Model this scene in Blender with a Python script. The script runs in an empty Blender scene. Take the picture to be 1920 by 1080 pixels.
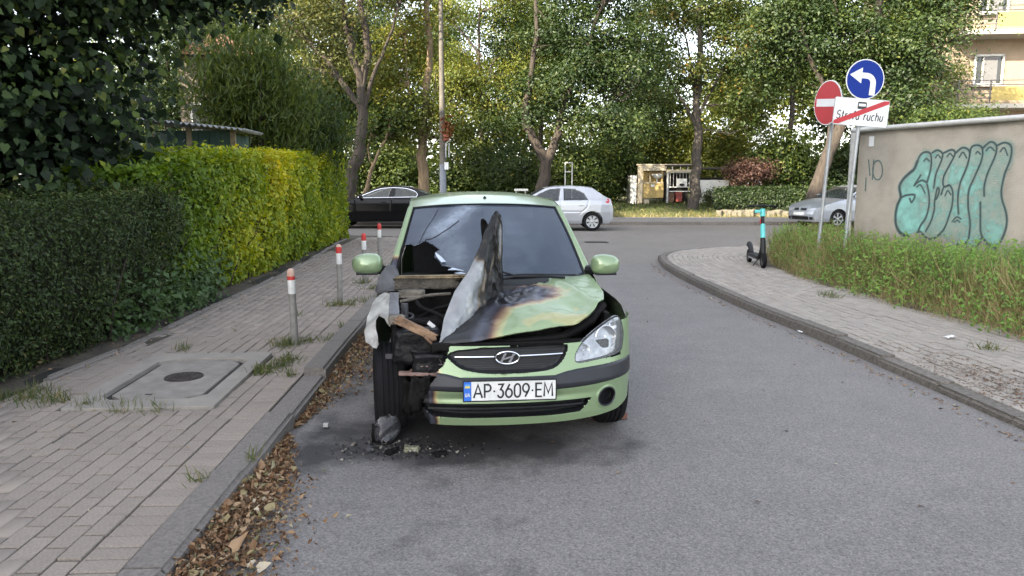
import bpy, bmesh, math, random
import numpy as np
from mathutils import Vector, Matrix
S = bpy.context.scene
COL = S.collection
random.seed(11)
R = math.radians
PI = math.pi

# ------------------------------------------------------------------ camera
cam_d = bpy.data.cameras.new('camera')
cam = bpy.data.objects.new('camera', cam_d)
COL.objects.link(cam)
cam_d.sensor_width = 36.0
cam_d.lens = 26.25
cam_d.clip_start = 0.05
cam_d.clip_end = 2000
CAM_H = 1.6
PITCH = math.atan(200 / 1400)
cam.location = (0, 0, CAM_H)
cam.rotation_euler = (PI / 2 - PITCH, 0, 0)
S.camera = cam
# ------------------------------------------------------------------ sky and sun
SUN = Vector((0.62, 0.62, -0.45)).normalized()          # direction the light travels
SUN_EL = math.asin(-SUN.z)
SUN_AZ = math.atan2(-SUN.x, -SUN.y)                       # clockwise from +Y
world = bpy.data.worlds.new('World')
S.world = world
world.use_nodes = True
wn = world.node_tree
wn.nodes.clear()
sky = wn.nodes.new('ShaderNodeTexSky')
sky.sky_type = 'NISHITA'
sky.sun_disc = False
sky.sun_elevation = SUN_EL
sky.sun_rotation = SUN_AZ
sky.air_density = 1.0
sky.dust_density = 2.0
sky.ozone_density = 0.6
bg = wn.nodes.new('ShaderNodeBackground')
bg.inputs['Strength'].default_value = 0.15
wo = wn.nodes.new('ShaderNodeOutputWorld')
hsv = wn.nodes.new('ShaderNodeHueSaturation')
hsv.inputs['Saturation'].default_value = 0.42
wn.links.new(sky.outputs[0], hsv.inputs['Color'])
wn.links.new(hsv.outputs[0], bg.inputs['Color'])
wn.links.new(bg.outputs[0], wo.inputs['Surface'])
sun_d = bpy.data.lights.new('sun', 'SUN')
sun_d.energy = 4.0
sun_d.angle = R(0.5)
sun_d.color = (1.0, 0.88, 0.68)
sun = bpy.data.objects.new('sun', sun_d)
COL.objects.link(sun)
sun.rotation_euler = SUN.to_track_quat('-Z', 'Y').to_euler()
# ------------------------------------------------------------------ exposure
S.view_settings.view_transform = 'Standard'
S.view_settings.look = 'None'
S.view_settings.gamma = 1.0
S.view_settings.exposure = 2.4
S.view_settings.use_curve_mapping = False
S.render.engine = 'CYCLES'
S.cycles.max_bounces = 8
S.cycles.transparent_max_bounces = 16
S.cycles.use_denoising = True

# ------------------------------------------------------------------ helpers
def at(px, py, Y):
    """world point seen at a photograph pixel, at distance Y down the street"""
    c, s = math.cos(PITCH), math.sin(PITCH)
    x, y = (px - 960) / 1400, -(py - 540) / 1400
    d = (x, c + y * s, -s + y * c)
    t = Y / d[1]
    return Vector((d[0] * t, Y, CAM_H + d[2] * t))

def tag(o, label=None, cat=None, group=None, kind=None):
    if label: o['label'] = label
    if cat: o['category'] = cat
    if group: o['group'] = group
    if kind: o['kind'] = kind
    return o

def link(o, parent=None):
    COL.objects.link(o)
    if parent is not None: o.parent = parent
    return o

def thing(name, label, cat, loc=(0, 0, 0), rz=0.0, group=None):
    o = bpy.data.objects.new(name, None)
    o.empty_display_size = 0.2
    link(o)
    o.location = loc
    o.rotation_euler = (0, 0, rz)
    return tag(o, label, cat, group)

def copy_tree(o, parent=None):
    c = o.copy()
    link(c, parent)
    for ch in list(o.children):
        copy_tree(ch, c)
    return c

def fast(name, V, F, mat=None, parent=None, smooth=False, attrs=None, mi=None):
    """mesh object from numpy arrays (faces all of one size)"""
    V = np.asarray(V, dtype=np.float32); F = np.asarray(F, dtype=np.int32)
    me = bpy.data.meshes.new(name)
    me.vertices.add(len(V)); me.vertices.foreach_set('co', V.ravel())
    k = F.shape[1]
    me.loops.add(F.size); me.loops.foreach_set('vertex_index', F.ravel())
    me.polygons.add(len(F))
    me.polygons.foreach_set('loop_start', np.arange(0, F.size, k, dtype=np.int32))
    if smooth: me.polygons.foreach_set('use_smooth', np.ones(len(F), dtype=bool))
    mats = mat if isinstance(mat, (list, tuple)) else ([mat] if mat else [])
    for m in mats: me.materials.append(m)
    if mi is not None: me.polygons.foreach_set('material_index', np.asarray(mi, dtype=np.int32))
    me.update(calc_edges=True)
    for n, a in (attrs or {}).items():
        at_ = me.attributes.new(n, 'FLOAT', 'POINT')
        at_.data.foreach_set('value', np.asarray(a, dtype=np.float32))
    return link(bpy.data.objects.new(name, me), parent)

class MB:
    """collects simple shapes into one mesh"""
    def __init__(s): s.V = []; s.F = []
    def add(s, V, F):
        n = len(s.V)
        s.V += [tuple(v) for v in V]
        s.F += [tuple(i + n for i in f) for f in F]
        return s
    def box(s, c, d, rz=0.0, rx=0.0, ry=0.0, ch=0.0):
        x, y, z = d[0] / 2, d[1] / 2, d[2] / 2
        M = Matrix.Translation(c) @ Matrix.Rotation(rz, 4, 'Z') @ Matrix.Rotation(ry, 4, 'Y') @ Matrix.Rotation(rx, 4, 'X')
        if ch <= 0:
            P = [(-x, -y, -z), (x, -y, -z), (x, y, -z), (-x, y, -z), (-x, -y, z), (x, -y, z), (x, y, z), (-x, y, z)]
            F = [(0, 3, 2, 1), (4, 5, 6, 7), (0, 1, 5, 4), (1, 2, 6, 5), (2, 3, 7, 6), (3, 0, 4, 7)]
            return s.add([M @ Vector(p) for p in P], F)
        bm = bmesh.new()
        bmesh.ops.create_cube(bm, size=1.0)
        bmesh.ops.scale(bm, vec=d, verts=bm.verts)
        bmesh.ops.bevel(bm, geom=list(bm.edges), offset=ch, segments=2, affect='EDGES', profile=0.6)
        bm.verts.index_update()
        s.add([M @ v.co for v in bm.verts], [[v.index for v in f.verts] for f in bm.faces])
        bm.free()
        return s
    def tube(s, pts, r, n=8, cap=True):
        pts = [Vector(p) for p in pts]
        rr = r if isinstance(r, (list, tuple)) else [r] * len(pts)
        rings = []
        up = Vector((0, 0, 1))
        prev = None
        for i, p in enumerate(pts):
            t = (pts[min(i + 1, len(pts) - 1)] - pts[max(i - 1, 0)])
            t = t.normalized() if t.length > 1e-9 else Vector((0, 0, 1))
            if prev is None:
                a = t.cross(up if abs(t.dot(up)) < 0.9 else Vector((1, 0, 0))).normalized()
            else:
                a = (prev - t * prev.dot(t)); a = a.normalized() if a.length > 1e-6 else t.orthogonal().normalized()
            prev = a
            b = t.cross(a)
            rings.append([p + (a * math.cos(2 * PI * k / n) + b * math.sin(2 * PI * k / n)) * rr[i] for k in range(n)])
        V = [v for ring in rings for v in ring]; F = []
        for i in range(len(pts) - 1):
            for k in range(n):
                F.append((i * n + k, i * n + (k + 1) % n, (i + 1) * n + (k + 1) % n, (i + 1) * n + k))
        if cap:
            F.append(tuple(range(n - 1, -1, -1))); F.append(tuple((len(pts) - 1) * n + k for k in range(n)))
        return s.add(V, F)
    def lathe(s, prof, M=None, n=24):
        """prof: (radius, height) along local z; M places it"""
        M = M or Matrix()
        V = []; F = []
        for (r_, h) in prof:
            for k in range(n):
                a = 2 * PI * k / n
                V.append(M @ Vector((r_ * math.cos(a), r_ * math.sin(a), h)))
        for i in range(len(prof) - 1):
            for k in range(n):
                F.append((i * n + k, i * n + (k + 1) % n, (i + 1) * n + (k + 1) % n, (i + 1) * n + k))
        return s.add(V, F)
    def prism(s, poly, h, M=None):
        """flat outline in local xy, thickened by h along local z"""
        M = M or Matrix(); n = len(poly)
        V = [M @ Vector((p[0], p[1], 0)) for p in poly] + [M @ Vector((p[0], p[1], h)) for p in poly]
        F = [tuple(range(n - 1, -1, -1)), tuple(range(n, 2 * n))]
        F += [(i, (i + 1) % n, n + (i + 1) % n, n + i) for i in range(n)]
        return s.add(V, F)
    def grid(s, P, flip=False):
        P = np.asarray(P); a, b = P.shape[:2]
        F = []
        for i in range(a - 1):
            for j in range(b - 1):
                f = (i * b + j, (i + 1) * b + j, (i + 1) * b + j + 1, i * b + j + 1)
                F.append(f[::-1] if flip else f)
        return s.add(P.reshape(-1, 3).tolist(), F)
    def build(s, name, mat, parent=None, smooth=False, bevel=0.0, loc=None):
        me = bpy.data.meshes.new(name)
        me.from_pydata(s.V, [], s.F)
        if mat: me.materials.append(mat)
        if smooth:
            me.polygons.foreach_set('use_smooth', np.ones(len(me.polygons), dtype=bool))
            try: me.set_sharp_from_angle(angle=R(40))
            except Exception: pass
        me.update()
        o = link(bpy.data.objects.new(name, me), parent)
        if bevel > 0:
            b = o.modifiers.new('edge', 'BEVEL'); b.width = bevel; b.segments = 2; b.limit_method = 'ANGLE'
        if loc is not None: o.location = loc
        return o

def nz(P, scale, seed=0, octv=3):
    """cheap smooth value noise in numpy, about -1..1"""
    P = np.asarray(P, dtype=np.float64) * scale
    out = np.zeros(len(P)); amp = 1.0; tot = 0
    for o in range(octv):
        Q = P * (2 ** o) + 37.7 * (seed + o)
        I = np.floor(Q).astype(np.int64); f = Q - I; f = f * f * (3 - 2 * f)
        acc = np.zeros(len(P))
        for dx in (0, 1):
            for dy in (0, 1):
                for dz in (0, 1):
                    h = (I[:, 0] + dx) * 374761393 + (I[:, 1] + dy) * 668265263 + (I[:, 2] + dz) * 2147483647 + seed * 974711
                    h = (h ^ (h >> 13)) * 1274126177
                    h = ((h ^ (h >> 16)) & 0xffff) / 65535.0 * 2 - 1
                    w = (f[:, 0] if dx else 1 - f[:, 0]) * (f[:, 1] if dy else 1 - f[:, 1]) * (f[:, 2] if dz else 1 - f[:, 2])
                    acc += h * w
        out += acc * amp; tot += amp; amp *= 0.5
    return out / tot

# ------------------------------------------------------------------ materials
MATS = {}
def M(name, col, rough=0.6, metal=0.0, col2=None, scale=6.0, bump=0.0, bscale=60.0, coat=0.0, spec=0.5, rnd=0.0,
      stretch=(1, 1, 1), attr=None, ramp=None, detail=5.0, alpha=None, rough2=None):
    """procedural Principled: two colours mixed by noise, grain bump, optional per-object variation or attribute ramp"""
    if name in MATS: return MATS[name]
    m = bpy.data.materials.new(name); m.use_nodes = True
    nt = m.node_tree; N = nt.nodes; L = nt.links
    b = N['Principled BSDF']
    b.inputs['Roughness'].default_value = rough
    b.inputs['Metallic'].default_value = metal
    b.inputs['Coat Weight'].default_value = coat
    b.inputs['Coat Roughness'].default_value = 0.06
    b.inputs['Specular IOR Level'].default_value = spec
    tc = N.new('ShaderNodeTexCoord'); mp = N.new('ShaderNodeMapping')
    mp.inputs['Scale'].default_value = stretch
    L.new(tc.outputs['Object'], mp.inputs['Vector'])
    no = N.new('ShaderNodeTexNoise'); no.inputs['Scale'].default_value = scale; no.inputs['Detail'].default_value = detail
    no.inputs['Roughness'].default_value = 0.6
    L.new(mp.outputs[0], no.inputs['Vector'])
    fac = no.outputs['Fac']
    if attr:
        an = N.new('ShaderNodeAttribute'); an.attribute_name = attr
        ad = N.new('ShaderNodeMath'); ad.operation = 'MULTIPLY_ADD'
        ad.inputs[1].default_value = 0.12; L.new(fac, ad.inputs[0])
        sb = N.new('ShaderNodeMath'); sb.operation = 'SUBTRACT'; L.new(an.outputs['Fac'], sb.inputs[0]); sb.inputs[1].default_value = 0.06
        L.new(sb.outputs[0], ad.inputs[2]); fac = ad.outputs[0]
    cr = N.new('ShaderNodeValToRGB')
    if ramp:
        els = cr.color_ramp.elements
        while len(els) < len(ramp): els.new(0.5)
        for e, (p, c) in zip(els, ramp): e.position = p; e.color = (*c, 1)
    else:
        c2 = col2 if col2 is not None else tuple(x * 0.8 for x in col)
        cr.color_ramp.elements[0].position = 0.3; cr.color_ramp.elements[0].color = (*c2, 1)
        cr.color_ramp.elements[1].position = 0.7; cr.color_ramp.elements[1].color = (*col, 1)
    L.new(fac, cr.inputs[0])
    out = cr.outputs[0]
    if rnd:
        oi = N.new('ShaderNodeObjectInfo')
        mr = N.new('ShaderNodeMapRange'); mr.inputs[3].default_value = 1 - rnd; mr.inputs[4].default_value = 1 + rnd
        L.new(oi.outputs['Random'], mr.inputs[0])
        hs = N.new('ShaderNodeHueSaturation'); L.new(mr.outputs[0], hs.inputs['Value']); L.new(out, hs.inputs['Color']); out = hs.outputs[0]
    L.new(out, b.inputs['Base Color'])
    if bump:
        n2 = N.new('ShaderNodeTexNoise'); n2.inputs['Scale'].default_value = bscale; n2.inputs['Detail'].default_value = 4
        L.new(mp.outputs[0], n2.inputs['Vector'])
        bp = N.new('ShaderNodeBump'); bp.inputs['Strength'].default_value = bump; bp.inputs['Distance'].default_value = 0.02
        L.new(n2.outputs['Fac'], bp.inputs['Height']); L.new(bp.outputs[0], b.inputs['Normal'])
    if rough2 is not None:
        mr2 = N.new('ShaderNodeMapRange'); mr2.inputs[3].default_value = rough; mr2.inputs[4].default_value = rough2
        L.new(no.outputs['Fac'], mr2.inputs[0]); L.new(mr2.outputs[0], b.inputs['Roughness'])
    if alpha is not None:
        b.inputs['Alpha'].default_value = alpha
    MATS[name] = m
    return m

def leafmat(name, ramp, trans=0.35, rough=0.5, spec=0.35):
    """leaves: colour by the mesh's tint attribute, light passing through"""
    if name in MATS: return MATS[name]
    m = bpy.data.materials.new(name); m.use_nodes = True
    nt = m.node_tree; N = nt.nodes; L = nt.links
    b = N['Principled BSDF']; out = N['Material Output']
    b.inputs['Roughness'].default_value = rough; b.inputs['Specular IOR Level'].default_value = spec
    an = N.new('ShaderNodeAttribute'); an.attribute_name = 'tint'
    cr = N.new('ShaderNodeValToRGB'); els = cr.color_ramp.elements
    while len(els) < len(ramp): els.new(0.5)
    for e, (p, c) in zip(els, ramp): e.position = p; e.color = (*c, 1)
    L.new(an.outputs['Fac'], cr.inputs[0])
    L.new(cr.outputs[0], b.inputs['Base Color'])
    t = N.new('ShaderNodeBsdfTranslucent')
    hs = N.new('ShaderNodeHueSaturation'); hs.inputs['Value'].default_value = 1.5; hs.inputs['Saturation'].default_value = 1.1
    hs.inputs['Hue'].default_value = 0.485
    L.new(cr.outputs[0], hs.inputs['Color']); L.new(hs.outputs[0], t.inputs['Color'])
    mx = N.new('ShaderNodeMixShader'); mx.inputs[0].default_value = trans
    L.new(b.outputs[0], mx.inputs[1]); L.new(t.outputs[0], mx.inputs[2]); L.new(mx.outputs[0], out.inputs['Surface'])
    MATS[name] = m
    return m

def glassmat(name, tint=(0.03, 0.035, 0.04), alpha=0.75, rough=0.04):
    if name in MATS: return MATS[name]
    m = M(name, tint, rough, spec=0.8, col2=tint)
    m.node_tree.nodes['Principled BSDF'].inputs['Alpha'].default_value = alpha
    return m

# ------------------------------------------------------------------ leaf clouds
def leaves(P, Nn, size, rs, shape='diamond', width=0.55, fold=0.12, tint=None, up=None):
    """one small leaf at each point P facing roughly Nn -> V, F, tint"""
    n = len(P)
    Nn = Nn / (np.linalg.norm(Nn, axis=1, keepdims=True) + 1e-9)
    T = rs.normal(size=(n, 3))
    if up is not None: T = T * 0.6 + np.asarray(up)
    T -= Nn * np.sum(T * Nn, axis=1, keepdims=True)
    T /= (np.linalg.norm(T, axis=1, keepdims=True) + 1e-9)
    Bn = np.cross(Nn, T)
    s = np.asarray(size).reshape(-1, 1) * np.ones((n, 1))
    if shape == 'diamond':
        tmpl = [(0, 0, 0), (0.42, width / 2, fold), (1, 0, -fold), (0.42, -width / 2, fold)]
        faces = [(0, 1, 2), (0, 2, 3)]
    elif shape == 'heart':
        tmpl = [(0, 0, 0), (-0.10, 0.22, 0.03), (0.18, 0.46, 0.10), (0.60, 0.30, 0.06), (1.05, 0, -0.12), (0.60, -0.30, 0.06), (0.18, -0.46, 0.10), (-0.10, -0.22, 0.03), (0.5, 0, -0.02)]
        faces = [(0, 8, 1), (1, 8, 2), (2, 8, 3), (3, 8, 4), (4, 8, 5), (5, 8, 6), (6, 8, 7), (7, 8, 0)]
    else:  # blade of grass
        tmpl = [(0, width / 2, 0), (0, -width / 2, 0), (0.6, width / 3, 0.08), (0.6, -width / 3, 0.08), (1, 0, 0.3)]
        faces = [(0, 1, 3), (0, 3, 2), (2, 3, 4)]
    k = len(tmpl)
    V = np.zeros((n, k, 3))
    for j, (a, b_, c_) in enumerate(tmpl):
        V[:, j] = P + s * (a * T + b_ * Bn + c_ * Nn)
    F = (np.arange(n)[:, None, None] * k + np.array(faces)[None]).reshape(-1, 3)
    tt = np.repeat(tint if tint is not None else rs.random(n), k)
    return V.reshape(-1, 3), F, tt

def clumps(blobs, nclump, nleaf, sig, rs, shell=0.45, flat=0.6):
    """leaf points gathered in clumps through a set of ellipsoids"""
    w = np.array([b[1][0] * b[1][1] * b[1][2] for b in blobs]) ** 0.75; w /= w.sum()
    ix = rs.choice(len(blobs), nclump, p=w)
    C = np.array([b[0] for b in blobs])[ix]; Rr = np.array([b[1] for b in blobs])[ix]
    d = rs.normal(size=(nclump, 3)); d /= np.linalg.norm(d, axis=1, keepdims=True)
    rad = (shell + (1 - shell) * rs.random(nclump)) * (1 + 0.18 * rs.normal(size=nclump))
    cc = C + d * Rr * rad[:, None]
    ct = rs.random(nclump)
    csz = sig * (0.6 + 0.8 * rs.random(nclump))
    i2 = np.repeat(np.arange(nclump), nleaf)
    off = rs.normal(size=(len(i2), 3)) * csz[i2, None] * np.array([1, 1, flat])
    P = cc[i2] + off
    Nn = d[i2] * 0.5 + off / (csz[i2, None] + 1e-6) * 0.35 + np.array([0, 0, 0.7]) + rs.normal(size=(len(i2), 3)) * 0.55
    t = np.clip(ct[i2] * 0.6 + rs.random(len(i2)) * 0.4, 0, 1)
    return P, Nn, t, cc
# ================================================================== GROUND, ROADS, PAVEMENTS
def asphalt(name, c1, c2, stain=True):
    m = bpy.data.materials.new(name); m.use_nodes = True
    nt = m.node_tree; N = nt.nodes; L = nt.links; b = N['Principled BSDF']
    tc = N.new('ShaderNodeTexCoord')
    def noise(sc, det=4, ro=0.6):
        n = N.new('ShaderNodeTexNoise'); n.inputs['Scale'].default_value = sc; n.inputs['Detail'].default_value = det
        n.inputs['Roughness'].default_value = ro; L.new(tc.outputs['Object'], n.inputs['Vector']); return n
    big = noise(0.55, 5); mid = noise(3.2, 4); fine = noise(70, 3, 0.8)
    vo = N.new('ShaderNodeTexVoronoi'); vo.inputs['Scale'].default_value = 150; L.new(tc.outputs['Object'], vo.inputs['Vector'])
    r1 = N.new('ShaderNodeValToRGB'); r1.color_ramp.elements[0].position = 0.3; r1.color_ramp.elements[0].color = (*c2, 1)
    r1.color_ramp.elements[1].position = 0.72; r1.color_ramp.elements[1].color = (*c1, 1)
    ad = N.new('ShaderNodeMath'); ad.operation = 'MULTIPLY_ADD'; ad.inputs[1].default_value = 0.5
    L.new(mid.outputs['Fac'], ad.inputs[0])
    hf = N.new('ShaderNodeMath'); hf.operation = 'MULTIPLY'; hf.inputs[1].default_value = 0.5; L.new(big.outputs['Fac'], hf.inputs[0])
    L.new(hf.outputs[0], ad.inputs[2]); L.new(ad.outputs[0], r1.inputs[0])
    sp = N.new('ShaderNodeMapRange'); sp.inputs[1].default_value = 0.28; sp.inputs[2].default_value = 0.72
    sp.inputs[3].default_value = 0.55; sp.inputs[4].default_value = 1.45; L.new(fine.outputs['Fac'], sp.inputs[0])
    sv = N.new('ShaderNodeSeparateColor'); L.new(vo.outputs['Color'], sv.inputs[0])
    s2 = N.new('ShaderNodeMapRange'); s2.inputs[3].default_value = 0.78; s2.inputs[4].default_value = 1.22; L.new(sv.outputs[0], s2.inputs[0])
    mu = N.new('ShaderNodeMath'); mu.operation = 'MULTIPLY'; L.new(sp.outputs[0], mu.inputs[0]); L.new(s2.outputs[0], mu.inputs[1])
    hs = N.new('ShaderNodeHueSaturation'); L.new(r1.outputs[0], hs.inputs['Color']); L.new(mu.outputs[0], hs.inputs['Value'])
    out = hs.outputs[0]
    if stain:
        an = N.new('ShaderNodeAttribute'); an.attribute_name = 'stain'
        q = N.new('ShaderNodeMath'); q.operation = 'MULTIPLY_ADD'; L.new(mid.outputs['Fac'], q.inputs[0]); q.inputs[1].default_value = 2.2; q.inputs[2].default_value = -1.15
        a2 = N.new('ShaderNodeMath'); a2.operation = 'ADD'; L.new(q.outputs[0], a2.inputs[0]); L.new(an.outputs['Fac'], a2.inputs[1])
        cl = N.new('ShaderNodeMapRange'); cl.inputs[1].default_value = 0.2; cl.inputs[2].default_value = 0.9; cl.inputs[4].default_value = 0.85
        L.new(a2.outputs[0], cl.inputs[0])
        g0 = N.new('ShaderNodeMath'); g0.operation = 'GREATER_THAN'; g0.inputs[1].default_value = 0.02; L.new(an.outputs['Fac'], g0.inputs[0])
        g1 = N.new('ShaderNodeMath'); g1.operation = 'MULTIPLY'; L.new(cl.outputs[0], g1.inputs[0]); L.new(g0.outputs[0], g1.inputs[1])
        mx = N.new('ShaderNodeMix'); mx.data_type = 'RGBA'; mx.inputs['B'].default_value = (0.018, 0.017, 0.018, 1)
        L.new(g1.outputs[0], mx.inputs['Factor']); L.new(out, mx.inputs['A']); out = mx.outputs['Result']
    L.new(out, b.inputs['Base Color'])
    b.inputs['Roughness'].default_value = 0.78; b.inputs['Specular IOR Level'].default_value = 0.35
    bp = N.new('ShaderNodeBump'); bp.inputs['Strength'].default_value = 0.5; bp.inputs['Distance'].default_value = 0.006
    L.new(vo.outputs['Distance'], bp.inputs['Height']); L.new(bp.outputs[0], b.inputs['Normal'])
    return m

def sheet(name, x0, x1, y0, y1, step, zf, mat, attrs=None, keep=None, kind='structure', smooth=True):
    nx = max(2, int((x1 - x0) / step) + 1); ny = max(2, int((y1 - y0) / step) + 1)
    X, Y = np.meshgrid(np.linspace(x0, x1, nx), np.linspace(y0, y1, ny), indexing='ij')
    P = np.stack([X, Y, np.zeros_like(X)], -1).reshape(-1, 3)
    P[:, 2] = zf(P) if callable(zf) else zf
    idx = np.arange(nx * ny).reshape(nx, ny)
    F = np.stack([idx[:-1, :-1], idx[1:, :-1], idx[1:, 1:], idx[:-1, 1:]], -1).reshape(-1, 4)
    if keep is not None:
        F = F[keep(P[F].mean(axis=1))]
    A = {k: f(P) for k, f in (attrs or {}).items()}
    o = fast(name, P, F, mat, smooth=smooth, attrs=A)
    return tag(o, kind=kind)

mat_soil = M('soil', (0.085, 0.070, 0.050), 0.95, col2=(0.035, 0.030, 0.022), scale=7, bump=0.8, bscale=35)
mat_grass = M('grass_ground', (0.075, 0.095, 0.026), 0.95, col2=(0.10, 0.082, 0.045), scale=1.3, bump=0.7, bscale=25)
tag(sheet('ground', -160, 160, -60, 260, 8, -0.03, M('wood_floor', (0.045, 0.05, 0.02), 0.95, col2=(0.03, 0.03, 0.018), scale=2)), kind='structure')

def stain(P):
    x, y = P[:, 0], P[:, 1]
    def blob(cx, cy, rx, ry): return np.exp(-(((x - cx) / rx) ** 2 + ((y - cy) / ry) ** 2))
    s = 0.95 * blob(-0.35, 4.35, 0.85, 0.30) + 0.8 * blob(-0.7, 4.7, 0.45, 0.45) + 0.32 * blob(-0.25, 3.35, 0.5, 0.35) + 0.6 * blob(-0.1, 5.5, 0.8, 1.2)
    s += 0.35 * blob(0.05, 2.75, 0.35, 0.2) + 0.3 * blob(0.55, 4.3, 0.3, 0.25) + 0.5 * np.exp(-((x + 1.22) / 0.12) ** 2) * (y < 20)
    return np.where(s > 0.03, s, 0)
mat_road = asphalt('asphalt', (0.178, 0.166, 0.158), (0.130, 0.122, 0.118))
sheet('road', -2.2, 5.0, -5, 14.6, 0.12, lambda P: 0.004 * nz(P, 0.6, 3) - 0.004, mat_road, {'stain': stain})
mat_road2 = asphalt('asphalt_worn', (0.185, 0.168, 0.150), (0.135, 0.122, 0.110), stain=False)
sheet('cross_road', -60, 60, 13.9, 27.9, 1.0, -0.012, mat_road2)

# ---- left pavement: frame of the kerb line
KANG = math.atan(0.041)
KO = Vector((-1.52, 2.71, 0))
def kloc(o, y, z=0.0):
    """point o metres in from the kerb, y metres along it"""
    return KO + Vector((math.cos(KANG) * -o - math.sin(KANG) * y, -math.sin(KANG) * o + math.cos(KANG) * y, z))

PL, PW, PH = 0.2, 0.1, 0.06
def paver_arr(l, w, h, c=0.0025):
    x, y = l / 2 - 0.0066, w / 2 - 0.0042
    V = [(-x, -y, -h), (x, -y, -h), (x, y, -h), (-x, y, -h), (-x, -y, -c), (x, -y, -c), (x, y, -c), (-x, y, -c),
         (-x + c, -y + c, 0), (x - c, -y + c, 0), (x - c, y - c, 0), (-x + c, y - c, 0)]
    F = [(0, 1, 5, 4), (1, 2, 6, 5), (2, 3, 7, 6), (3, 0, 4, 7), (4, 5, 9, 8), (5, 6, 10, 9), (6, 7, 11, 10), (7, 4, 8, 11), (8, 9, 10, 11)]
    return np.array(V), np.array(F)
PV, PF = paver_arr(PL, PW, PH)

def paver_mats(tag_, c1, c2, rnd):
    near = M('paver_' + tag_, tuple(x * 1.12 for x in c1), 0.9, col2=tuple(x * .88 for x in c2), scale=75, bump=0.5, bscale=260, rnd=rnd, detail=8)
    far = M('paver_far_' + tag_, c1, 0.9, col2=c2, scale=9, bump=0.4, bscale=260, attr='tint', ramp=[(0.0, tuple(x * (1 - rnd) for x in c2)), (1.0, tuple(x * (1 + rnd) for x in c1))])
    return near, far

def lay_pavers(root, spots, near_mat, far_mat, nobj=300):
    """spots: (world x, y, z, rz); the ones that show largest become objects"""
    me = bpy.data.meshes.new('paver'); me.from_pydata(PV.tolist(), [], PF.tolist()); me.materials.append(near_mat); me.update()
    def key(s):
        p = s[:2]
        inview = abs(p[0]) / max(p[1], 0.1) < 0.70 and p[1] > 2.4
        return (0 if inview else 1, p[0] ** 2 + p[1] ** 2)
    spots = sorted(spots, key=key)
    inv = root.matrix_world.inverted() if root.parent else (Matrix.Translation(root.location) @ root.rotation_euler.to_matrix().to_4x4()).inverted()
    for i, s in enumerate(spots[:nobj]):
        o = bpy.data.objects.new('paver', me); link(o, root)
        o.location = inv @ Vector(s[:3])
        o.rotation_euler = (random.gauss(0, 0.006), random.gauss(0, 0.006), s[3] - root.rotation_euler.z + random.gauss(0, 0.006)); o.scale = (s[4], 1, 1)
    rest = spots[nobj:]
    if rest:
        A = np.array(rest); n = len(A); c, s_ = np.cos(A[:, 3]), np.sin(A[:, 3])
        V = np.zeros((n, 12, 3)); sx = A[:, 4][:, None]
        V[..., 0] = A[:, None, 0] + PV[None, :, 0] * sx * c[:, None] - PV[None, :, 1] * s_[:, None]
        V[..., 1] = A[:, None, 1] + PV[None, :, 0] * sx * s_[:, None] + PV[None, :, 1] * c[:, None]
        V[..., 2] = A[:, None, 2] + PV[None, :, 2]
        F = (np.arange(n)[:, None, None] * 12 + PF[None]).reshape(-1, 4)
        rs = np.random.default_rng(5)
        V = V.reshape(-1, 3)
        W = np.array(inv)
        V = V @ W[:3, :3].T + W[:3, 3]
        o = fast('paver_field', V, F, far_mat, root, attrs={'tint': np.repeat(0.2 + 0.6 * rs.random(n), 12)})
        tag(o, kind='stuff')

pave_l = thing('pavement', None, None, KO, KANG); tag(pave_l, kind='structure')
mat_sand = M('joint_sand', (0.018, 0.016, 0.013), 0.95, col2=(0.010, 0.011, 0.007), scale=8, bump=0.4)
mb = MB(); mb.box((-1.05, 7.0, 0.0), (2.1, 22, 0.172)); mb.build('bedding', mat_sand, pave_l)
CH0, CH1, CY0, CY1 = 0.405, 1.395, 2.105, 3.695       # inspection chamber in kerb coordinates (o, y)
spots = []
def off_chamber(o, y, m=0.02): return not (CH0 - m < o < CH1 + m and CY0 - m < y < CY1 + m)
for i in range(-10, 170):
    y = i * 0.1 + 0.05
    if off_chamber(0.1, y, 0.0):
        p = kloc(0.1, y, 0.1 + random.gauss(0, 0.0015)); spots.append((p.x, p.y, p.z, KANG, 1.0))
for k in range(0, 17):
    o = 0.25 + 0.1 * k
    for i in range(-6, 88):
        y = i * 0.2 + (0.1 if k % 2 else 0.0)
        hit = CH0 - .04 < o < CH1 + .04
        for y_, l_ in (((y, 1.0),) if not (hit and CY0 - .11 < y < CY1 + .11) else tuple((yy, .5) for yy in (y - .05, y + .05) if not (CY0 - .04 < yy < CY1 + .04))):
            sink = 0.006 * math.sin(o * 3 + y_ * 1.3)
            if o < 0.7 and 3.7 < y_ < 4.4: sink -= random.random() * 0.012
            p = kloc(o, y_, 0.1 + random.gauss(0, 0.0022) + sink); spots.append((p.x, p.y, p.z, KANG + PI / 2 + random.gauss(0, 0.004), l_))
pm_n, pm_f = paver_mats('grey', (0.275, 0.232, 0.196), (0.200, 0.171, 0.148), 0.07)
lay_pavers(pave_l, spots, pm_n, pm_f)

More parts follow.
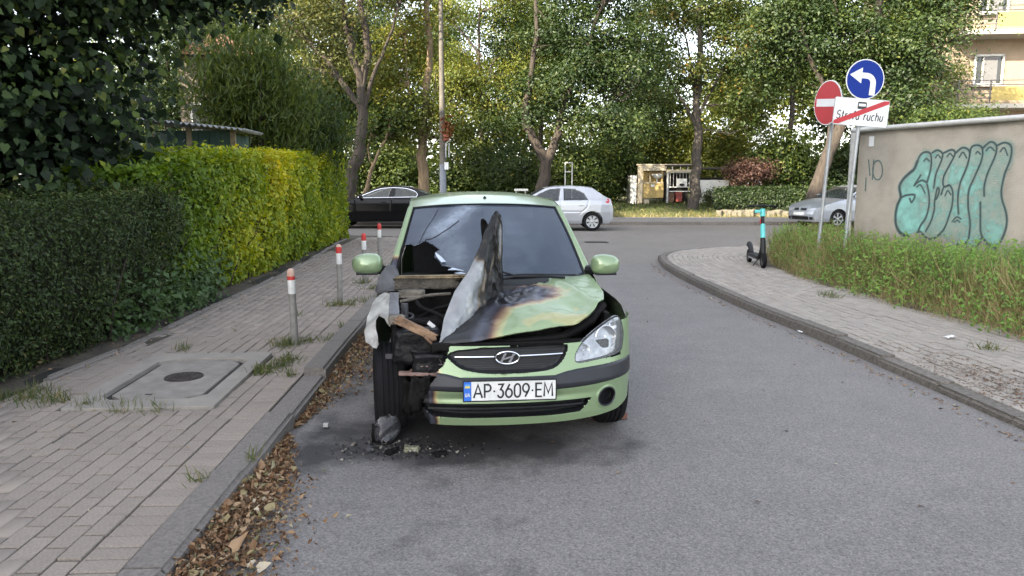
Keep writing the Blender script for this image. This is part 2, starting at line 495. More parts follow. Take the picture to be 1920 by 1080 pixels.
mat_kerb = M('kerb_concrete', (0.225, 0.200, 0.180), 0.9, col2=(0.115, 0.104, 0.096), scale=55, bump=0.8, bscale=120, rnd=0.08, detail=10)
kerb_l = thing('kerb', None, None, KO, KANG); tag(kerb_l, kind='structure')
def kerb_mesh(l, w, h, nm, side=1):
    bm = bmesh.new(); bmesh.ops.create_cube(bm, size=1.0)
    bmesh.ops.scale(bm, vec=(w, l - 0.008, h), verts=bm.verts)
    ed = [e for e in bm.edges if all(v.co.z > 0 and (side == 0 or v.co.x * side > 0) for v in e.verts)]
    bmesh.ops.bevel(bm, geom=ed, offset=0.022, segments=3, affect='EDGES')
    me = bpy.data.meshes.new(nm); bm.to_mesh(me); bm.free(); me.materials.append(mat_kerb); return me
km = kerb_mesh(1.0, 0.17, 0.3, 'kerb_stone')
for i in range(-3, 16):
    y = 2.02 + i - 0.5
    o = link(bpy.data.objects.new('kerb_stone', km), kerb_l)
    top = 0.103 if y < 3.0 else 0.150
    if i == 1: top = 0.086
    o.location = (0.087, y, top - 0.15 + random.gauss(0, 0.002)); o.rotation_euler = (random.gauss(0, 0.003), 0, random.gauss(0, 0.004))

# ---- edging stones and soil under the hedge
edge = thing('edging', None, None, (0, 0, 0)); tag(edge, kind='structure')
ek = kerb_mesh(1.0, 0.07, 0.25, 'edging_stone', 0)
ep = [(-3.52, 5.2), (-3.50, 7.05), (-3.61, 8.9), (-3.70, 11.7), (-3.95, 15), (-4.33, 18.9)]
def edge_x(y): return float(np.interp(y, [p[1] for p in ep], [p[0] for p in ep]))
for i in range(14):
    y = 6.2 + i * 1.0 - 0.2
    x = edge_x(y); o = link(bpy.data.objects.new('edging_stone', ek), edge)
    o.location = (x, y, 0.13 - 0.125 + random.gauss(0, 0.008)); o.rotation_euler = (random.gauss(0, 0.01), random.gauss(0, 0.04), math.atan2(-(edge_x(y + .5) - edge_x(y - .5)), 1) + random.gauss(0, 0.015))
sheet('soil_bed', -14, -3.36, 0, 21, 0.12, lambda P: 0.082 + 0.03 * nz(P, 1.8, 4) + 0.02 * np.clip(-3.6 - P[:, 0], 0, 2), mat_soil)

# ---- inspection chamber
mat_conc = M('chamber_concrete', (0.27, 0.245, 0.215), 0.92, col2=(0.19, 0.172, 0.155), scale=4, bump=0.6, bscale=90, detail=10)
mat_conc2 = M('lid_concrete', (0.245, 0.222, 0.198), 0.9, col2=(0.16, 0.147, 0.133), scale=9, bump=0.5, bscale=110, detail=10)
mat_iron = M('cast_iron', (0.055, 0.045, 0.042), 0.6, 0.4, col2=(0.03, 0.024, 0.022), scale=20, bump=0.5)
mat_black = M('gap_dark', (0.02, 0.018, 0.016), 0.95)
cc = kloc((CH0 + CH1) / 2, (CY0 + CY1) / 2)
chamber = thing('inspection_chamber', 'concrete inspection chamber with chamfered lid and round iron cover in the pavement', 'chamber', (cc.x, cc.y, 0.085), KANG + 0.03)
fw, fl = (CH1 - CH0) / 2, (CY1 - CY0) / 2
def rect8(x, y, c): return [(-x + c, -y), (x - c, -y), (x, -y + c), (x, y - c), (x - c, y), (-x + c, y), (-x, y - c), (-x, -y + c)]
outer = rect8(fw, fl, 0.015); inner = rect8(0.36, 0.60, 0.10)
n8 = 8; V = [(x, y, 0.035) for x, y in outer] + [(x, y, 0.035) for x, y in inner] + [(x, y, -0.05) for x, y in outer] + [(x * .985, y * .985, -0.02) for x, y in inner]
F = []
for i in range(8):
    j = (i + 1) % 8
    F += [(i, j, 8 + j, 8 + i), (16 + i, 16 + j, j, i), (8 + i, 8 + j, 24 + j, 24 + i)]
MB().add(V, F).build('frame', mat_conc, chamber, bevel=0.006)
MB().prism(inner, 0.006, Matrix.Translation((0, 0, -0.03))).build('gap', mat_black, chamber)
MB().prism(rect8(0.312, 0.552, 0.10), 0.045, Matrix.Translation((0, 0, -0.022))).build('lid', mat_conc2, chamber, bevel=0.006)
mb = MB(); mb.lathe([(0.001, 0.030), (0.112, 0.030), (0.112, 0.026), (0.126, 0.026), (0.13, 0.031), (0.14, 0.031), (0.142, 0.02)], Matrix.Translation((0.015, 0.02, 0)), 32)
for i in range(-3, 4):
    for j in range(-3, 4):
        if i * i + j * j < 9: mb.box((0.015 + i * 0.03, 0.02 + j * 0.03, 0.032), (0.018, 0.018, 0.008), rz=0.4)
mb.build('iron_cover', mat_iron, chamber)
MB().box((-0.06, -0.45, 0.0238), (0.05, 0.022, 0.003)).build('lifting_slot', mat_black, chamber)

# ---- right pavement along a curved kerb
rk = np.array([(3.75, -4), (3.6, -1), (3.48, 1.5), (3.40, 3.2), (3.32, 4.68), (3.24, 5.94), (3.13, 7.38), (2.96, 9.06), (2.84, 11.0), (2.80, 12.9), (2.88, 14.4), (3.18, 15.7), (3.9, 16.75), (5.2, 17.55), (6.8, 18.1), (9, 18.7), (13, 19.4), (30, 21.5)])
def catmull(P, per=12):
    P = np.asarray(P, float); Q = np.vstack([2 * P[0] - P[1], P, 2 * P[-1] - P[-2]]); out = []
    for i in range(1, len(Q) - 2):
        for t in np.linspace(0, 1, per, endpoint=False):
            a, b, c, d = Q[i - 1], Q[i], Q[i + 1], Q[i + 2]
            out.append(0.5 * (2 * b + (c - a) * t + (2 * a - 5 * b + 4 * c - d) * t * t + (3 * b - a - 3 * c + d) * t ** 3))
    out.append(P[-1]); return np.array(out)
RK = catmull(rk, 20)
RKn = np.gradient(RK, axis=0); RKn /= np.linalg.norm(RKn, axis=1, keepdims=True); RKn = np.stack([RKn[:, 1], -RKn[:, 0]], 1)
def kerb_dist(P):
    """distance in from the right kerb (positive on the pavement side)"""
    D = P[:, None, :2] - RK[None]
    d2 = (D ** 2).sum(-1); i = d2.argmin(1)
    sg = (D[np.arange(len(P)), i] * RKn[i]).sum(-1)
    return np.sqrt(d2.min(1)) * np.sign(sg)
def along(off, step, start=0.0):
    C = RK + RKn * off; seg = np.linalg.norm(np.diff(C, axis=0), axis=1); s = np.concatenate([[0], np.cumsum(seg)])
    q = np.arange(start, s[-1], step)
    x, y = np.interp(q, s, C[:, 0]), np.interp(q, s, C[:, 1])
    x2, y2 = np.interp(q + 0.05, s, C[:, 0]), np.interp(q + 0.05, s, C[:, 1])
    return x, y, np.arctan2(y2 - y, x2 - x)
def drop_z(y, off): return 0.055 * np.clip((7.6 - y) / 2.8, 0, 1) * (1 - off / 2.3)
pave_r = thing('pavement', None, None, (0, 0, 0)); tag(pave_r, kind='structure')
mat_bed = mat_sand
L1, L2 = RK + RKn * 0.02, RK + RKn * 2.3
n = len(RK)
V = [(p[0], p[1], 0.086 - drop_z(p[1], .02)) for p in L1] + [(p[0], p[1], 0.086) for p in L2]
MB().add(V, [(i, i + 1, n + i + 1, n + i)[::-1] for i in range(n - 1)]).build('bedding', mat_bed, pave_r)
spots = []
for k in range(17):
    off = 0.2 + 0.1 * k
    x, y, a = along(off, 0.2, 0.1 * (k % 2))
    for xx, yy, aa in zip(x, y, a):
        if yy < 3.4 or xx > 8.5: continue
        dip = 0.004 * math.sin(xx * 5 + yy * 2)
        spots.append((xx, yy, 0.1 + random.gauss(0, 0.002) + dip - drop_z(yy, off), aa + random.gauss(0, 0.006), 1.0))
pr_n, pr_f = paver_mats('pale', (0.305, 0.275, 0.240), (0.225, 0.203, 0.178), 0.07)
lay_pavers(pave_r, spots, pr_n, pr_f)
kerb_r = thing('kerb', None, None, (0, 0, 0)); tag(kerb_r, kind='structure')
mat_kerb_old = M('kerb_stone_old', (0.165, 0.147, 0.128), 0.9, col2=(0.070, 0.062, 0.054), scale=30, bump=0.7, bscale=90, rnd=0.1, detail=10)
for ln, x0 in ((1.0, 0), ):
    kr = kerb_mesh(0.8, 0.15, 0.3, 'kerb_stone', -1); kr.materials.clear(); kr.materials.append(mat_kerb_old)
    x, y, a = along(0.075, 0.8, 0.4)
    for xx, yy, aa in zip(x, y, a):
        if yy < 1 or xx > 10: continue
        o = link(bpy.data.objects.new('kerb_stone', kr), kerb_r)
        o.location = (xx, yy, 0.108 - 0.15 + random.gauss(0, 0.003) - float(drop_z(yy, .07)) - (0.05 * max(0, min(1, (xx - 3.3) / 1.0)) if yy > 15 else 0)); o.rotation_euler = (0, random.gauss(0, 0.01), aa - PI / 2 + random.gauss(0, 0.004))
sheet('verge', 3.8, 16, -2, 20, 0.15, lambda P: 0.09 + 0.16 * np.clip((kerb_dist(P) - 1.75) / 1.6, 0, 1) + 0.025 * nz(P, 1.6, 8), mat_soil,
      keep=lambda C: kerb_dist(C) > 1.7)

# ---- far side of the cross street
kerb_f = thing('kerb', None, None, (0, 27.8, 0)); tag(kerb_f, kind='structure')
kf = kerb_mesh(2.0, 0.16, 0.3, 'kerb_stone', 0); kf.materials.clear(); kf.materials.append(mat_kerb_old)
for i in range(-8, 13):
    o = link(bpy.data.objects.new('kerb_stone', kf), kerb_f); o.location = (i * 2.0, 0.0, -0.04 + random.gauss(0, 0.004)); o.rotation_euler = (0, 0, PI / 2 + random.gauss(0, 0.003))
sheet('far_pavement', -60, 60, 27.86, 31.9, 0.8, 0.09, M('far_asphalt', (0.20, 0.19, 0.18), 0.9, col2=(0.13, 0.122, 0.115), scale=3, bump=0.3))
def bank(P):
    return 0.085 + 0.42 * np.clip((P[:, 1] - 32) / 5.5, 0, 1) + 0.012 * np.clip(P[:, 1] - 38, 0, 200) + 0.05 * nz(P, 0.5, 9)
sheet('grass_bank', -60, 60, 31.7, 70, 0.5, bank, mat_grass)

# ---- drain in the cross street
dr = thing('drain_grate', 'flat dark drain grate in the cross street beside the burnt car', 'drain', (2.25, 19.9, -0.008), 0.0)
mb = MB(); mb.box((0, 0, 0.0), (0.62, 0.42, 0.012)); mb.build('frame', mat_iron, dr)
mb = MB()
for i in range(9): mb.box((-0.24 + i * 0.06, 0, 0.009), (0.03, 0.34, 0.008))
mb.build('bars', mat_iron, dr)

# ---- bollards
mat_steel = M('bollard_grey', (0.26, 0.25, 0.235), 0.75, 0.2, col2=(0.15, 0.14, 0.125), scale=14, bump=0.2)
mat_white = M('white_paint', (0.70, 0.70, 0.69), 0.6, col2=(0.50, 0.49, 0.47), scale=18, bump=0.15)
mat_red = M('red_paint', (0.50, 0.035, 0.03), 0.55, col2=(0.33, 0.03, 0.028), scale=22, bump=0.15)
mat_worn = M('worn_cap', (0.45, 0.22, 0.16), 0.8, col2=(0.40, 0.36, 0.30), scale=40)
BL = [(-2.02, 6.81, 0.71, 0.035, 'grey steel bollard with worn red band, nearest one beside the inspection chamber'),
      (-2.12, 9.1, 0.74, 0.0, 'grey steel bollard with peeling reddish cap, second along the pavement edge'),
      (-2.20, 11.06, 0.74, 0.02, 'bollard with red cap seen just above the car mirror, third from the front'),
      (-2.37, 13.3, 0.76, 0.0, 'farthest bollard with bright red cap, half behind the windscreen pillar')]
for i, (x, y, h, lean, lb) in enumerate(BL):
    t = thing('bollard', lb, 'bollard', (x, y, 0.08), 0.0, 'striped bollards along the pavement edge'); t.rotation_euler = (0.012, -lean * 0.4, 0.5 * i)
    MB().lathe([(0.032, -0.1), (0.034, 0.02), (0.034, h * 0.70)], n=20).build('post', mat_steel, t, smooth=True)
    MB().lathe([(0.0345, h * 0.70), (0.0350, h * 0.702), (0.0350, h * 0.88)], n=20).build('white_band', mat_white, t, smooth=True)
    top = 0.93 if i == 0 else 0.985
    MB().lathe([(0.0350, h * 0.88), (0.0354, h * 0.885), (0.0354, h * top)], n=20).build('red_band', mat_red, t, smooth=True)
    MB().lathe([(0.0354, h * top), (0.0355, h * 0.985), (0.030, h * 1.01), (0.018, h * 1.025), (0.001, h * 1.03)], n=20).build('cap', mat_red if i in (2, 3) else mat_worn, t, smooth=True)

# ---- dry leaves swept along the kerb
mat_dry = leafmat('dry_leaf', [(0.0, (0.045, 0.026, 0.014)), (0.35, (0.15, 0.080, 0.040)), (0.6, (0.25, 0.150, 0.080)), (0.85, (0.33, 0.23, 0.14)), (0.95, (0.14, 0.15, 0.06)), (1.0, (0.42, 0.36, 0.27))], 0.12, 0.7, 0.3)
rs = np.random.default_rng(21)
def gutter(n, y0, y1, wmax, hmax, dens=None):
    y = y0 + (y1 - y0) * rs.random(n); e = np.interp(y, *dens) if dens else np.ones(n)
    w = wmax * e
    o = -(0.175 + w * np.abs(rs.normal(size=n)) * 0.62)
    h = hmax * e * np.exp(-((-o - 0.175) / (w * 0.8 + 0.01)) ** 2) * rs.random(n) ** 0.6 + 0.006
    p = np.array([kloc(a, b) for a, b in zip(o, y - 2.71)])
    p[:, 2] = h
    return p
D1 = ([1.5, 2.6, 3.3, 3.9, 4.25, 4.6], [1.0, 1.0, 1.0, 0.55, 0.25, 0.02])
P1 = gutter(8000, 1.6, 4.5, 0.27, 0.075, D1)
D2 = ([4.7, 5.3, 6.0, 7.5, 9], [0.05, 0.5, 1.0, 0.8, 0.4])
P2 = gutter(4500, 4.7, 9.5, 0.26, 0.07, D2)
P = np.vstack([P1, P2])
Nn = rs.normal(size=P.shape) * 0.7 + np.array([0, 0, 0.7])
V, F, t = leaves(P, Nn, 0.014 + 0.038 * rs.random(len(P)) ** 2.2, rs, 'diamond', 0.45, 0.16)
litter = fast('leaf_litter', V, F, mat_dry, attrs={'tint': t}); tag(litter, 'dry brown leaves swept into the gutter along the kerb', 'leaves', kind='stuff')
# the biggest leaves of the gutter, one by one
lv = []
for s_ in range(4):
    r_ = np.random.default_rng(100 + s_)
    V, F, _ = leaves(np.zeros((1, 3)), np.array([[0, 0, 1.0]]), [1.0], r_, 'heart', up=(1, 0, 0))
    V = V + np.array([0, 0, 0.25]) * (np.sin(V[:, :1] * 3 + s_) * 0.5 + V[:, 1:2] ** 2 * 2.2)
    for q in range(2):
        me = bpy.data.meshes.new('leaf'); me.from_pydata(V.tolist(), [], F.tolist()); me.materials.append(mat_dry)
        a_ = me.attributes.new('tint', 'FLOAT', 'POINT'); a_.data.foreach_set('value', np.full(len(V), (0.5, 0.75, 0.9, 1.0)[(s_ + q * 2) % 4], dtype=np.float32)); lv.append(me)
sp = gutter(110, 2.0, 4.1, 0.24, 0.075, D1)
sp = np.vstack([sp, gutter(45, 5.2, 7.5, 0.22, 0.06, D2)])
for i, p in enumerate(sp):
    o = link(bpy.data.objects.new('leaf', lv[i % len(lv)]), litter)
    s_ = 0.028 + 0.040 * random.random() ** 2
    if i < 4: s_ = 0.085
    o.location = (p[0], p[1], p[2] + 0.012); o.scale = (s_, s_ * random.uniform(0.6, 1.0), s_)
    o.rotation_euler = (random.gauss(0, 0.45), random.gauss(0, 0.45), random.uniform(0, 6.3))
# scattered bits along the right kerb, under the hedge and on the road
o_ = []
for n_, off, sd, y0, y1 in ((500, -0.10, 0.07, 4, 16),):
    i = rs.integers(60, len(RK) - 140, n_); q = RK[i] + RKn[i] * (off - np.abs(rs.normal(size=(n_, 1))) * sd)
    o_.append(np.column_stack([q, np.full(n_, 0.005)]))
q = np.column_stack([-3.35 - 0.7 * np.abs(rs.normal(size=900)), 4.2 + 15 * rs.random(900), np.full(900, 0.115)]); o_.append(q)
q = np.column_stack([rs.uniform(-1.2, 3.0, 60), rs.uniform(2.2, 14, 60), np.full(60, 0.004)]); o_.append(q)
q = np.column_stack([rs.uniform(-3.3, -1.7, 60), rs.uniform(2.5, 14, 60), np.full(60, 0.108)]); o_.append(q)
P = np.vstack(o_)
V, F, t = leaves(P, rs.normal(size=P.shape) * 0.25 + np.array([0, 0, 1]), 0.015 + 0.03 * rs.random(len(P)), rs, 'diamond', 0.5, 0.1)
o = fast('fallen_leaves', V, F, mat_dry, attrs={'tint': t}); tag(o, 'scattered dry leaves along the far kerb and under the hedge', 'leaves', kind='stuff')

# brown dirt trodden onto the right pavement
n_ = 2600; q = np.column_stack([3.72 + .24 * rs.normal(size=n_), 5.3 + .75 * rs.normal(size=n_), np.zeros(n_)]); kd_ = kerb_dist(q); q = q[(kd_ > .12) & (kd_ < 1.3)]; q[:, 2] = .104 - drop_z(q[:, 1], kerb_dist(q))
V, F, t = leaves(q, rs.normal(size=q.shape) * .15 + np.array([0, 0, 1]), .008 + .018 * rs.random(len(q)), rs, 'diamond', .8, .06, tint=rs.random(len(q)) * .45)
tag(fast('dirt', V, F, mat_dry, attrs={'tint': t}), 'brown dirt trodden over the near end of the right pavement', 'dirt', kind='stuff')
# ================================================================== VEGETATION
G_DARK = [(0.0, (0.009, 0.019, 0.006)), (0.5, (0.022, 0.042, 0.010)), (0.9, (0.055, 0.080, 0.018)), (1.0, (0.11, 0.115, 0.025))]
G_MID = [(0.0, (0.018, 0.034, 0.008)), (0.45, (0.045, 0.075, 0.015)), (0.85, (0.10, 0.130, 0.026)), (1.0, (0.19, 0.175, 0.035))]
G_YEL = [(0.0, (0.035, 0.055, 0.012)), (0.5, (0.105, 0.130, 0.022)), (0.85, (0.19, 0.19, 0.035)), (1.0, (0.32, 0.22, 0.045))]
lm_dark = leafmat('leaf_dark', G_DARK, 0.30)
lm_mid = leafmat('leaf_mid', G_MID, 0.40)
lm_yel = leafmat('leaf_yellowish', G_YEL, 0.45)  # yellow and bright: sunlit look of the back foliage put into leaf colour
lm_olive = leafmat('leaf_olive', [(0.0, (0.03, 0.035, 0.012)), (0.6, (0.068, 0.080, 0.022)), (1.0, (0.13, 0.115, 0.03))], 0.4)
lm_purple = leafmat('leaf_purple', [(0.0, (0.035, 0.02, 0.018)), (0.6, (0.09, 0.045, 0.035)), (1.0, (0.15, 0.09, 0.06))], 0.3)
bark = M('bark', (0.060, 0.047, 0.037), 0.95, col2=(0.022, 0.017, 0.013), scale=5, stretch=(3, 3, 0.5), bump=1.0, bscale=9)
bark_pale = M('bark_pale', (0.24, 0.175, 0.105), 0.95, col2=(0.09, 0.062, 0.038), scale=4, stretch=(3, 3, 0.5), bump=1.0, bscale=9)
bark_dark = M('bark_dark', (0.07, 0.06, 0.05), 0.95, col2=(0.03, 0.025, 0.022), scale=5, stretch=(3, 3, 0.5), bump=1.0, bscale=9)

def wiggle(pts, k=4, amp=0.05, seed=0):
    rs_ = np.random.default_rng(seed); P = catmull(np.array(pts, float), k)
    P[1:-1] += rs_.normal(size=P[1:-1].shape) * amp * np.array([1, 1, 0.2])
    return P
def trunk_mesh(mb, pts, r0, r1, k=4, n=9, amp=0.04, seed=0):
    P = wiggle(pts, k, amp, seed); m = len(P)
    mb.tube([Vector(p) for p in P], [r0 + (r1 - r0) * (i / (m - 1)) ** 0.8 for i in range(m)], n)

def tree(name, label, base, limbs, blobs, lmat, bmat, nclump, nleaf, lsize, sig, seed, group=None, flare=True, twigs=40, lw=0.6):
    """limbs: list of (points, r0, r1) in world; blobs: (centre, radii) in world"""
    base = Vector(base)
    t = thing(name, label, 'tree', base, 0, group)
    for i, (pts, r0, r1) in enumerate(limbs):
        mb = MB(); pp = [Vector(p) - base for p in pts]
        if i == 0 and flare:
            pp = [pp[0] - Vector((0, 0, 0.3))] + pp
        trunk_mesh(mb, pp, r0 * (1.25 if i == 0 else 1.0), r1, seed=seed + i, amp=0.035 if r0 > 0.1 else 0.02)
        mb.build('trunk' if i == 0 else 'limb', bmat, t, smooth=True)
    rs_ = np.random.default_rng(seed)
    B = [(np.array(c) - np.array(base), np.array(r)) for c, r in blobs]
    P, Nn, tt, cc = clumps(B, nclump, nleaf, sig, rs_)
    V, F, t_ = leaves(P, Nn, lsize * (0.6 + 0.7 * rs_.random(len(P))), rs_, 'diamond', lw, 0.1, tint=tt)
    fast('crown', V, F, lmat, t, attrs={'tint': t_})
    # twigs from the limbs out to the leaf clumps
    anchors = np.array([Vector(p) - base for pts, a, b in limbs for p in wiggle(pts, 3, 0, 0)])
    mb = MB()
    for c in cc[rs_.choice(len(cc), min(twigs, len(cc)), replace=False)]:
        d = anchors - c; q = (d ** 2).sum(1) + 2.0 * np.maximum(0, anchors[:, 2] - c[2] + 0.3) ** 2
        a = anchors[q.argmin()]
        mid = (a + c) / 2 + np.array([0, 0, -0.15]) + rs_.normal(size=3) * 0.12
        mb.tube([a, mid, c], [0.045, 0.028, 0.008], 5, cap=False)
    if mb.V: tag(mb.build('branches', bmat, t, smooth=True), kind='stuff')
    return t
def pb(px, py, rx, ry, Y, dep=0.85):
    k = Y / 1400
    return (at(px, py, Y), (rx * k, max(rx, ry) * k * dep, ry * k))
def pl(Y, *pts): return [at(x, y, Y) for x, y in pts]

# ---- five near trees of the far side, each with its own shape
tree('tree', 'old leaning grey trunk with bare crooked boughs behind the dark car', at(655, 372, 29),
     [(pl(29, (652, 372), (660, 330), (672, 280), (680, 225), (677, 170), (690, 95), (676, 10), (662, -110)), 0.27, 0.09),
      (pl(29, (679, 200), (650, 165), (610, 110), (570, 70), (520, 30)), 0.15, 0.03), (pl(29, (677, 160), (655, 80), (640, 0), (625, -80)), 0.17, 0.06),
      (pl(29, (681, 215), (700, 140), (730, 70), (748, 10)), 0.10, 0.03), (pl(29, (640, 150), (600, 130), (560, 128)), 0.07, 0.02)],
     [pb(600, 25, 90, 45, 29), pb(690, -70, 120, 70, 29), pb(530, 50, 65, 40, 30), pb(640, 110, 60, 35, 29.5), pb(570, 150, 45, 40, 31)], lm_olive, bark, 170, 90, 0.13, 0.42, 1)
tree('tree', 'tree with sunlit ochre trunk between the dark car and the pole', at(797, 372, 31.5),
     [(pl(31.5, (795, 372), (794, 320), (791, 265), (798, 200), (806, 100), (800, 0), (795, -90)), 0.24, 0.08),
      (pl(31.5, (792, 275), (780, 230), (765, 160), (760, 60)), 0.10, 0.03), (pl(31.5, (800, 260), (812, 200), (818, 130)), 0.07, 0.02)],
     [pb(765, 215, 60, 60, 31.5), pb(735, 130, 45, 60, 32), pb(775, 60, 50, 60, 32), pb(850, 235, 40, 45, 31), pb(760, -50, 70, 70, 32)], lm_yel, bark_pale, 220, 100, 0.13, 0.42, 2)
tree('tree', 'broad dark maple forking low above the silver hatchback', at(1015, 375, 31),
     [(pl(31, (1012, 375), (1020, 330), (1028, 295)), 0.25, 0.22), (pl(31, (1026, 305), (1003, 265), (985, 228), (990, 170), (1003, 90), (1005, -30)), 0.22, 0.08),
      (pl(31, (1028, 300), (1046, 250), (1056, 200), (1095, 110), (1130, 10)), 0.21, 0.06), (pl(31, (1050, 230), (1100, 200), (1150, 185)), 0.08, 0.02)],
     [pb(985, 190, 75, 60, 31), pb(1085, 160, 85, 75, 31), pb(1165, 110, 85, 80, 31), pb(1060, 50, 100, 60, 31.5), pb(1140, 225, 75, 45, 30.5), pb(930, 250, 50, 50, 31.5), pb(1095, -60, 150, 75, 32), pb(960, 60, 50, 55, 32)], lm_dark, bark, 370, 110, 0.135, 0.40, 3)
tree('tree', 'slender straight maple growing in front of the sheds on the grass bank', at(1300, 388, 35),
     [(pl(35, (1299, 388), (1304, 330), (1308, 260), (1306, 190), (1311, 110), (1313, 20), (1312, -80)), 0.26, 0.08),
      (pl(35, (1308, 240), (1280, 190), (1245, 130)), 0.09, 0.03), (pl(35, (1307, 220), (1345, 150), (1375, 100)), 0.09, 0.03), (pl(35, (1306, 200), (1295, 120), (1280, 40)), 0.10, 0.03)],
     [pb(1300, 120, 75, 50, 35), pb(1240, 70, 65, 60, 35), pb(1375, 90, 70, 65, 35), pb(1310, 5, 110, 60, 35.5), pb(1240, 170, 50, 38, 34.5), pb(1385, 190, 45, 40, 34.5), pb(1300, -80, 140, 65, 36)], leafmat('leaf_autumn', [(0.0, (0.025, 0.045, 0.012)), (0.5, (0.055, 0.085, 0.02)), (0.85, (0.11, 0.12, 0.03)), (1.0, (0.30, 0.15, 0.03))], 0.42), bark_dark, 300, 105, 0.145, 0.42, 4)
tree('tree', 'heavy leaning tree behind the road signs beside the silver parked car', at(1524, 395, 30),
     [(pl(30, (1522, 395), (1538, 330), (1562, 270), (1598, 190), (1630, 100), (1650, 0), (1655, -90)), 0.28, 0.10),
      (pl(30, (1552, 290), (1560, 200), (1520, 110), (1500, 30)), 0.16, 0.04), (pl(30, (1600, 190), (1670, 140), (1740, 100)), 0.14, 0.04), (pl(30, (1620, 130), (1580, 60), (1560, -20)), 0.10, 0.03)],
     [pb(1590, 70, 95, 65, 30), pb(1690, 110, 90, 60, 29.5), pb(1770, 40, 70, 55, 29.5), pb(1490, 50, 85, 70, 30.5), pb(1445, 130, 55, 55, 31), pb(1690, 190, 85, 35, 29), pb(1620, -60, 150, 70, 31), pb(1780, -30, 70, 60, 30), pb(1560, 165, 60, 40, 30.5)], lm_dark, bark, 420, 110, 0.135, 0.40, 5)
tree('tree', 'thin crooked pale sapling leaning beside the dark car', at(690, 372, 30.5),
     [(pl(30.5, (682, 372), (694, 330), (706, 295), (722, 262), (735, 225)), 0.10, 0.03), (pl(30.5, (700, 315), (690, 280), (700, 240)), 0.04, 0.015)],
     [pb(735, 225, 40, 35, 31), pb(700, 240, 35, 30, 31)], lm_mid, bark_pale, 60, 60, 0.15, 0.35, 6, twigs=10)

# ---- taller trees standing behind them: three shapes, copied
def proto(lmat, bmat, seed, label):
    rs_ = np.random.default_rng(seed)
    bl = [((rs_.normal() * 1.5, rs_.normal() * 1.2, 4.0 + 8 * rs_.random()), (1.3 + 1.2 * rs_.random(), 1.3 + 1.2 * rs_.random(), 0.9 + 1.0 * rs_.random())) for i in range(13)]
    lim = [([(0, 0, 0), (0.1, 0, 2), (-0.1, 0.1, 5), (0.2, 0, 8), (0, 0, 12)], 0.22, 0.05)]
    for i in range(5):
        c = bl[i][0]; lim.append(([(0, 0, max(1.5, c[2] - 2.5)), (c[0] * 0.5, c[1] * 0.5, c[2] - 1), c], 0.09, 0.02))
    return tree('tree', label, (0, 0, 0), lim, bl, lmat, bmat, 360, 85, 0.16, 0.46, seed, 'trees of the wood behind the street')
prot = [proto(lm_mid, bark_dark, 31, 'x'), proto(lm_yel, bark, 32, 'x'), proto(lm_dark, bark_dark, 33, 'x')]
BK = [(0, 440, 43, 1.0, 0.4, 'green tree crown above the little green shed'),
      (1, 575, 40, 0.9, 1.1, 'pale yellow-green tree behind the crooked leaning trunk'),
      (2, 690, 46, 1.0, 2.0, 'dark tree deep in the wood above the dark car'),
      (1, 905, 42, 0.95, 3.0, 'light green tree rising right of the pole'),
      (0, 1010, 48, 1.1, 4.0, 'mid green tree behind the forked maple'),
      (2, 1190, 44, 1.05, 5.2, 'dark tree filling the gap left of the slender maple'),
      (1, 1385, 46, 1.0, 0.8, 'yellow-green tree behind the reddish shrub'),
      (0, 1475, 40, 1.0, 2.6, 'green tree left of the no-entry sign'),
      (2, 1640, 42, 1.0, 3.7, 'dark tree behind the blue arrow sign'),
      (0, 1690, 38, 0.9, 5.0, 'green tree partly hiding the apartment balconies'),
      (0, 835, 49, 1.0, 0.3, 'hazy green tree filling the gap above the pole'),
      (1, 610, 50, 1.1, 2.4, 'tall yellowish tree high behind the crooked boughs'),
      (2, 330, 34, 0.9, 1.9, 'dark tree behind the big-leaved climber')]
for i, (k, px, Y, s_, a_, lb) in enumerate(BK):
    first = not prot[k].get('used', False)
    o = prot[k] if first else copy_tree(prot[k])
    prot[k]['used'] = True
    p = at(px, 345, Y)
    o.location = (p.x, Y, 0.45 if Y > 36 else 0.2); o.rotation_euler = (0, 0, a_); o.scale = (s_, s_, s_ * (1.0 + 0.1 * math.sin(i)))
    o['label'] = lb
for o in list(COL.objects):
    if 'used' in o: del o['used']

# ---- undergrowth of the wood: bushes one can tell apart
def bush(name, label, blobs, lmat, nclump, nleaf, lsize, sig, seed, group=None, cat='bush', base=None, stems=True, flat=0.7):
    c0 = Vector(blobs[0][0]) if base is None else Vector(base); base = Vector((c0.x, c0.y, base[2] if base is not None else c0.z - blobs[0][1][2]))
    t = thing(name, label, cat, base, 0, group)
    rs_ = np.random.default_rng(seed)
    B = [(np.array(c) - np.array(base), np.array(r)) for c, r in blobs]
    P, Nn, tt, cc = clumps(B, nclump, nleaf, sig, rs_, 0.35, flat)
    k = P[:, 2] > 0.02; P, Nn, tt = P[k], Nn[k], tt[k]
    V, F, t_ = leaves(P, Nn, lsize * (0.6 + 0.7 * rs_.random(len(P))), rs_, 'diamond', 0.55, 0.1, tint=tt)
    fast('foliage', V, F, lmat, t, attrs={'tint': t_})
    if stems:
        mb = MB()
        for c in cc[rs_.choice(len(cc), min(14, len(cc)), replace=False)]:
            mb.tube([(c[0] * 0.15, c[1] * 0.15, 0), (c[0] * 0.6, c[1] * 0.6, c[2] * 0.55), c], [0.03, 0.022, 0.008], 5, cap=False)
        tag(mb.build('stems', bark_dark, t, smooth=True), kind='stuff')
    return t
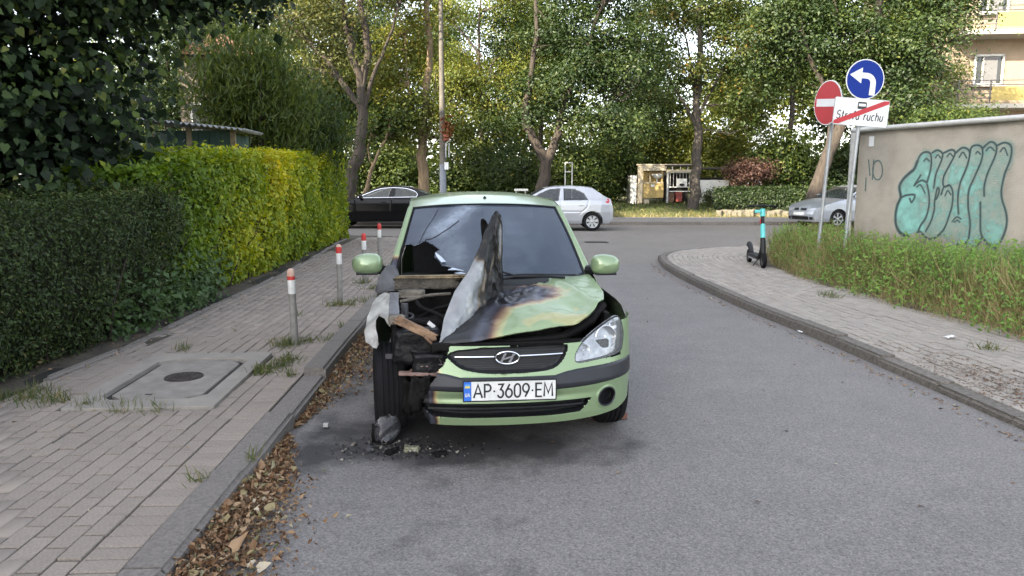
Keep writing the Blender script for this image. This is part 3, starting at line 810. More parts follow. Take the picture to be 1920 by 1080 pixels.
UB = [(730, 325, 60, 60, 38, lm_mid, 'dark bush between the sapling and the sunlit trunk'),
      (880, 320, 60, 60, 37, lm_mid, 'dark bush right of the pole behind the green car roof'),
      (960, 330, 55, 50, 36, lm_mid, 'green bush left of the forked maple trunk'),
      (1090, 320, 60, 60, 37, lm_mid, 'dark bush behind the silver hatchback roof'),
      (1150, 300, 50, 70, 39, lm_mid, 'green bush left of the white shed end'),
      (1240, 265, 75, 50, 44, lm_yel, 'bright yellow-green bush rising behind the sheds'),
      (1345, 275, 60, 55, 43, lm_yel, 'bright yellow-green bush right of the slender maple'),
      (1470, 300, 55, 60, 37, lm_mid, 'grey-green bush behind the clipped far hedge'),
      (1600, 320, 60, 70, 37, lm_dark, 'dark bush behind the sign posts')]
for i, (x, y, rx, ry, Y, lmn, lb) in enumerate(UB):
    bush('bush', lb, [pb(x, y, rx, ry, Y), pb(x - rx * .6, y + 20, rx * .6, ry * .7, Y - 0.5), pb(x + rx * .5, y + 15, rx * .6, ry * .7, Y + 0.4)], lmn, 170, 65, 0.17, 0.34, 60 + i, 'bushes of the wood behind the street', base=at(x, 380, Y))
bush('shrub', 'reddish-leaved shrub above the clipped far hedge', [pb(1415, 318, 45, 18, 35.5), pb(1385, 330, 25, 16, 35.3)], lm_purple, 90, 60, 0.10, 0.25, 90, base=at(1410, 372, 35.5))
bush('shrub', 'small leafy shrub growing against the white shed panel', [pb(1328, 372, 12, 16, 36.0)], lm_mid, 26, 40, 0.09, 0.16, 91, base=at(1328, 386, 36))
bush('shrub', 'green shrub showing over the garage roof', [pb(1765, 228, 55, 15, 20), pb(1835, 228, 40, 12, 20.3)], lm_mid, 120, 60, 0.09, 0.22, 92, base=at(1800, 400, 20))

# ---- distant wood
rs = np.random.default_rng(77)
bl = [((x, 60 + rs.normal() * 2.5, 2 + 9 * rs.random()), (3.2, 2.2, 2.4)) for x in np.linspace(-34, 40, 46) for _ in range(2) if not (-7.5 < x < -2.5 and _ == 1)]
bl = [b for b in bl if not (-8.5 < b[0][0] < -3.5 and b[0][2] > 5.0)]
P, Nn, tt, cc = clumps(bl, 1500, 34, 0.75, rs)
V, F, t_ = leaves(P, Nn, 0.42 * (0.6 + 0.7 * rs.random(len(P))), rs, 'diamond', 0.6, 0.1, tint=tt)
tag(fast('far_wood', V, F, lm_yel, attrs={'tint': t_}), 'distant green wood behind all the trees', 'wood', kind='stuff')
P = np.column_stack([rs.uniform(-45, 50, 16000), 55 + rs.uniform(0, 6, 16000), 0.3 + 4.0 * rs.random(16000) ** 1.4])
V, F, t_ = leaves(P, rs.normal(size=P.shape) + np.array([0, -0.6, 0.5]), 0.5, rs, 'diamond', 0.7, 0.1)
tag(fast('undergrowth', V, F, lm_dark, attrs={'tint': t_}), 'dark undergrowth at the foot of the distant wood', 'undergrowth', kind='stuff')

# ---- hedges
def hedge(name, label, path, hgt, thick, n, lsize, lmat, seed, tintf, lump=0.10, width=0.6, z0=0.1, z_low=0.0, shell=None):
    """path: points of the street-side face on the ground"""
    rs_ = np.random.default_rng(seed)
    C = catmull(np.array([(x, y) for x, y in path], float), 16); seg = np.linalg.norm(np.diff(C, axis=0), axis=1); s = np.concatenate([[0], np.cumsum(seg)]); Ltot = s[-1]
    base = Vector((C[0][0], C[0][1], z0)); t = thing(name, label, 'hedge', base)
    def frame(q):
        x, y = np.interp(q, s, C[:, 0]), np.interp(q, s, C[:, 1])
        dx, dy = np.interp(q + 0.1, s, C[:, 0]) - np.interp(q - 0.1, s, C[:, 0]), np.interp(q + 0.1, s, C[:, 1]) - np.interp(q - 0.1, s, C[:, 1])
        l = np.hypot(dx, dy) + 1e-9
        return x, y, dy / l, -dx / l               # outward normal (towards the street)
    H = lambda q: np.interp(q, np.linspace(0, Ltot, len(hgt)), hgt)
    q = rs_.random(n) * Ltot; u = rs_.random(n); h = H(q)
    face = u < 0.62; top = (u >= 0.62) & (u < 0.90); end = u >= 0.90
    w = rs_.random(n); d = np.zeros(n); z = np.zeros(n); nx = np.zeros(n); nzv = np.zeros(n); ne = np.zeros(n)
    z[face] = z_low + (h[face] - z_low) * w[face]; d[face] = 0; nx[face] = 1
    z[top] = h[top]; d[top] = -thick * w[top] ; nzv[top] = 1
    ee = rs_.random(n) < 0.6
    q[end] = np.where(ee[end], Ltot, 0.0); z[end] = H(q[end]) * w[end]; d[end] = -thick * rs_.random(end.sum()); ne[end] = np.where(ee[end], 1, -1)
    rnd_ = np.clip((z - (h - 0.22)) / 0.22, 0, 1)
    d = d - 0.16 * rnd_ * (face)
    x, y, ox, oy = frame(q)
    lump_v = nz(np.column_stack([x * 1.0, y, z]), 1.6, seed) * lump + nz(np.column_stack([x, y, z]), 5.0, seed + 2) * lump * 0.45
    depth = -np.abs(rs_.normal(size=n)) * 0.13 + lump_v
    sprig = rs_.random(n) < 0.05; depth[sprig] += 0.05 + 0.07 * rs_.random(sprig.sum())
    under = np.clip(1 - z / 0.4, 0, 1) * 0.18
    X = x + ox * (d + depth * nx - under * nx); Y = y + oy * (d + depth * nx - under * nx) + ne * depth * 0.8; Z = z0 + z + depth * nzv
    P = np.column_stack([X, Y, Z])
    Nn = np.column_stack([ox * nx, oy * nx + ne, nzv + 0.35]) + rs_.normal(size=(n, 3)) * 0.55
    tt = np.clip(tintf(P, rs_) , 0, 1)
    V, F, t_ = leaves(P - np.array(base), Nn, lsize * (0.55 + 0.8 * rs_.random(n)), rs_, 'diamond', width, 0.12, tint=tt)
    fast('foliage', V, F, lmat, t, attrs={'tint': t_})
    # twiggy core
    mb = MB(); qs = np.linspace(0.1, Ltot - 0.1, 40); xx, yy, ax, ay = frame(qs)
    for a, b in ((0.20, 0.2),):
        rows = []
        for k in range(40):
            hh = H(qs[k]) - 0.16
            rows.append([(xx[k] - ax[k] * a_ - base.x, yy[k] - ay[k] * a_ - base.y, zz) for a_, zz in ((0.42, 0.0), (0.24, 0.25), (0.20, hh * 0.6), (0.30, hh), (thick * 0.7, hh), (thick, hh * 0.6), (thick, 0))])
        P_ = np.array(rows); P_ += (nz(P_.reshape(-1, 3), 3.0, seed) * 0.05).reshape(P_.shape[0], P_.shape[1], 1)
        mb.grid(P_)
    mb.build('twigs', M('hedge_core', (0.018, 0.02, 0.01), 1.0, col2=(0.03, 0.022, 0.014), scale=30, bump=1.0, bscale=50), t)
    mb = MB()
    for i in range(int(Ltot * 5)):
        q0 = rs_.random() * Ltot; X0, Y0, ax_, ay_ = [float(v) for v in frame(np.array([q0]))]; a_ = 0.12 + 0.25 * rs_.random()
        p0 = Vector((X0 - ax_ * a_, Y0 - ay_ * a_, z0)) - base; l = 0.5 + 0.6 * rs_.random()
        mb.tube([p0, p0 + Vector((rs_.normal() * 0.05 + ax_ * 0.05, rs_.normal() * 0.08, l * 0.5)), p0 + Vector((rs_.normal() * 0.1 + ax_ * 0.14, rs_.normal() * 0.16, l))], [0.012, 0.009, 0.004], 5, cap=False)
    tag(mb.build('stems', bark, t, smooth=True), kind='stuff')
    return t
lm_privet = leafmat('leaf_privet', [(0.0, (0.030, 0.055, 0.008)), (0.25, (0.075, 0.135, 0.014)), (0.5, (0.165, 0.235, 0.024)), (0.75, (0.38, 0.39, 0.035)), (1.0, (0.68, 0.52, 0.045))], 0.38, 0.5, 0.25)
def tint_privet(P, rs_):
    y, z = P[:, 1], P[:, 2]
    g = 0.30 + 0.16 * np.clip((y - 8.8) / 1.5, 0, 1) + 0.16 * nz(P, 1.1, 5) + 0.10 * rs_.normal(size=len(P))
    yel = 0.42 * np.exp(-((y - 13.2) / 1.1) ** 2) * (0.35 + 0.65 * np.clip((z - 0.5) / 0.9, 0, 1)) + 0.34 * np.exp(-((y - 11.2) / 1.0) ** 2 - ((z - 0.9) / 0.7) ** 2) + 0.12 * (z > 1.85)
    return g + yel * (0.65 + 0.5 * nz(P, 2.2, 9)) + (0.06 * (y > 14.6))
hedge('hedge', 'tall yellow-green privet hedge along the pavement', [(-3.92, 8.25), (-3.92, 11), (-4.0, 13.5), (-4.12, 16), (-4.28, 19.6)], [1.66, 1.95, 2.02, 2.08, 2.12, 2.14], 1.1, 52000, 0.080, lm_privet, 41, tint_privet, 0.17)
lm_box = leafmat('leaf_box', [(0.0, (0.014, 0.020, 0.008)), (0.4, (0.034, 0.058, 0.015)), (0.75, (0.068, 0.095, 0.024)), (1.0, (0.19, 0.14, 0.06))], 0.25, 0.55, 0.25)
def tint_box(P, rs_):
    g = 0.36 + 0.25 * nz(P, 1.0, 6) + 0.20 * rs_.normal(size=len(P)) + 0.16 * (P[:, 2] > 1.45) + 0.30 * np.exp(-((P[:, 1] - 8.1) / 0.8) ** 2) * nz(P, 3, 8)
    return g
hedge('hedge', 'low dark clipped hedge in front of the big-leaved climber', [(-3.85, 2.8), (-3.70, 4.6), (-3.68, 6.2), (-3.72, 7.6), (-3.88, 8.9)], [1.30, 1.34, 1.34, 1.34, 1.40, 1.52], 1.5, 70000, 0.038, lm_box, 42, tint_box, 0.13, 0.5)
hedge('hedge', 'long low clipped hedge beyond the cross street', [(9.3, 34.0), (12.0, 33.6), (15.5, 33.2)], [1.05, 1.1, 1.15], 1.2, 16000, 0.10, lm_dark, 43, lambda P, rs_: 0.4 + 0.2 * nz(P, 1, 3) + 0.2 * rs_.normal(size=len(P)), 0.1, z0=0.25)

# nettles and sprigs standing in front of the dark hedge
rs = np.random.default_rng(51)
P = []; T = []
for i in range(70):
    y = rs.uniform(6.9, 9.6); x = edge_x(y) - 0.12 - 0.25 * rs.random(); h = 0.25 + 0.45 * rs.random(); lean = rs.normal(size=2) * 0.12
    m_ = int(10 + 20 * rs.random()); w = rs.random(m_); c = rs.random()
    P.append(np.column_stack([x + lean[0] * w + rs.normal(size=m_) * 0.05, y + lean[1] * w + rs.normal(size=m_) * 0.05, 0.1 + h * w])); T.append(np.clip(0.25 + 0.3 * c + 0.25 * rs.random(m_), 0, 1))
P = np.vstack(P); T = np.concatenate(T)
V, F, t_ = leaves(P, rs.normal(size=P.shape) * 0.5 + np.array([0.5, -0.3, 0.7]), 0.05 + 0.05 * rs.random(len(P)), rs, 'diamond', 0.6, 0.1, tint=T)
tag(fast('nettles', V, F, leafmat('leaf_nettle', [(0.0, (0.02, 0.045, 0.015)), (0.5, (0.05, 0.095, 0.028)), (1.0, (0.10, 0.15, 0.04))], 0.3), attrs={'tint': t_}), 'low nettles and sprigs at the foot of the dark hedge', 'weeds', kind='stuff')

# ---- the big-leaved climber on the left
rs = np.random.default_rng(52)
cl = thing('climber', 'dark tree smothered by a climber with large heart-shaped leaves', 'climber', (-6.2, 8.6, 0.1))
cb = np.array((-6.2, 8.6, 0.1))
blobs = [((-6.9, 6.6, 2.6), (1.9, 1.6, 2.1)), ((-5.9, 8.6, 2.5), (1.5, 1.8, 2.3)), ((-6.6, 7.8, 4.6), (2.2, 2.2, 1.8)), ((-5.4, 9.4, 3.6), (1.2, 1.6, 1.8)), ((-5.0, 8.6, 5.6), (1.6, 2.0, 1.3)), ((-4.0, 8.4, 4.9), (1.2, 1.5, 0.75)),
         ((-7.5, 5.6, 4.4), (2.2, 1.6, 2.2)), ((-5.2, 8.8, 1.9), (0.9, 1.2, 0.8)), ((-3.3, 8.6, 4.45), (0.9, 1.2, 0.5)), ((-4.3, 8.8, 3.75), (0.9, 1.1, 0.45)), ((-3.3, 8.8, 3.80), (0.8, 1.0, 0.30))]
lm_vine = leafmat('leaf_climber', [(0.0, (0.005, 0.010, 0.005)), (0.4, (0.013, 0.026, 0.010)), (0.75, (0.034, 0.060, 0.017)), (0.93, (0.075, 0.11, 0.022)), (1.0, (0.13, 0.13, 0.03))], 0.28, 0.55, 0.22)
P, Nn, tt, cc = clumps([(np.array(c) - cb, np.array(r)) for c, r in blobs], 820, 38, 0.25, rs, 0.70, 0.9)
w_ = P + cb; k = (P[:, 2] > 0.9) & ((w_[:, 0] < -0.42 * w_[:, 1] - 0.05) | (w_[:, 2] > 3.2)); P, Nn, tt = P[k], Nn[k], tt[k]
Nn = Nn + np.array([0.5, -0.9, 0.1])
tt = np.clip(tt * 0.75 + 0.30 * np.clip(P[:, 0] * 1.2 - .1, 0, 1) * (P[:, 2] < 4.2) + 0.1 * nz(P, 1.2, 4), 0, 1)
sz = 0.072 * (0.5 + 0.9 * rs.random(len(P)))
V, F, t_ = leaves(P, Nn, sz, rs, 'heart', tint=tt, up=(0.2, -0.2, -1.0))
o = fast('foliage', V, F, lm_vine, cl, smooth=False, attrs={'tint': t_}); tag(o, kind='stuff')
P3, N3, t3, c3 = clumps([(np.array(c) - cb, np.array(r)) for c, r in blobs[-2:]] + [(np.array((-2.95, 8.7, 3.72)) - cb, np.array((.5, .7, .2)))], 110, 34, 0.16, rs, 0.1, 0.7)
V, F, t_ = leaves(P3, N3 + np.array([0.3, -0.6, 0]), 0.062 * (0.5 + 0.8 * rs.random(len(P3))), rs, 'heart', tint=t3 * .7, up=(0.2, -0.2, -1.0))
o = fast('overhanging_foliage', V, F, lm_vine, cl, attrs={'tint': t_}); tag(o, kind='stuff')
mb = MB(); trunk_mesh(mb, [(.25, -.2, 4.0), (1.4, 0, 4.0), (2.5, .15, 3.75), (3.3, .1, 3.6)], .06, .012); mb.build('limb', bark_dark, cl, smooth=True)
# inner leaves, all from the dark end of the tint ramp
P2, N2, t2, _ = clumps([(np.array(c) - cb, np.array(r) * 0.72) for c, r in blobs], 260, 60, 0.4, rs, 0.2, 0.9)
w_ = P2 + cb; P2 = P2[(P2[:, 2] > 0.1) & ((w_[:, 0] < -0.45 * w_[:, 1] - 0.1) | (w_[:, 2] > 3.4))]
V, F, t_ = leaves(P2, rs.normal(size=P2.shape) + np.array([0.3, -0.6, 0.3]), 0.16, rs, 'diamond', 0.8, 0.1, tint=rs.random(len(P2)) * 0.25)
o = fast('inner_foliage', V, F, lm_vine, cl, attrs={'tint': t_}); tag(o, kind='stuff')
mb = MB(); trunk_mesh(mb, [(0, 0, -0.2), (0.1, -0.1, 1.2), (-0.1, 0, 2.6), (0.3, -0.2, 4.2), (1.2, -0.1, 5.2)], 0.2, 0.07); mb.build('trunk', bark_dark, cl, smooth=True)
mb = MB(); trunk_mesh(mb, [(-0.05, 0, 2.2), (-0.8, -0.8, 3.4), (-1.2, -1.8, 4.6)], 0.11, 0.04); mb.build('limb', bark_dark, cl, smooth=True)
# the largest leaves facing the street, one by one
lms = []
for s_ in range(8):
    V, F, _ = leaves(np.zeros((1, 3)), np.array([[0, 0, 1.0]]), [1.0], np.random.default_rng(200 + s_), 'heart', up=(3, 0, 0))
    me = bpy.data.meshes.new('leaf'); me.from_pydata(V.tolist(), [], F.tolist()); me.materials.append(lm_vine)
    a_ = me.attributes.new('tint', 'FLOAT', 'POINT'); a_.data.foreach_set('value', np.full(len(V), 0.25 + 0.09 * s_, dtype=np.float32)); lms.append(me)
cand = []
for k_ in range(0, len(P), 3):
    w_ = P[k_] + cb; q_ = w_[0] / w_[1] * 1400 + 960; zz = 340 - (w_[2] - 1.6) / w_[1] * 1400
    nn_ = Nn[k_] / np.linalg.norm(Nn[k_])
    if -30 < q_ < 400 and -40 < zz < 370 and nn_[0] * .5 - nn_[1] * .8 > .35: cand.append((w_ + np.array((.05, -.09, .02)), nn_))
random.shuffle(cand)
for i, (p, d) in enumerate(cand[:300]):
    o = link(bpy.data.objects.new('leaf', lms[i % 8]), cl); s_ = random.uniform(0.07, 0.125)
    nrm = Vector((d[0] + 0.4, d[1] - 0.7, d[2] * 0.5 + 0.5)) + Vector((random.gauss(0, .35), random.gauss(0, .35), random.gauss(0, .3)))
    tdir = Vector((random.gauss(0, .5), random.gauss(0, .4), -1.0)); zax = nrm.normalized(); xax = (tdir - zax * tdir.dot(zax)).normalized(); yax = zax.cross(xax)
    Mx = Matrix((xax, yax, zax)).transposed().to_4x4()
    o.rotation_euler = Mx.to_euler(); o.location = Vector(p) - Vector(cb); o.scale = (s_, s_, s_)

# feathery shrub behind the little shed
rs = np.random.default_rng(53)
def feather(label, blobs, n, seed, base, tmin=0.2):
    t = thing('shrub', label, 'shrub', base); rs_ = np.random.default_rng(seed)
    B = [(np.array(c) - np.array(base), np.array(r)) for c, r in blobs]
    P, Nn, tt, cc = clumps(B, n, 60, 0.26, rs_, 0.3, 1.6)
    Nn = rs_.normal(size=P.shape)
    V, F, t_ = leaves(P, Nn, 0.20 * (0.6 + 0.7 * rs_.random(len(P))), rs_, 'diamond', 0.16, 0.05, tint=np.clip(tmin + tt * 0.6, 0, 1), up=(0.15, 0, 1.5))
    fast('foliage', V, F, lm_mid, t, attrs={'tint': t_})
    mb = MB()
    for c in cc[:20]: mb.tube([(0, 0, 0), (c[0] * 0.5, c[1] * 0.5, c[2] * 0.6), c], [0.04, 0.025, 0.008], 5, cap=False)
    tag(mb.build('stems', bark, t, smooth=True), kind='stuff')
feather('feathery yellow-green shrub rising behind the little green shed', [pb(460, 175, 85, 70, 15.5), pb(530, 215, 60, 60, 15.5), pb(425, 190, 50, 70, 15.5), pb(440, 140, 40, 35, 15.5), pb(490, 120, 40, 35, 16)], 210, 54, at(490, 470, 15.5), 0.35)
feather('dark feathery shrub above the far end of the privet hedge', [pb(570, 235, 55, 50, 17), pb(610, 255, 35, 40, 17.5), pb(540, 265, 50, 35, 16.5)], 110, 55, at(580, 460, 17), 0.0)

# ---- verge weeds on the right
GW0, GW1 = np.array((6.2, 13.3)), np.array((9.0, 6.7))      # foot of the garage wall
def wall_side(P):
    d = GW1 - GW0; nrm = np.array((d[1], -d[0])) / np.hypot(*d)  # towards the street
    return (P[:, :2] - GW0) @ nrm
rs = np.random.default_rng(56)
c = np.column_stack([rs.uniform(3.8, 11, 26000), rs.uniform(4, 17.5, 26000), np.zeros(26000)])
kd = kerb_dist(c); ws = wall_side(c)
vx = lambda c: c[:, 0] > np.interp(c[:, 1], [4, 6.6, 8.7, 10.2, 13.2, 14.5, 16, 18], [4.6, 4.6, 4.30, 4.25, 4.72, 5.1, 5.7, 6.6])
c = c[(kd > 1.62) & vx(c) & ((ws > 0.05) | (c[:, 1] > 13.6))]; kd = kerb_dist(c)
edgew = np.clip((kd - 1.55) / 0.8, 0, 1)
dens = rs.random(len(c)) < (0.35 + 0.65 * edgew); c, kd, edgew = c[dens], kd[dens], edgew[dens]
c = c[:8200]; kd = kd[:8200]; edgew = edgew[:8200]
hgt = (0.08 + 0.42 * edgew ** 1.2) * (0.7 + 0.5 * rs.random(len(c))) * (1 + 0.35 * nz(c, 0.9, 12))
P = []; T = []
for i in range(len(c)):
    m_ = 7; w = 0.25 + 0.75 * rs.random(m_)
    P.append(np.column_stack([c[i, 0] + rs.normal(size=m_) * 0.07, c[i, 1] + rs.normal(size=m_) * 0.07, 0.1 + 0.12 * edgew[i] + hgt[i] * w])); T.append(0.2 + 0.35 * w + 0.3 * rs.random(m_))
P = np.vstack(P); T = np.clip(np.concatenate(T) + 0.22 * nz(P, 0.9, 14), 0, 1)
V, F, t_ = leaves(P, rs.normal(size=P.shape) * 0.5 + np.array([-0.3, -0.4, 0.8]), 0.022 + 0.045 * rs.random(len(P)), rs, 'diamond', 0.5, 0.12, tint=T)
lm_weed = leafmat('leaf_weed', [(0.0, (0.028, 0.068, 0.012)), (0.5, (0.090, 0.195, 0.032)), (1.0, (0.21, 0.33, 0.06))], 0.33)
tag(fast('weeds', V, F, lm_weed, attrs={'tint': t_}), 'dense green weeds on the verge below the graffiti wall', 'weeds', kind='stuff')
lm_straw = leafmat('straw', [(0.0, (0.045, 0.075, 0.018)), (0.4, (0.11, 0.12, 0.035)), (0.7, (0.25, 0.20, 0.085)), (1.0, (0.36, 0.29, 0.15))], 0.3, 0.6)
c = np.column_stack([rs.uniform(3.8, 10, 90000), rs.uniform(4, 18, 90000), np.full(90000, 0.1)])
kd = kerb_dist(c); ws = wall_side(c); keep = (kd > 1.6) & vx(c + np.array([.08, 0, 0])) & ((ws > 0.02) | (c[:, 1] > 13.6)); c, kd, ws = c[keep], kd[keep], ws[keep]
pr = np.clip(1.1 - np.abs(kd - 2.1) * 0.8, 0.10, 1) + 0.5 * np.exp(-((c[:, 0] - 5.5) / 0.8) ** 2 - ((c[:, 1] - 14.8) / 0.9) ** 2) + 0.35 * np.exp(-(ws / 0.35) ** 2)
pr += 0.5 * np.clip((8.5 - c[:, 1]) / 3, 0, 1)
pr *= 0.55 + 0.9 * np.clip(nz(c, 0.7, 17) + 0.4, 0, 1)
k = rs.random(len(c)) < pr; c, kd = c[k][:26000], kd[k][:26000]
ln = (0.14 + 0.48 * np.clip((kd - 1.6) / 0.8, 0, 1)) * (0.6 + 0.7 * rs.random(len(c)))
V, F, t_ = leaves(c, rs.normal(size=c.shape) * np.array([1, 1, 0.25]), ln, rs, 'blade', 0.020, 0, tint=np.clip(0.52 + 0.45 * nz(c, 0.8, 18) + 0.25 * np.clip(2.4 - kd, 0, 1) + 0.22 * rs.normal(size=len(c)), 0, 1), up=(0, 0, 1.6))
tag(fast('dry_grass', V, F, lm_straw, attrs={'tint': t_}), 'tall straw-coloured grass along the verge edge', 'grass', kind='stuff')

# ---- small tufts: pavement joints, bollard feet, chamber edges, far bank
c = []
def tuft(x, y, n, s_, z=0.1): c.append(np.column_stack([x + rs.normal(size=n) * s_, y + rs.normal(size=n) * s_, np.full(n, z)]))
for x, y, n, s_ in ((-2.08, 6.75, 160, 0.07), (-1.95, 6.9, 60, 0.06), (-1.72, 6.95, 70, 0.05), (-2.12, 9.0, 160, 0.08), (-1.98, 9.0, 60, 0.05), (-1.80, 9.3, 140, 0.10), (-2.22, 11.0, 90, 0.06), (-1.92, 10.4, 120, 0.10), (-2.38, 13.2, 90, 0.07), (-1.9, 5.95, 110, 0.06), (-1.98, 5.75, 140, 0.05), (-1.88, 6.15, 80, 0.05), (-1.72, 5.65, 40, 0.03), (-3.15, 4.95, 130, 0.08), (-2.85, 4.83, 60, 0.05), (-2.6, 4.80, 60, 0.06), (-2.35, 4.78, 40, 0.05), (-3.42, 5.1, 180, 0.10), (-3.6, 4.9, 140, 0.12), (-2.95, 6.55, 50, 0.05), (-2.4, 8.3, 14, 0.03), (-2.8, 7.4, 10, 0.02), (-1.75, 7.6, 30, 0.03), (-1.42, 3.9, 16, 0.02), (-1.58, 3.6, 24, 0.04), (4.3, 6.6, 60, 0.06), (4.15, 9.6, 80, 0.08), (4.2, 9.8, 60, 0.07)):
    tuft(x, y, n, s_)
P = np.vstack(c)
V, F, t_ = leaves(P, rs.normal(size=P.shape) * np.array([1, 1, 0.3]), 0.04 + 0.07 * rs.random(len(P)), rs, 'blade', 0.07, 0, tint=np.clip(0.22 + 0.22 * rs.normal(size=len(P)), 0, 1), up=(0, 0, 1.0))
tag(fast('weed_tufts', V, F, lm_straw, attrs={'tint': t_}), 'small grass tufts in the paving joints and at bollard feet', 'weeds', kind='stuff')
P = np.column_stack([rs.uniform(-8, 15, 14000), 31.8 + 6 * rs.random(14000), np.zeros(14000)]); P[:, 2] = bank(P)
V, F, t_ = leaves(P, rs.normal(size=P.shape) * np.array([1, 1, 0.3]), 0.08 + 0.14 * rs.random(len(P)), rs, 'blade', 0.14, 0, tint=np.clip(0.05 + 0.5 * np.clip((35 - P[:, 1]) / 3, 0, 1) + 0.2 * rs.normal(size=len(P)), 0, 1), up=(0, 0, 1.0))
tag(fast('grass', V, F, lm_straw, attrs={'tint': t_}), 'short green and yellowing grass on the far bank', 'grass', kind='stuff')
# ================================================================== CARS
def inside(poly, X, Y):
    r = np.zeros(X.shape, bool); n = len(poly)
    for i in range(n):
        (x1, y1), (x2, y2) = poly[i], poly[(i + 1) % n]
        c = ((y1 > Y) != (y2 > Y)) & (X < (x2 - x1) * (Y - y1) / (y2 - y1 + 1e-12) + x1); r ^= c
    return r
def nearest(poly, X, Y, closed=True):
    best = np.full(X.shape, 1e9); bx = X.copy(); by = Y.copy(); n = len(poly)
    for i in range(n if closed else n - 1):
        (x1, y1), (x2, y2) = poly[i], poly[(i + 1) % n]
        dx, dy = x2 - x1, y2 - y1; t = np.clip(((X - x1) * dx + (Y - y1) * dy) / (dx * dx + dy * dy + 1e-12), 0, 1)
        px, py = x1 + t * dx, y1 + t * dy; d = np.hypot(X - px, Y - py); m = d < best
        best[m] = d[m]; bx[m] = px[m]; by[m] = py[m]
    return best, bx, by
def circle(cx, cy, r, n=28, r2=None): return [(cx + r * math.cos(2 * PI * k / n), cy + (r2 or r) * math.sin(2 * PI * k / n)) for k in range(n)]
def roundpoly(poly, k=5):
    P = np.array(poly, float); return [tuple(p) for p in catmull(np.vstack([P, P[:1]]), k)[:-1]]
def take(name, V, F, mat, parent, attrs=None, smooth=True):
    """part made of some faces of a bigger surface"""
    u, inv = np.unique(F, return_inverse=True)
    return fast(name, V[u], inv.reshape(F.shape), mat, parent, smooth, attrs={k: a[u] for k, a in (attrs or {}).items()})
def resample(pts, n):
    P = catmull(np.array(pts, float), 8); s = np.concatenate([[0], np.cumsum(np.linalg.norm(np.diff(P, axis=0), axis=1))])
    q = np.linspace(0, s[-1], n); return np.stack([np.interp(q, s, P[:, k]) for k in range(3)], 1)
def rowsurf(rows, nu, nv):
    A = np.stack([resample(r, nu) for r in rows]); out = []
    for j in range(nu): 
        P = catmull(A[:, j], 10); t = np.linspace(0, len(P) - 1, nv); i = np.arange(len(P)); out.append(np.stack([np.interp(t, i, P[:, k]) for k in range(3)], 1))
    return np.stack(out)          # (nu, nv, 3)
def gridF(a, b):
    I = np.arange(a * b).reshape(a, b); return np.stack([I[:-1, :-1], I[1:, :-1], I[1:, 1:], I[:-1, 1:]], -1).reshape(-1, 4)

rubber = M('rubber', (0.011, 0.011, 0.012), 0.85, spec=0.15, col2=(0.007, 0.007, 0.008), scale=20, bump=0.3, bscale=150)
plastic = M('black_plastic', (0.009, 0.0095, 0.011), 0.5, spec=0.3, col2=(0.006, 0.0065, 0.0075), scale=12, bump=0.1, bscale=200)
plastic_grey = M('rub_strip_plastic', (0.020, 0.021, 0.027), 0.45, spec=0.35, col2=(0.015, 0.016, 0.020), scale=8)
chrome = M('chrome', (0.75, 0.76, 0.78), 0.15, 1.0, col2=(0.62, 0.63, 0.66), scale=10)
alloy = M('alloy', (0.36, 0.37, 0.385), 0.35, 0.6, col2=(0.28, 0.29, 0.30), scale=8)
mat_glass_dark = glassmat('car_glass', (0.02, 0.024, 0.028), 0.78)
char = M('charred', (0.004, 0.004, 0.004), 0.85, spec=0.12, col2=(0.010, 0.009, 0.009), scale=16, bump=0.5, bscale=30, rough2=0.6)
char_grey = M('scorched_grey', (0.085, 0.085, 0.092), 0.75, col2=(0.014, 0.014, 0.015), scale=7, bump=0.6, bscale=30, detail=9)
rust = M('burnt_rust', (0.24, 0.135, 0.08), 0.85, col2=(0.07, 0.045, 0.035), scale=7, bump=0.6, bscale=40, detail=9)
tan_m = M('burnt_tan', (0.27, 0.17, 0.10), 0.85, col2=(0.075, 0.042, 0.026), scale=9, bump=0.5, bscale=40, detail=9)
ash_m = M('ash_grey', (0.19, 0.17, 0.14), 0.85, col2=(0.035, 0.030, 0.026), scale=7, bump=0.5, bscale=40, detail=9)
ash_white = M('bleached_panel', (0.44, 0.44, 0.42), 0.55, col2=(0.13, 0.125, 0.115), scale=9, bump=0.15, bscale=30, detail=9)

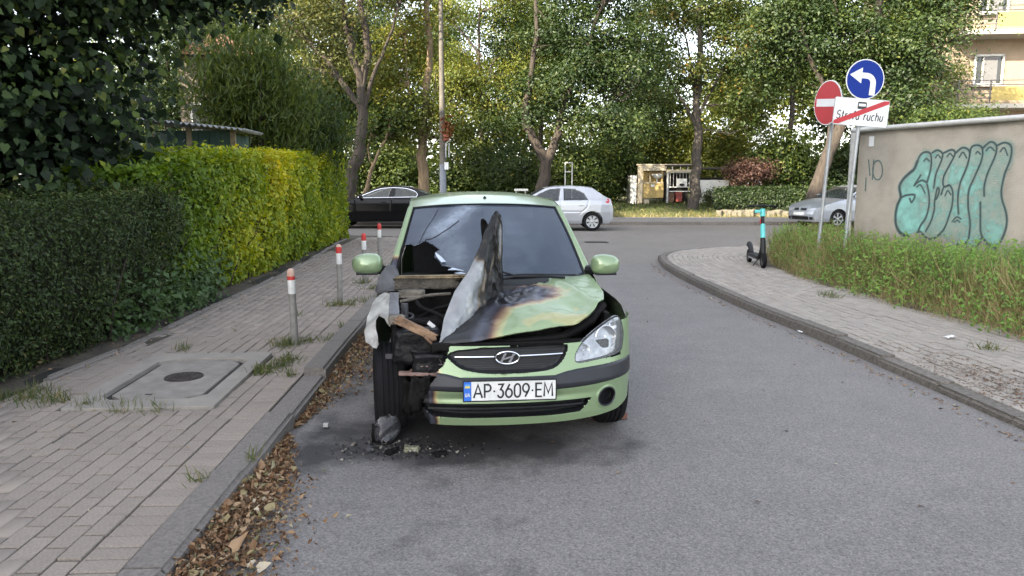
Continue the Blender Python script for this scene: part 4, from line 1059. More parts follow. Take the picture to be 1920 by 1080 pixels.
def wheel(parent, c, r, w, side, rim_mat, spokes=7, rim_r=0.66, style='cover'):
    """c: hub centre; axle along local x; side = +1 when the outer face looks to +x"""
    h = bpy.data.objects.new('wheel', None); h.empty_display_size = 0.1; link(h, parent); h.location = c
    Mx = Matrix.Rotation(PI / 2 * side, 4, 'Y')
    R0 = r * rim_r
    prof = [(R0, -w * .40), (R0 * 1.04, -w * .46), (r * .84, -w * .50), (r * .925, -w * .475), (r * .965, -w * .42), (r * .988, -w * .34)]
    for g_ in (-.24, -.08, .08, .24):
        prof += [(r, g_ * w - w * .035), (r * .972, g_ * w - w * .03), (r * .972, g_ * w + w * .02), (r, g_ * w + w * .03)]
    prof += [(r * .988, w * .34), (r * .965, w * .42), (r * .925, w * .475), (r * .84, w * .50), (R0 * 1.04, w * .46), (R0, w * .40)]
    MB().lathe(prof, Mx, 40).build('tyre', rubber, h, smooth=True)
    z = w * 0.40
    mb = MB(); mb.lathe([(R0, z), (R0 * .93, z - 0.005), (R0 * .90, z - 0.03)], Mx, 36); mb.lathe([(R0 * .24, z - 0.012), (R0 * .22, z + 0.004), (R0 * .08, z + 0.008), (0.001, z + 0.008)], Mx, 20)
    for k in range(spokes):
        a = 2 * PI * k / spokes; wd = 0.20 if style == 'cover' else 0.12
        A = []
        for rr, ww in ((R0 * .16, wd * 0.55), (R0 * .55, wd * 0.9), (R0 * .95, wd * 1.5)):
            for s in (-1, 1): A.append((rr * math.cos(a) - s * ww * R0 * math.sin(a), rr * math.sin(a) + s * ww * R0 * math.cos(a), z - 0.012))
        V = [Mx @ Vector(p) for p in A] + [Mx @ Vector((p[0], p[1], p[2] - 0.02)) for p in A]
        mb.add(V, [(0, 1, 3, 2), (2, 3, 5, 4), (0, 2, 8, 6), (2, 4, 10, 8), (1, 7, 9, 3), (3, 9, 11, 5)])
    mb.build('rim', rim_mat, h, smooth=False)
    MB().lathe([(R0 * 1.0, z - 0.06), (0.001, z - 0.05)], Mx, 30).build('brake_dish', char if style == 'steel' else plastic, h)
    return h

def side_panel(root, sg, outline, hw, arches, windows, cell, paint, glass, grooves=(), drop=None, wname='side_window', attr=None, recess=0.012):
    """one flank of a car: surface u = hw(v, z), cut to its outline, with wheel arches and windows"""
    v0, v1 = min(p[0] for p in outline), max(p[0] for p in outline); z0, z1 = min(p[1] for p in outline), max(p[1] for p in outline)
    a, b = int((v1 - v0) / cell) + 2, int((z1 - z0) / cell) + 2
    X, Z = np.meshgrid(np.linspace(v0, v1, a), np.linspace(z0, z1, b), indexing='ij')
    polys = [list(outline)] + [circle(*c, n=40) for c in arches] + [list(w) for w in windows]
    for p in polys[::-1]:
        d, bx, bz = nearest(p, X, Z); m = d < cell * 0.62; X[m] = bx[m]; Z[m] = bz[m]
    U = hw(X, Z)
    for g_ in grooves:
        d, _, _ = nearest(g_, X, Z, closed=False); U = U - 0.010 * np.exp(-(d / (cell * 0.7)) ** 2)
    for w in windows:
        d, _, _ = nearest(w, X, Z); ins = inside(w, X, Z); U = U - recess * ins * np.clip(d / 0.02, 0, 1)
    V = np.stack([sg * U, X, Z], -1).reshape(-1, 3); F = gridF(a, b)
    if sg < 0: F = F[:, ::-1]
    c = V[F].mean(1); cv, cz = c[:, 1], c[:, 2]
    keep = inside(outline, cv, cz)
    for (av, az, ar) in arches: keep &= np.hypot(cv - av, cz - az) > ar
    if drop is not None: keep &= ~drop(cv, cz)
    wm = np.zeros(len(F), bool); at_ = {'burn': attr(V)} if attr else None
    for w in windows:
        q = inside(w, cv, cz) & keep; wm |= q
        if q.any(): take(wname, V, F[q], glass, root)
    o = take('body_side', V, F[keep & ~wm], paint, root, at_)
    # wheel-arch liners
    for (av, az, ar) in arches:
        if drop is not None and drop(np.array([av]), np.array([az + ar + 0.05]))[0]: continue
        t = np.linspace(-0.25, PI + 0.25, 20); P = []
        for d in (0.0, 0.26):
            P.append([(sg * (float(hw(np.array([av + ar * math.cos(q)]), np.array([max(z0, az + ar * math.sin(q))]))[0]) - 0.004 - d), av + ar * math.cos(q), az + ar * math.sin(q)) for q in t])
        MB().grid(np.array(P)).build('arch_liner', plastic, root, smooth=True)
    return o

def top_strip(root, prof, hw, nu=17):
    """prof: runs of (name, material, [(v, z, bulge_z, bow_v)...]) across the car from flank to flank"""
    s = np.linspace(-1, 1, nu)
    for name, mat, pts in prof:
        P = []
        for (v, z, bz, bv) in pts:
            h = float(hw(np.array([v]), np.array([z]))[0]) - 0.002
            P.append([(h * q, v - bv * (1 - q * q), z + bz * (1 - abs(q) ** 2.4)) for q in s])
        MB().grid(np.array(P)).build(name, mat, root, smooth=True)

# ------------------------------------------------------------------ the burnt green hatchback
CAR = thing('burnt_car', 'light green hatchback with burnt-out front corner and bonnet folded upright', 'car', (-0.02, 4.12, 0.0), R(6.3))
W = 0.83
def car_paint(name, col):
    m = M(name, col, 0.33, 0.30, col2=tuple(x * 0.93 for x in col), scale=2.5, coat=0.7)
    return m
green = car_paint('green_paint', (0.195, 0.268, 0.148))
GRN = (0.195, 0.268, 0.148)
burn_paint = M('scorched_green_paint', GRN, 0.36, 0.25, scale=9, attr='burn', coat=0.22, bump=0.12, bscale=14, detail=8,
               ramp=[(0.0, GRN), (0.26, (0.20, 0.265, 0.15)), (0.36, (0.30, 0.30, 0.15)), (0.45, (0.24, 0.165, 0.085)), (0.54, (0.075, 0.038, 0.030)), (0.62, (0.022, 0.021, 0.028)), (0.76, (0.048, 0.052, 0.072)), (0.86, (0.010, 0.010, 0.013)), (1.0, (0.004, 0.004, 0.0045))])

def vplan(u):
    x = np.clip(np.abs(u) / W, 0, 1); return 0.55 * (1 - np.clip(1 - x ** 2.6, 0, 1) ** (1 / 2.2))
def vprof(z, u=0.0):
    return np.interp(z, [.15, .25, .45, .52, .6, .7, .8], [.07, .035, 0, .02, .05, .10, .16]) * (1 - 0.7 * np.clip(np.abs(u) / W, 0, 1) ** 4)
def mir(p): return [(-x, z) for x, z in p]
grille = roundpoly([(-.352, .612), (-.30, .640), (-.15, .655), (0, .659), (.15, .664), (.33, .663), (.359, .645), (.33, .585), (.262, .533), (.12, .518), (0, .516), (-.12, .518), (-.21, .530), (-.275, .548), (-.33, .590)], 3)
light = roundpoly([(.396, .563), (.402, .603), (.444, .657), (.519, .708), (.607, .753), (.69, .783), (.722, .762), (.738, .688), (.728, .624), (.703, .579), (.608, .565), (.505, .558), (.426, .552)], 3)
strip = [(-.79, .530), (-.5, .527), (-.41, .524), (-.34, .515), (-.27, .498), (.27, .498), (.34, .515), (.41, .524), (.5, .528), (.78, .533), (.815, .52), (.815, .43), (.76, .428), (.6, .425), (.46, .42), (.27, .415), (-.27, .415), (-.46, .42), (-.6, .425), (-.79, .43)]
intake = [(-.49, .342), (.503, .343), (.47, .297), (.43, .262), (.26, .254), (-.26, .254), (-.43, .262), (-.47, .297)]
fog = circle(.606, .328, .056, 26)
uu = W * np.sin(np.linspace(-PI / 2, PI / 2, 1200)); vv = vplan(uu)
s_ = np.concatenate([[0], np.cumsum(np.hypot(np.diff(uu), np.diff(vv)))])
NU, NZ = 330, 120
q = np.linspace(0, s_[-1], NU); gu = np.interp(q, s_, uu)
tz = np.linspace(0, 1, NZ)
zmin = np.interp(np.abs(gu), [0, .35, .55, .69, .76, .82, .84], [.203, .207, .216, .228, .255, .30, .33])
U = np.repeat(gu[:, None], NZ, 1); Z = zmin[:, None] + (0.80 - zmin[:, None]) * tz[None]
qU = np.repeat(q[:, None], NZ, 1)
for p in (strip, intake, fog, mir(fog), light, mir(light), grille):
    d, bx, bz = nearest(p, U, Z); m = (d < 0.0035) & (np.abs(U) < 0.80); U[m] = bx[m]; Z[m] = bz[m]
V_ = vplan(U) + vprof(Z, U)
def rec(poly, depth, soft): 
    d, _, _ = nearest(poly, U, Z); return depth * inside(poly, U, Z) * np.clip(d / soft, 0, 1)
V_ = V_ + rec(grille, 0.035, 0.012) + rec(intake, 0.07, 0.01) + rec(fog, 0.06, 0.008) + rec(mir(fog), 0.06, 0.008) - rec(strip, 0.012, 0.010)
# rim round the fog lamp opening and soft creases of the bumper skin
dfo, _, _ = nearest(fog, U, Z); V_ -= 0.008 * np.exp(-((dfo - 0.008) / 0.007) ** 2) * ~inside(fog, U, Z)
V_ += 0.018 * np.exp(-((Z - 0.375) / 0.022) ** 2) * np.clip(1 - np.abs(U) / 0.75, 0, 1)
V_ += inside(grille, U, Z) * 0.004 * np.sin(Z * 520)
VV = np.stack([U, V_, Z], -1).reshape(-1, 3); FF = gridF(NU, NZ)
c = VV[FF].mean(1); cu, cv, cz = c[:, 0], c[:, 1], c[:, 2]
tear = np.interp(cz, [.20, .226, .29, .342, .40, .459, .502, .53, .56, .60, .66], [-.43, -.45, -.487, -.482, -.455, -.444, -.405, -.40, -.365, -.345, -.33]) + 0.012 * nz(np.column_stack([cu * 0, cz, cz * 0]), 40, 2)
keep = cu > tear
keep &= ~((np.hypot(cv - 0.68, cz - 0.29) < 0.335) & (np.abs(cu) > 0.55))
top = np.interp(np.abs(cu), [0, .30, .36, .40, .452, .60, .71, .72, .9], [.662, .664, .667, .668, .664, .56, .56, .755, .775])
inl = inside(light, cu, cz); keep &= (cz < top) | inl
ing, ins_, ini, inf = inside(grille, cu, cz), inside(strip, cu, cz), inside(intake, cu, cz), inside(fog, cu, cz)
base = keep & ~(inl | ing | ins_ | ini | inf)
brn = np.clip(1.15 - np.abs(VV[:, 0] + 0.47) / 0.10 + 0.25 * nz(VV, 14, 4), 0, 1) * 0.9
take('bumper', VV, FF[base], burn_paint, CAR, {'burn': brn})
take('rub_strip', VV, FF[keep & ins_ & ~inl], plastic_grey, CAR)
gr = take('grille', VV, FF[keep & ing], plastic, CAR)
take('lower_intake', VV, FF[keep & ini & ~inf], plastic, CAR)
fg = take('fog_lamp_opening', VV, FF[keep & inf], plastic, CAR)
def fascia(u, z, off=0.0): return Vector((u, float(vplan(np.array(u)) + vprof(z, u)) + off, z))
MB().tube([fascia(u, z, -0.004) for u, z in circle(.606, .328, .058, 30)] + [fascia(*circle(.606, .328, .058, 30)[0], -0.004)], 0.005, 6).build('ring', plastic_grey, fg, smooth=True)
# horizontal bars of intake and grille
mb = MB()
for z, a in ((0.300, 0.455),): mb.tube([fascia(u, z, 0.035) for u in np.linspace(-a, a, 24)], 0.010, 6)
mb.build('intake_bar', plastic, CAR, smooth=True)
mb = MB(); mb.tube([fascia(u, .604, 0.016) for u in np.linspace(-.30, -.075, 10)], 0.006, 6); mb.build('chrome_bar', chrome, gr, smooth=True)
mb = MB(); mb.tube([fascia(u, .606 + 0.012 * (u - .08), 0.016) for u in np.linspace(.075, .325, 10)], 0.006, 6); mb.build('chrome_bar', chrome, gr, smooth=True)
# oval emblem with slanted H
em = Vector((0.0, float(vprof(.60)) + 0.004, .600))
def emb(x, z, o=0.0): return em + Vector((x, -o + 0.5 * abs(x) ** 2, z))
mb = MB(); ring = [emb(.068 * math.cos(t), .036 * math.sin(t)) for t in np.linspace(0, 2 * PI, 37)]
mb.tube(ring, 0.0055, 6, cap=False); eo = mb.build('emblem', chrome, gr, smooth=True)
MB().add([emb(0, 0, -0.004)] + [emb(.066 * math.cos(t), .034 * math.sin(t), -0.004) for t in np.linspace(0, 2 * PI, 36, endpoint=False)], [(0, 1 + k, 1 + (k + 1) % 36) for k in range(36)]).build('emblem_field', plastic, gr)
mb = MB()
def sbar(pts, w):
    pts = np.array(pts, float); L_ = []; Rr = []
    for i in range(len(pts)):
        t = pts[min(i + 1, len(pts) - 1)] - pts[max(i - 1, 0)]; t /= np.linalg.norm(t); n_ = np.array([-t[1], t[0]]); ww = w[i] if isinstance(w, (list, tuple)) else w
        L_.append(pts[i] + n_ * ww / 2); Rr.append(pts[i] - n_ * ww / 2)
    n_ = len(pts); V = [emb(p[0], p[1], 0.004) for p in L_ + Rr] + [emb(p[0], p[1], -0.002) for p in L_ + Rr]
    F = [(i, i + 1, n_ + i + 1, n_ + i) for i in range(n_ - 1)] + [(2 * n_ + i, 2 * n_ + i + 1, i + 1, i) for i in range(n_ - 1)] + [(n_ + i, n_ + i + 1, 3 * n_ + i + 1, 3 * n_ + i) for i in range(n_ - 1)]
    mb.add(V, F)
sbar([(-.040, -.026), (-.030, -.012), (-.022, .008), (-.010, .028)], [.016, .013, .012, .016])
sbar([(.010, -.028), (.022, -.008), (.030, .012), (.042, .026)], [.016, .012, .013, .016])
sbar([(-.026, -.006), (-.008, -.003), (.008, .003), (.026, .006)], .010)
mb.build('emblem_letter', chrome, gr)
# headlight on the undamaged side
hl = take('headlight', VV + np.array([0, 0.045, 0]) * 1.0, FF[keep & inl], M('reflector', (0.40, 0.41, 0.43), 0.2, 0.85, col2=(0.14, 0.145, 0.155), scale=16, rough2=0.4), CAR)
lens_m = M('clear_lens', (0.75, 0.78, 0.80), 0.05, col2=(0.7, 0.73, 0.75), scale=4, spec=0.6, alpha=0.10)
take('lens', VV, FF[keep & inl], lens_m, hl)
lp = [fascia(u, z, 0.006) for u, z in light]; MB().tube(lp + [lp[0]], 0.006, 6, cap=False).build('light_seal', plastic, hl, smooth=True)
for (u, z, r) in ((.612, .668, .074), (.462, .608, .044), (.665, .72, .03)):
    f = fascia(u, z, 0.05); ax = Vector((0.35 if u > .55 else 0.15, -1, 0.05)).normalized(); Mx = Matrix.Translation(f) @ ax.to_track_quat('Z', 'Y').to_matrix().to_4x4()
    mb = MB(); mb.lathe([(r, 0.012), (r * .95, 0.014), (r * .85, -0.005), (r * .55, -0.03), (r * .2, -0.042), (0.001, -0.043)], Mx, 28); mb.build('reflector_bowl', chrome, hl, smooth=True)
    mb = MB(); mb.lathe([(0.001, 0.006), (r * .16, 0.002), (r * .18, -0.03)], Mx, 14); mb.build('bulb', M('bulb_glass', (0.8, 0.78, 0.7), 0.2), hl, smooth=True)

# number plate
pl_o = bpy.data.objects.new('number_plate', None); link(pl_o, CAR); pl_o.location = (0.006, -0.030, 0.376); pl_o.rotation_euler = (0, 0.004, 0)
MB().box((0, 0.006, 0.056), (0.534, 0.012, 0.126), ch=0.004).build('plate_holder', plastic, pl_o)
MB().box((0.020, -0.0025, 0.056), (0.478, 0.004, 0.108)).build('plate_field', M('plate_white', (0.60, 0.60, 0.59), 0.5, col2=(0.46, 0.46, 0.455), scale=14, bump=0.05, bscale=30), pl_o)
MB().box((-0.2405, -0.0027, 0.056), (0.041, 0.004, 0.108)).build('blue_band', M('plate_blue', (0.02, 0.12, 0.50), 0.45, col2=(0.018, 0.10, 0.42), scale=10), pl_o)
MB().box((-0.2405, -0.0052, 0.092), (0.029, 0.0012, 0.010)).build('flag_blue', M('flag_blue', (0.10, 0.30, 0.60), 0.5), pl_o)
MB().box((-0.2405, -0.0052, 0.081), (0.029, 0.0012, 0.011)).build('flag_yellow', M('flag_yellow', (0.60, 0.50, 0.10), 0.5), pl_o)
ink = M('plate_ink', (0.012, 0.012, 0.014), 0.6)
def strokes(mb, polys, x0, z0, w, h, th, fn, skew=0.0):
    """letter strokes: polylines in a 0..1 box, drawn as flat ribbons; fn(x, z) -> point"""
    for p in polys:
        P = np.array(p, float); P = np.stack([x0 + P[:, 0] * w + skew * P[:, 1] * h, z0 + P[:, 1] * h], 1)
        n_ = len(P); closed = np.allclose(P[0], P[-1]); A = []; B = []
        for i in range(n_):
            a = P[i - 1] if i > 0 else (P[-2] if closed else P[0] * 2 - P[1]); b = P[i + 1] if i < n_ - 1 else (P[1] if closed else P[-1] * 2 - P[-2])
            t1 = P[i] - a; t2 = b - P[i]; t1 /= np.linalg.norm(t1) + 1e-9; t2 /= np.linalg.norm(t2) + 1e-9
            t = t1 + t2; t /= np.linalg.norm(t) + 1e-9; nn = np.array([-t[1], t[0]]); k = 1 / max(0.5, abs(float(nn @ np.array([-t1[1], t1[0]]))))
            A.append(P[i] + nn * th / 2 * k); B.append(P[i] - nn * th / 2 * k)
        mb.add([fn(*q) for q in A + B], [(i, i + 1, n_ + i + 1, n_ + i) for i in range(n_ - 1)])
def arc(cx, cy, rx, ry, a0, a1, n=12): return [(cx + rx * math.cos(R(a)), cy + ry * math.sin(R(a))) for a in np.linspace(a0, a1, n)]
GL = {'A': [[(0, 0), (.5, 1), (1, 0)], [(.2, .33), (.8, .33)]], 'P': [[(0.05, 0), (0.05, 1), (.5, 1)] + arc(.5, .74, .48, .26, 90, -90) + [(.05, .48)]],
      'E': [[(1, 1), (.05, 1), (.05, 0), (1, 0)], [(.05, .52), (.9, .52)]], 'M': [[(0, 0), (.08, 1), (.5, .25), (.92, 1), (1, 0)]], '.': [[(.15, .48), (.85, .48)]],
      '3': [[(.05, 1), (.95, 1), (.5, .6)] + arc(.48, .3, .48, .3, 80, -160, 14)], '6': [arc(.5, .32, .48, .32, 140, -220, 22), [(.1, .5), (.62, 1)]],
      '0': [arc(.5, .68, .46, .32, 0, 180) + arc(.5, .32, .46, .32, 180, 360) + [(.96, .68)]], '9': [arc(.5, .68, .48, .32, -40, 320, 22), [(.9, .5), (.38, 0)]],
      'U': [[(.05, 1), (.05, .3)] + arc(.5, .3, .45, .3, 180, 360) + [(.95, 1)]]}
fnp = lambda x, z: Vector((x, -0.0058, z))
xs = -0.206; 
for ch, w in (('A', .048), ('P', .037), ('.', .014), ('3', .034), ('6', .037), ('0', .036), ('9', .037), ('.', .014), ('E', .036), ('M', .048)):
    mb = MB(); strokes(mb, GL[ch], xs, 0.018, w, 0.076, 0.0105, fnp); mb.build('character', ink, pl_o); xs += w + 0.0118
mb = MB(); strokes(mb, GL['U'], -0.2535, 0.026, 0.010, 0.020, 0.0035, lambda x, z: Vector((x, -0.0056, z))); strokes(mb, GL['A'], -0.2395, 0.026, 0.012, 0.020, 0.0035, lambda x, z: Vector((x, -0.0056, z))); mb.build('country_code', mat_white, pl_o)

# bonnet: flat half, scorched
rows = [[(-.375, .225, .640), (-.24, .205, .655), (-.107, .195, .671), (.068, .185, .708), (.252, .205, .735), (.383, .235, .741), (.446, .272, .750), (.514, .335, .782), (.662, .50, .852)],
        [(-.345, .27, .675), (-.2, .25, .695), (-.06, .245, .715), (.10, .24, .752), (.26, .255, .778), (.39, .28, .782), (.47, .315, .787), (.545, .38, .81), (.672, .54, .862)],
        [(-.20, .48, .765), (0, .46, .795), (.2, .46, .828), (.4, .48, .828), (.55, .52, .834), (.688, .62, .874)],
        [(-.06, .74, .815), (.12, .73, .85), (.33, .74, .878), (.54, .77, .886), (.705, .82, .890)],
        [(.053, 1.0, .893), (.2, 1.0, .905), (.377, 1.02, .912), (.55, 1.06, .920), (.70, 1.12, .927)]]
G = rowsurf(rows, 90, 90)
P = G.reshape(-1, 3)
wob = 0.010 * nz(P, 5.0, 3) + 0.006 * nz(P, 14.0, 5)
P[:, 2] += wob * np.clip(1.2 - np.abs(P[:, 0] - 0.1) / 0.5, 0.15, 1)
P[:, 2] += 0.016 * np.exp(-((P[:, 0] - 0.55 + 0.35 * (P[:, 1] - .6)) / 0.035) ** 2) - 0.02 * np.exp(-((P[:, 0] - 0.46) / 0.06) ** 2 - ((P[:, 1] - .40) / 0.09) ** 2)
rid = (1 - np.abs(nz(P, 7, 36))) ** 6; blis = np.clip(1.2 - np.hypot((P[:, 0] - .05) / .32, (P[:, 1] - .70) / .2), 0, 1)
P[:, 2] += 0.022 * rid * blis + 0.008 * nz(P, 34, 37) * blis + 0.006 * rid
u_, v_ = P[:, 0], P[:, 1]
n1 = nz(P, 6, 11); n2 = nz(P, 22, 12)
d1 = np.hypot((u_ - .08) / .30, (v_ - .67 - 0.10 * (u_ - .1)) / .185)
b1 = np.clip(1.32 - 0.80 * d1 + 0.16 * n1 + 0.14 * n2, 0, 0.90) * (d1 < 1.6)
t_ = np.clip(((u_ + .375) * .425 + (v_ - .225) * .775) / (.425 ** 2 + .775 ** 2), 0, 1); dl = np.hypot(u_ + .375 - .425 * t_, v_ - .225 - .775 * t_)
b2 = np.clip(1.25 - dl / (0.11 + 0.15 * (1 - t_)) * 0.62 + 0.16 * n1, 0, 1)
fr = np.clip(0.50 - (np.abs(v_ - .26 - 0.25 * np.clip(u_ - .4, 0, 1))) / 0.09 * 0.28 + 0.22 * n1, 0, 0.37) * np.clip((u_ + .1) * 4, 0, 1)
smud = 0.37 * np.exp(-((u_ - .47) / .05) ** 2 - ((v_ - .43) / .05) ** 2)
burn = np.maximum.reduce([b1, b2, fr, smud + 0 * n1])
burn = np.where(burn < 0.3, burn * 0.8 + 0.03 * n1, burn)
hood = fast('bonnet', P, gridF(90, 90)[:, ::-1], burn_paint, CAR, True, {'burn': np.clip(burn, 0, 1)})
so = hood.modifiers.new('thickness', 'SOLIDIFY'); so.thickness = 0.012; so.offset = -1
MB().lathe([(.010, 0.0), (.010, .010), (.006, .016), (.001, .017)], Matrix.Translation((.345, .90, .902)), 12).build('washer_nozzle', plastic, hood)

# bonnet: half torn and folded up like a sail
sail = [[(-.391, .22, .640), (-.29, .30, .690), (-.126, .50, .725), (.045, .70, .80)], [(-.335, .38, .826), (-.223, .42, .863), (-.092, .60, .859), (.056, .85, .880)], [(-.251, .50, .971), (-.146, .53, 1.006), (-.057, .68, 1.003), (.054, .90, 1.029)],
        [(-.164, .62, 1.09), (-.088, .63, 1.129), (-.023, .75, 1.134), (.056, .92, 1.171)], [(-.088, .72, 1.252), (-.042, .73, 1.272), (.008, .82, 1.286), (.053, .92, 1.298)], [(-.014, .85, 1.383), (.005, .86, 1.40), (.024, .88, 1.399), (.046, .92, 1.376)]]
G = rowsurf(sail, 60, 110); P = G.reshape(-1, 3)
wq = np.repeat(np.linspace(0, 1, 60), 110); hq = np.tile(np.linspace(0, 1, 110), 60)
P[:, 1] += 0.030 * nz(P * np.array([1, 1, .6]), 8, 21) * np.clip((wq - .12) * 4, 0, 1) * np.clip(hq * 5, 0, 1) * np.clip((1 - hq) * 8, 0.2, 1) + 0.008 * nz(P, 28, 22)
rid = (1 - np.abs(nz(P * np.array([1, 1, .5]), 9, 26))) ** 5; P[:, 1] -= 0.035 * rid * np.clip((wq - .15) * 4, 0, 1) * np.clip(hq * 4, 0, 1); P[:, 2] += 0.012 * nz(P, 40, 27) * (hq > .96)
P[:, 0] += 0.012 * nz(P, 11, 23) * np.clip((1 - wq) * 6, 0.3, 1)
n1 = nz(P * np.array([1, 1, .45]), 14, 24); n2 = nz(P, 34, 25)
bs = 0.50 + 0.36 * np.clip((wq - 0.50 + 0.75 * np.clip((hq - .40) * 3, 0, 1)) * 9 + 1.2 * n1, -1, 1) + 0.14 * n1 + 0.09 * n2 + 0.40 * np.clip((hq - .84) * 7, 0, 1)
bs -= 0.62 * np.exp(-((wq - .86) / .10) ** 2) * np.clip((hq - .42) * 7, 0, 1) * np.clip((.93 - hq) * 9, 0, 1)
bs -= 0.40 * np.exp(-((wq - .62) / .07) ** 2) * np.exp(-((hq - .52) / .16) ** 2)
bs += 0.22 * np.exp(-((wq - .04) / .05) ** 2) * np.clip(.5 - hq, 0, 1)
bare = M('burnt_bare_steel', (0.3, 0.3, 0.3), 0.5, 0.35, scale=14, attr='burn', bump=0.25, bscale=20, detail=9, ramp=[(0.0, (0.40, 0.40, 0.37)), (0.16, (0.225, 0.235, 0.245)), (0.34, (0.16, 0.165, 0.172)), (0.46, (0.13, 0.105, 0.075)), (0.56, (0.030, 0.024, 0.020)), (0.72, (0.008, 0.0075, 0.0075)), (1.0, (0.003, 0.003, 0.003))])
fold = fast('folded_bonnet_half', P, gridF(60, 110)[:, ::-1], bare, CAR, True, {'burn': np.clip(bs, 0, 1)})
so = fold.modifiers.new('thickness', 'SOLIDIFY'); so.thickness = 0.007; so.offset = 1
G = rowsurf([[(-.080, .90, 1.20), (-.05, .905, 1.21), (-.02, .90, 1.20)], [(-.088, .90, 1.29), (-.065, .905, 1.30), (-.04, .90, 1.30)], [(-.092, .89, 1.345), (-.078, .885, 1.352), (-.066, .88, 1.338)]], 8, 14)
fast('torn_tab', G.reshape(-1, 3), gridF(8, 14), char, CAR, True).modifiers.new('thickness', 'SOLIDIFY').thickness = 0.008

# flanks
def hw_getz(v, z):
    a = np.interp(z, [.2, .3, .55, .80, .88, .95, 1.42], [.79, .822, .832, .815, .79, .735, .588]); b = np.interp(z, [.2, .3, .55, .74, .82, .89, 1.0], [.79, .822, .832, .82, .785, .715, .70])
    k = np.clip((v - .95) / .3, 0, 1); u = b * (1 - k) + a * k
    return u * np.interp(v, [0, .35, .55, 3.0, 3.5, 3.8], [.90, .96, 1, 1, .97, .88])
outl = [(.552, .30), (.60, .215), (3.5, .215), (3.70, .26), (3.79, .45), (3.785, .62), (3.76, .80), (3.70, .95), (3.58, 1.15), (3.44, 1.345), (3.30, 1.395), (2.9, 1.443), (2.4, 1.458), (2.0, 1.445), (1.72, 1.402), (1.45, 1.19), (1.15, .940), (1.08, .918), (.8, .885), (.6, .858), (.50, .835), (.552, .78)]
w1 = [(1.30, .965), (1.55, 1.17), (1.80, 1.365), (2.0, 1.395), (2.34, 1.405), (2.36, .95)]
w2 = [(2.44, .95), (2.42, 1.405), (2.75, 1.395), (3.0, 1.365), (3.16, 1.12), (3.15, .99)]
gro = [[(1.22, .93), (1.20, .60), (1.24, .26)], [(2.40, .94), (2.39, .26)], [(3.18, .98), (3.15, .7), (2.9, .5)], [(.95, .90), (1.02, .60), (1.0, .5)]]
arch = [(.68, .29, .335), (3.135, .29, .335)]
side_panel(CAR, 1, outl, hw_getz, arch, [w1, w2], 0.014, green, mat_glass_dark, gro)
def drop_l(v, z): return (v < 1.0 + 0.03 * np.sin(z * 30)) & (z < 1.1)
def burn_l(V): return np.clip(1.0 - (V[:, 1] - 1.0) / 0.45 + 0.3 * nz(V, 7, 3), 0, 1)
side_panel(CAR, -1, outl, hw_getz, arch, [w1, w2], 0.014, burn_paint, mat_glass_dark, gro, drop=drop_l, attr=burn_l)
# sharp bleached remnant of the burnt wing, and the scorched metal above it
def patch(name, poly, mat, th=0.006, parent=CAR, wob=0.012, n=26, seed=1):
    """torn sheet from an outline of 3-D points (fan of rings to its centre)"""
    P = np.array(poly, float); m = len(P); Q = []
    for i in range(m):
        for t in np.linspace(0, 1, 5, endpoint=False): Q.append(P[i] * (1 - t) + P[(i + 1) % m] * t)
    Q = np.array(Q); Q[:, 0] += 0.006 * nz(Q, 30, seed); Q[:, 2] += 0.006 * nz(Q, 32, seed + 1)
    return Q
def tri_sheet(name, poly, mat, th=0.006, seed=1, parent=CAR, wob=0.010):
    Q = patch(name, poly, mat, seed=seed); bm = bmesh.new(); vs = [bm.verts.new(p) for p in Q]
    f = bm.faces.new(vs); bmesh.ops.triangulate(bm, faces=[f]); bmesh.ops.subdivide_edges(bm, edges=[e for e in bm.edges if e.calc_length() > 0.04], cuts=2, use_grid_fill=True)
    bmesh.ops.triangulate(bm, faces=bm.faces)
    co = np.array([v.co for v in bm.verts]); w_ = nz(co, 9, seed) * wob
    for v, d in zip(bm.verts, w_): v.co.y += d; v.co.x += d * 0.5
    bmesh.ops.recalc_face_normals(bm, faces=bm.faces)
    me = bpy.data.meshes.new(name); bm.to_mesh(me); bm.free(); me.materials.append(mat)
    o = link(bpy.data.objects.new(name, me), parent); s = o.modifiers.new('thickness', 'SOLIDIFY'); s.thickness = th
    return o
tri_sheet('burnt_wing', [(-.690, .80, .868), (-.735, .92, .862), (-.776, .93, .842), (-.815, .86, .80), (-.838, .74, .735), (-.850, .60, .662), (-.835, .52, .612), (-.805, .49, .600), (-.790, .485, .580), (-.770, .485, .574), (-.757, .50, .600), (-.762, .51, .640), (-.776, .55, .70), (-.776, .57, .742), (-.755, .60, .765), (-.72, .58, .745), (-.700, .56, .715), (-.684, .55, .700), (-.688, .60, .760), (-.690, .70, .815)], ash_white, seed=3, wob=.004, th=.004)
tri_sheet('scorched_pillar_foot', [(-.705, .90, .875), (-.775, .95, .842), (-.800, 1.0, .86), (-.785, 1.04, .955), (-.735, 1.10, 1.02), (-.690, 1.14, 1.02), (-.655, 1.14, .985), (-.640, 1.0, .90), (-.650, .92, .872)], char_grey, seed=5)
tri_sheet('inner_wing', [(-.690, .60, .905), (-.632, .60, .905), (-.629, .52, .77), (-.640, .50, .74), (-.687, .50, .745), (-.692, .55, .82)], M('apron_steel', (0.17, 0.185, 0.21), 0.6, 0.3, col2=(0.06, 0.06, 0.065), scale=9, bump=0.4), seed=7)

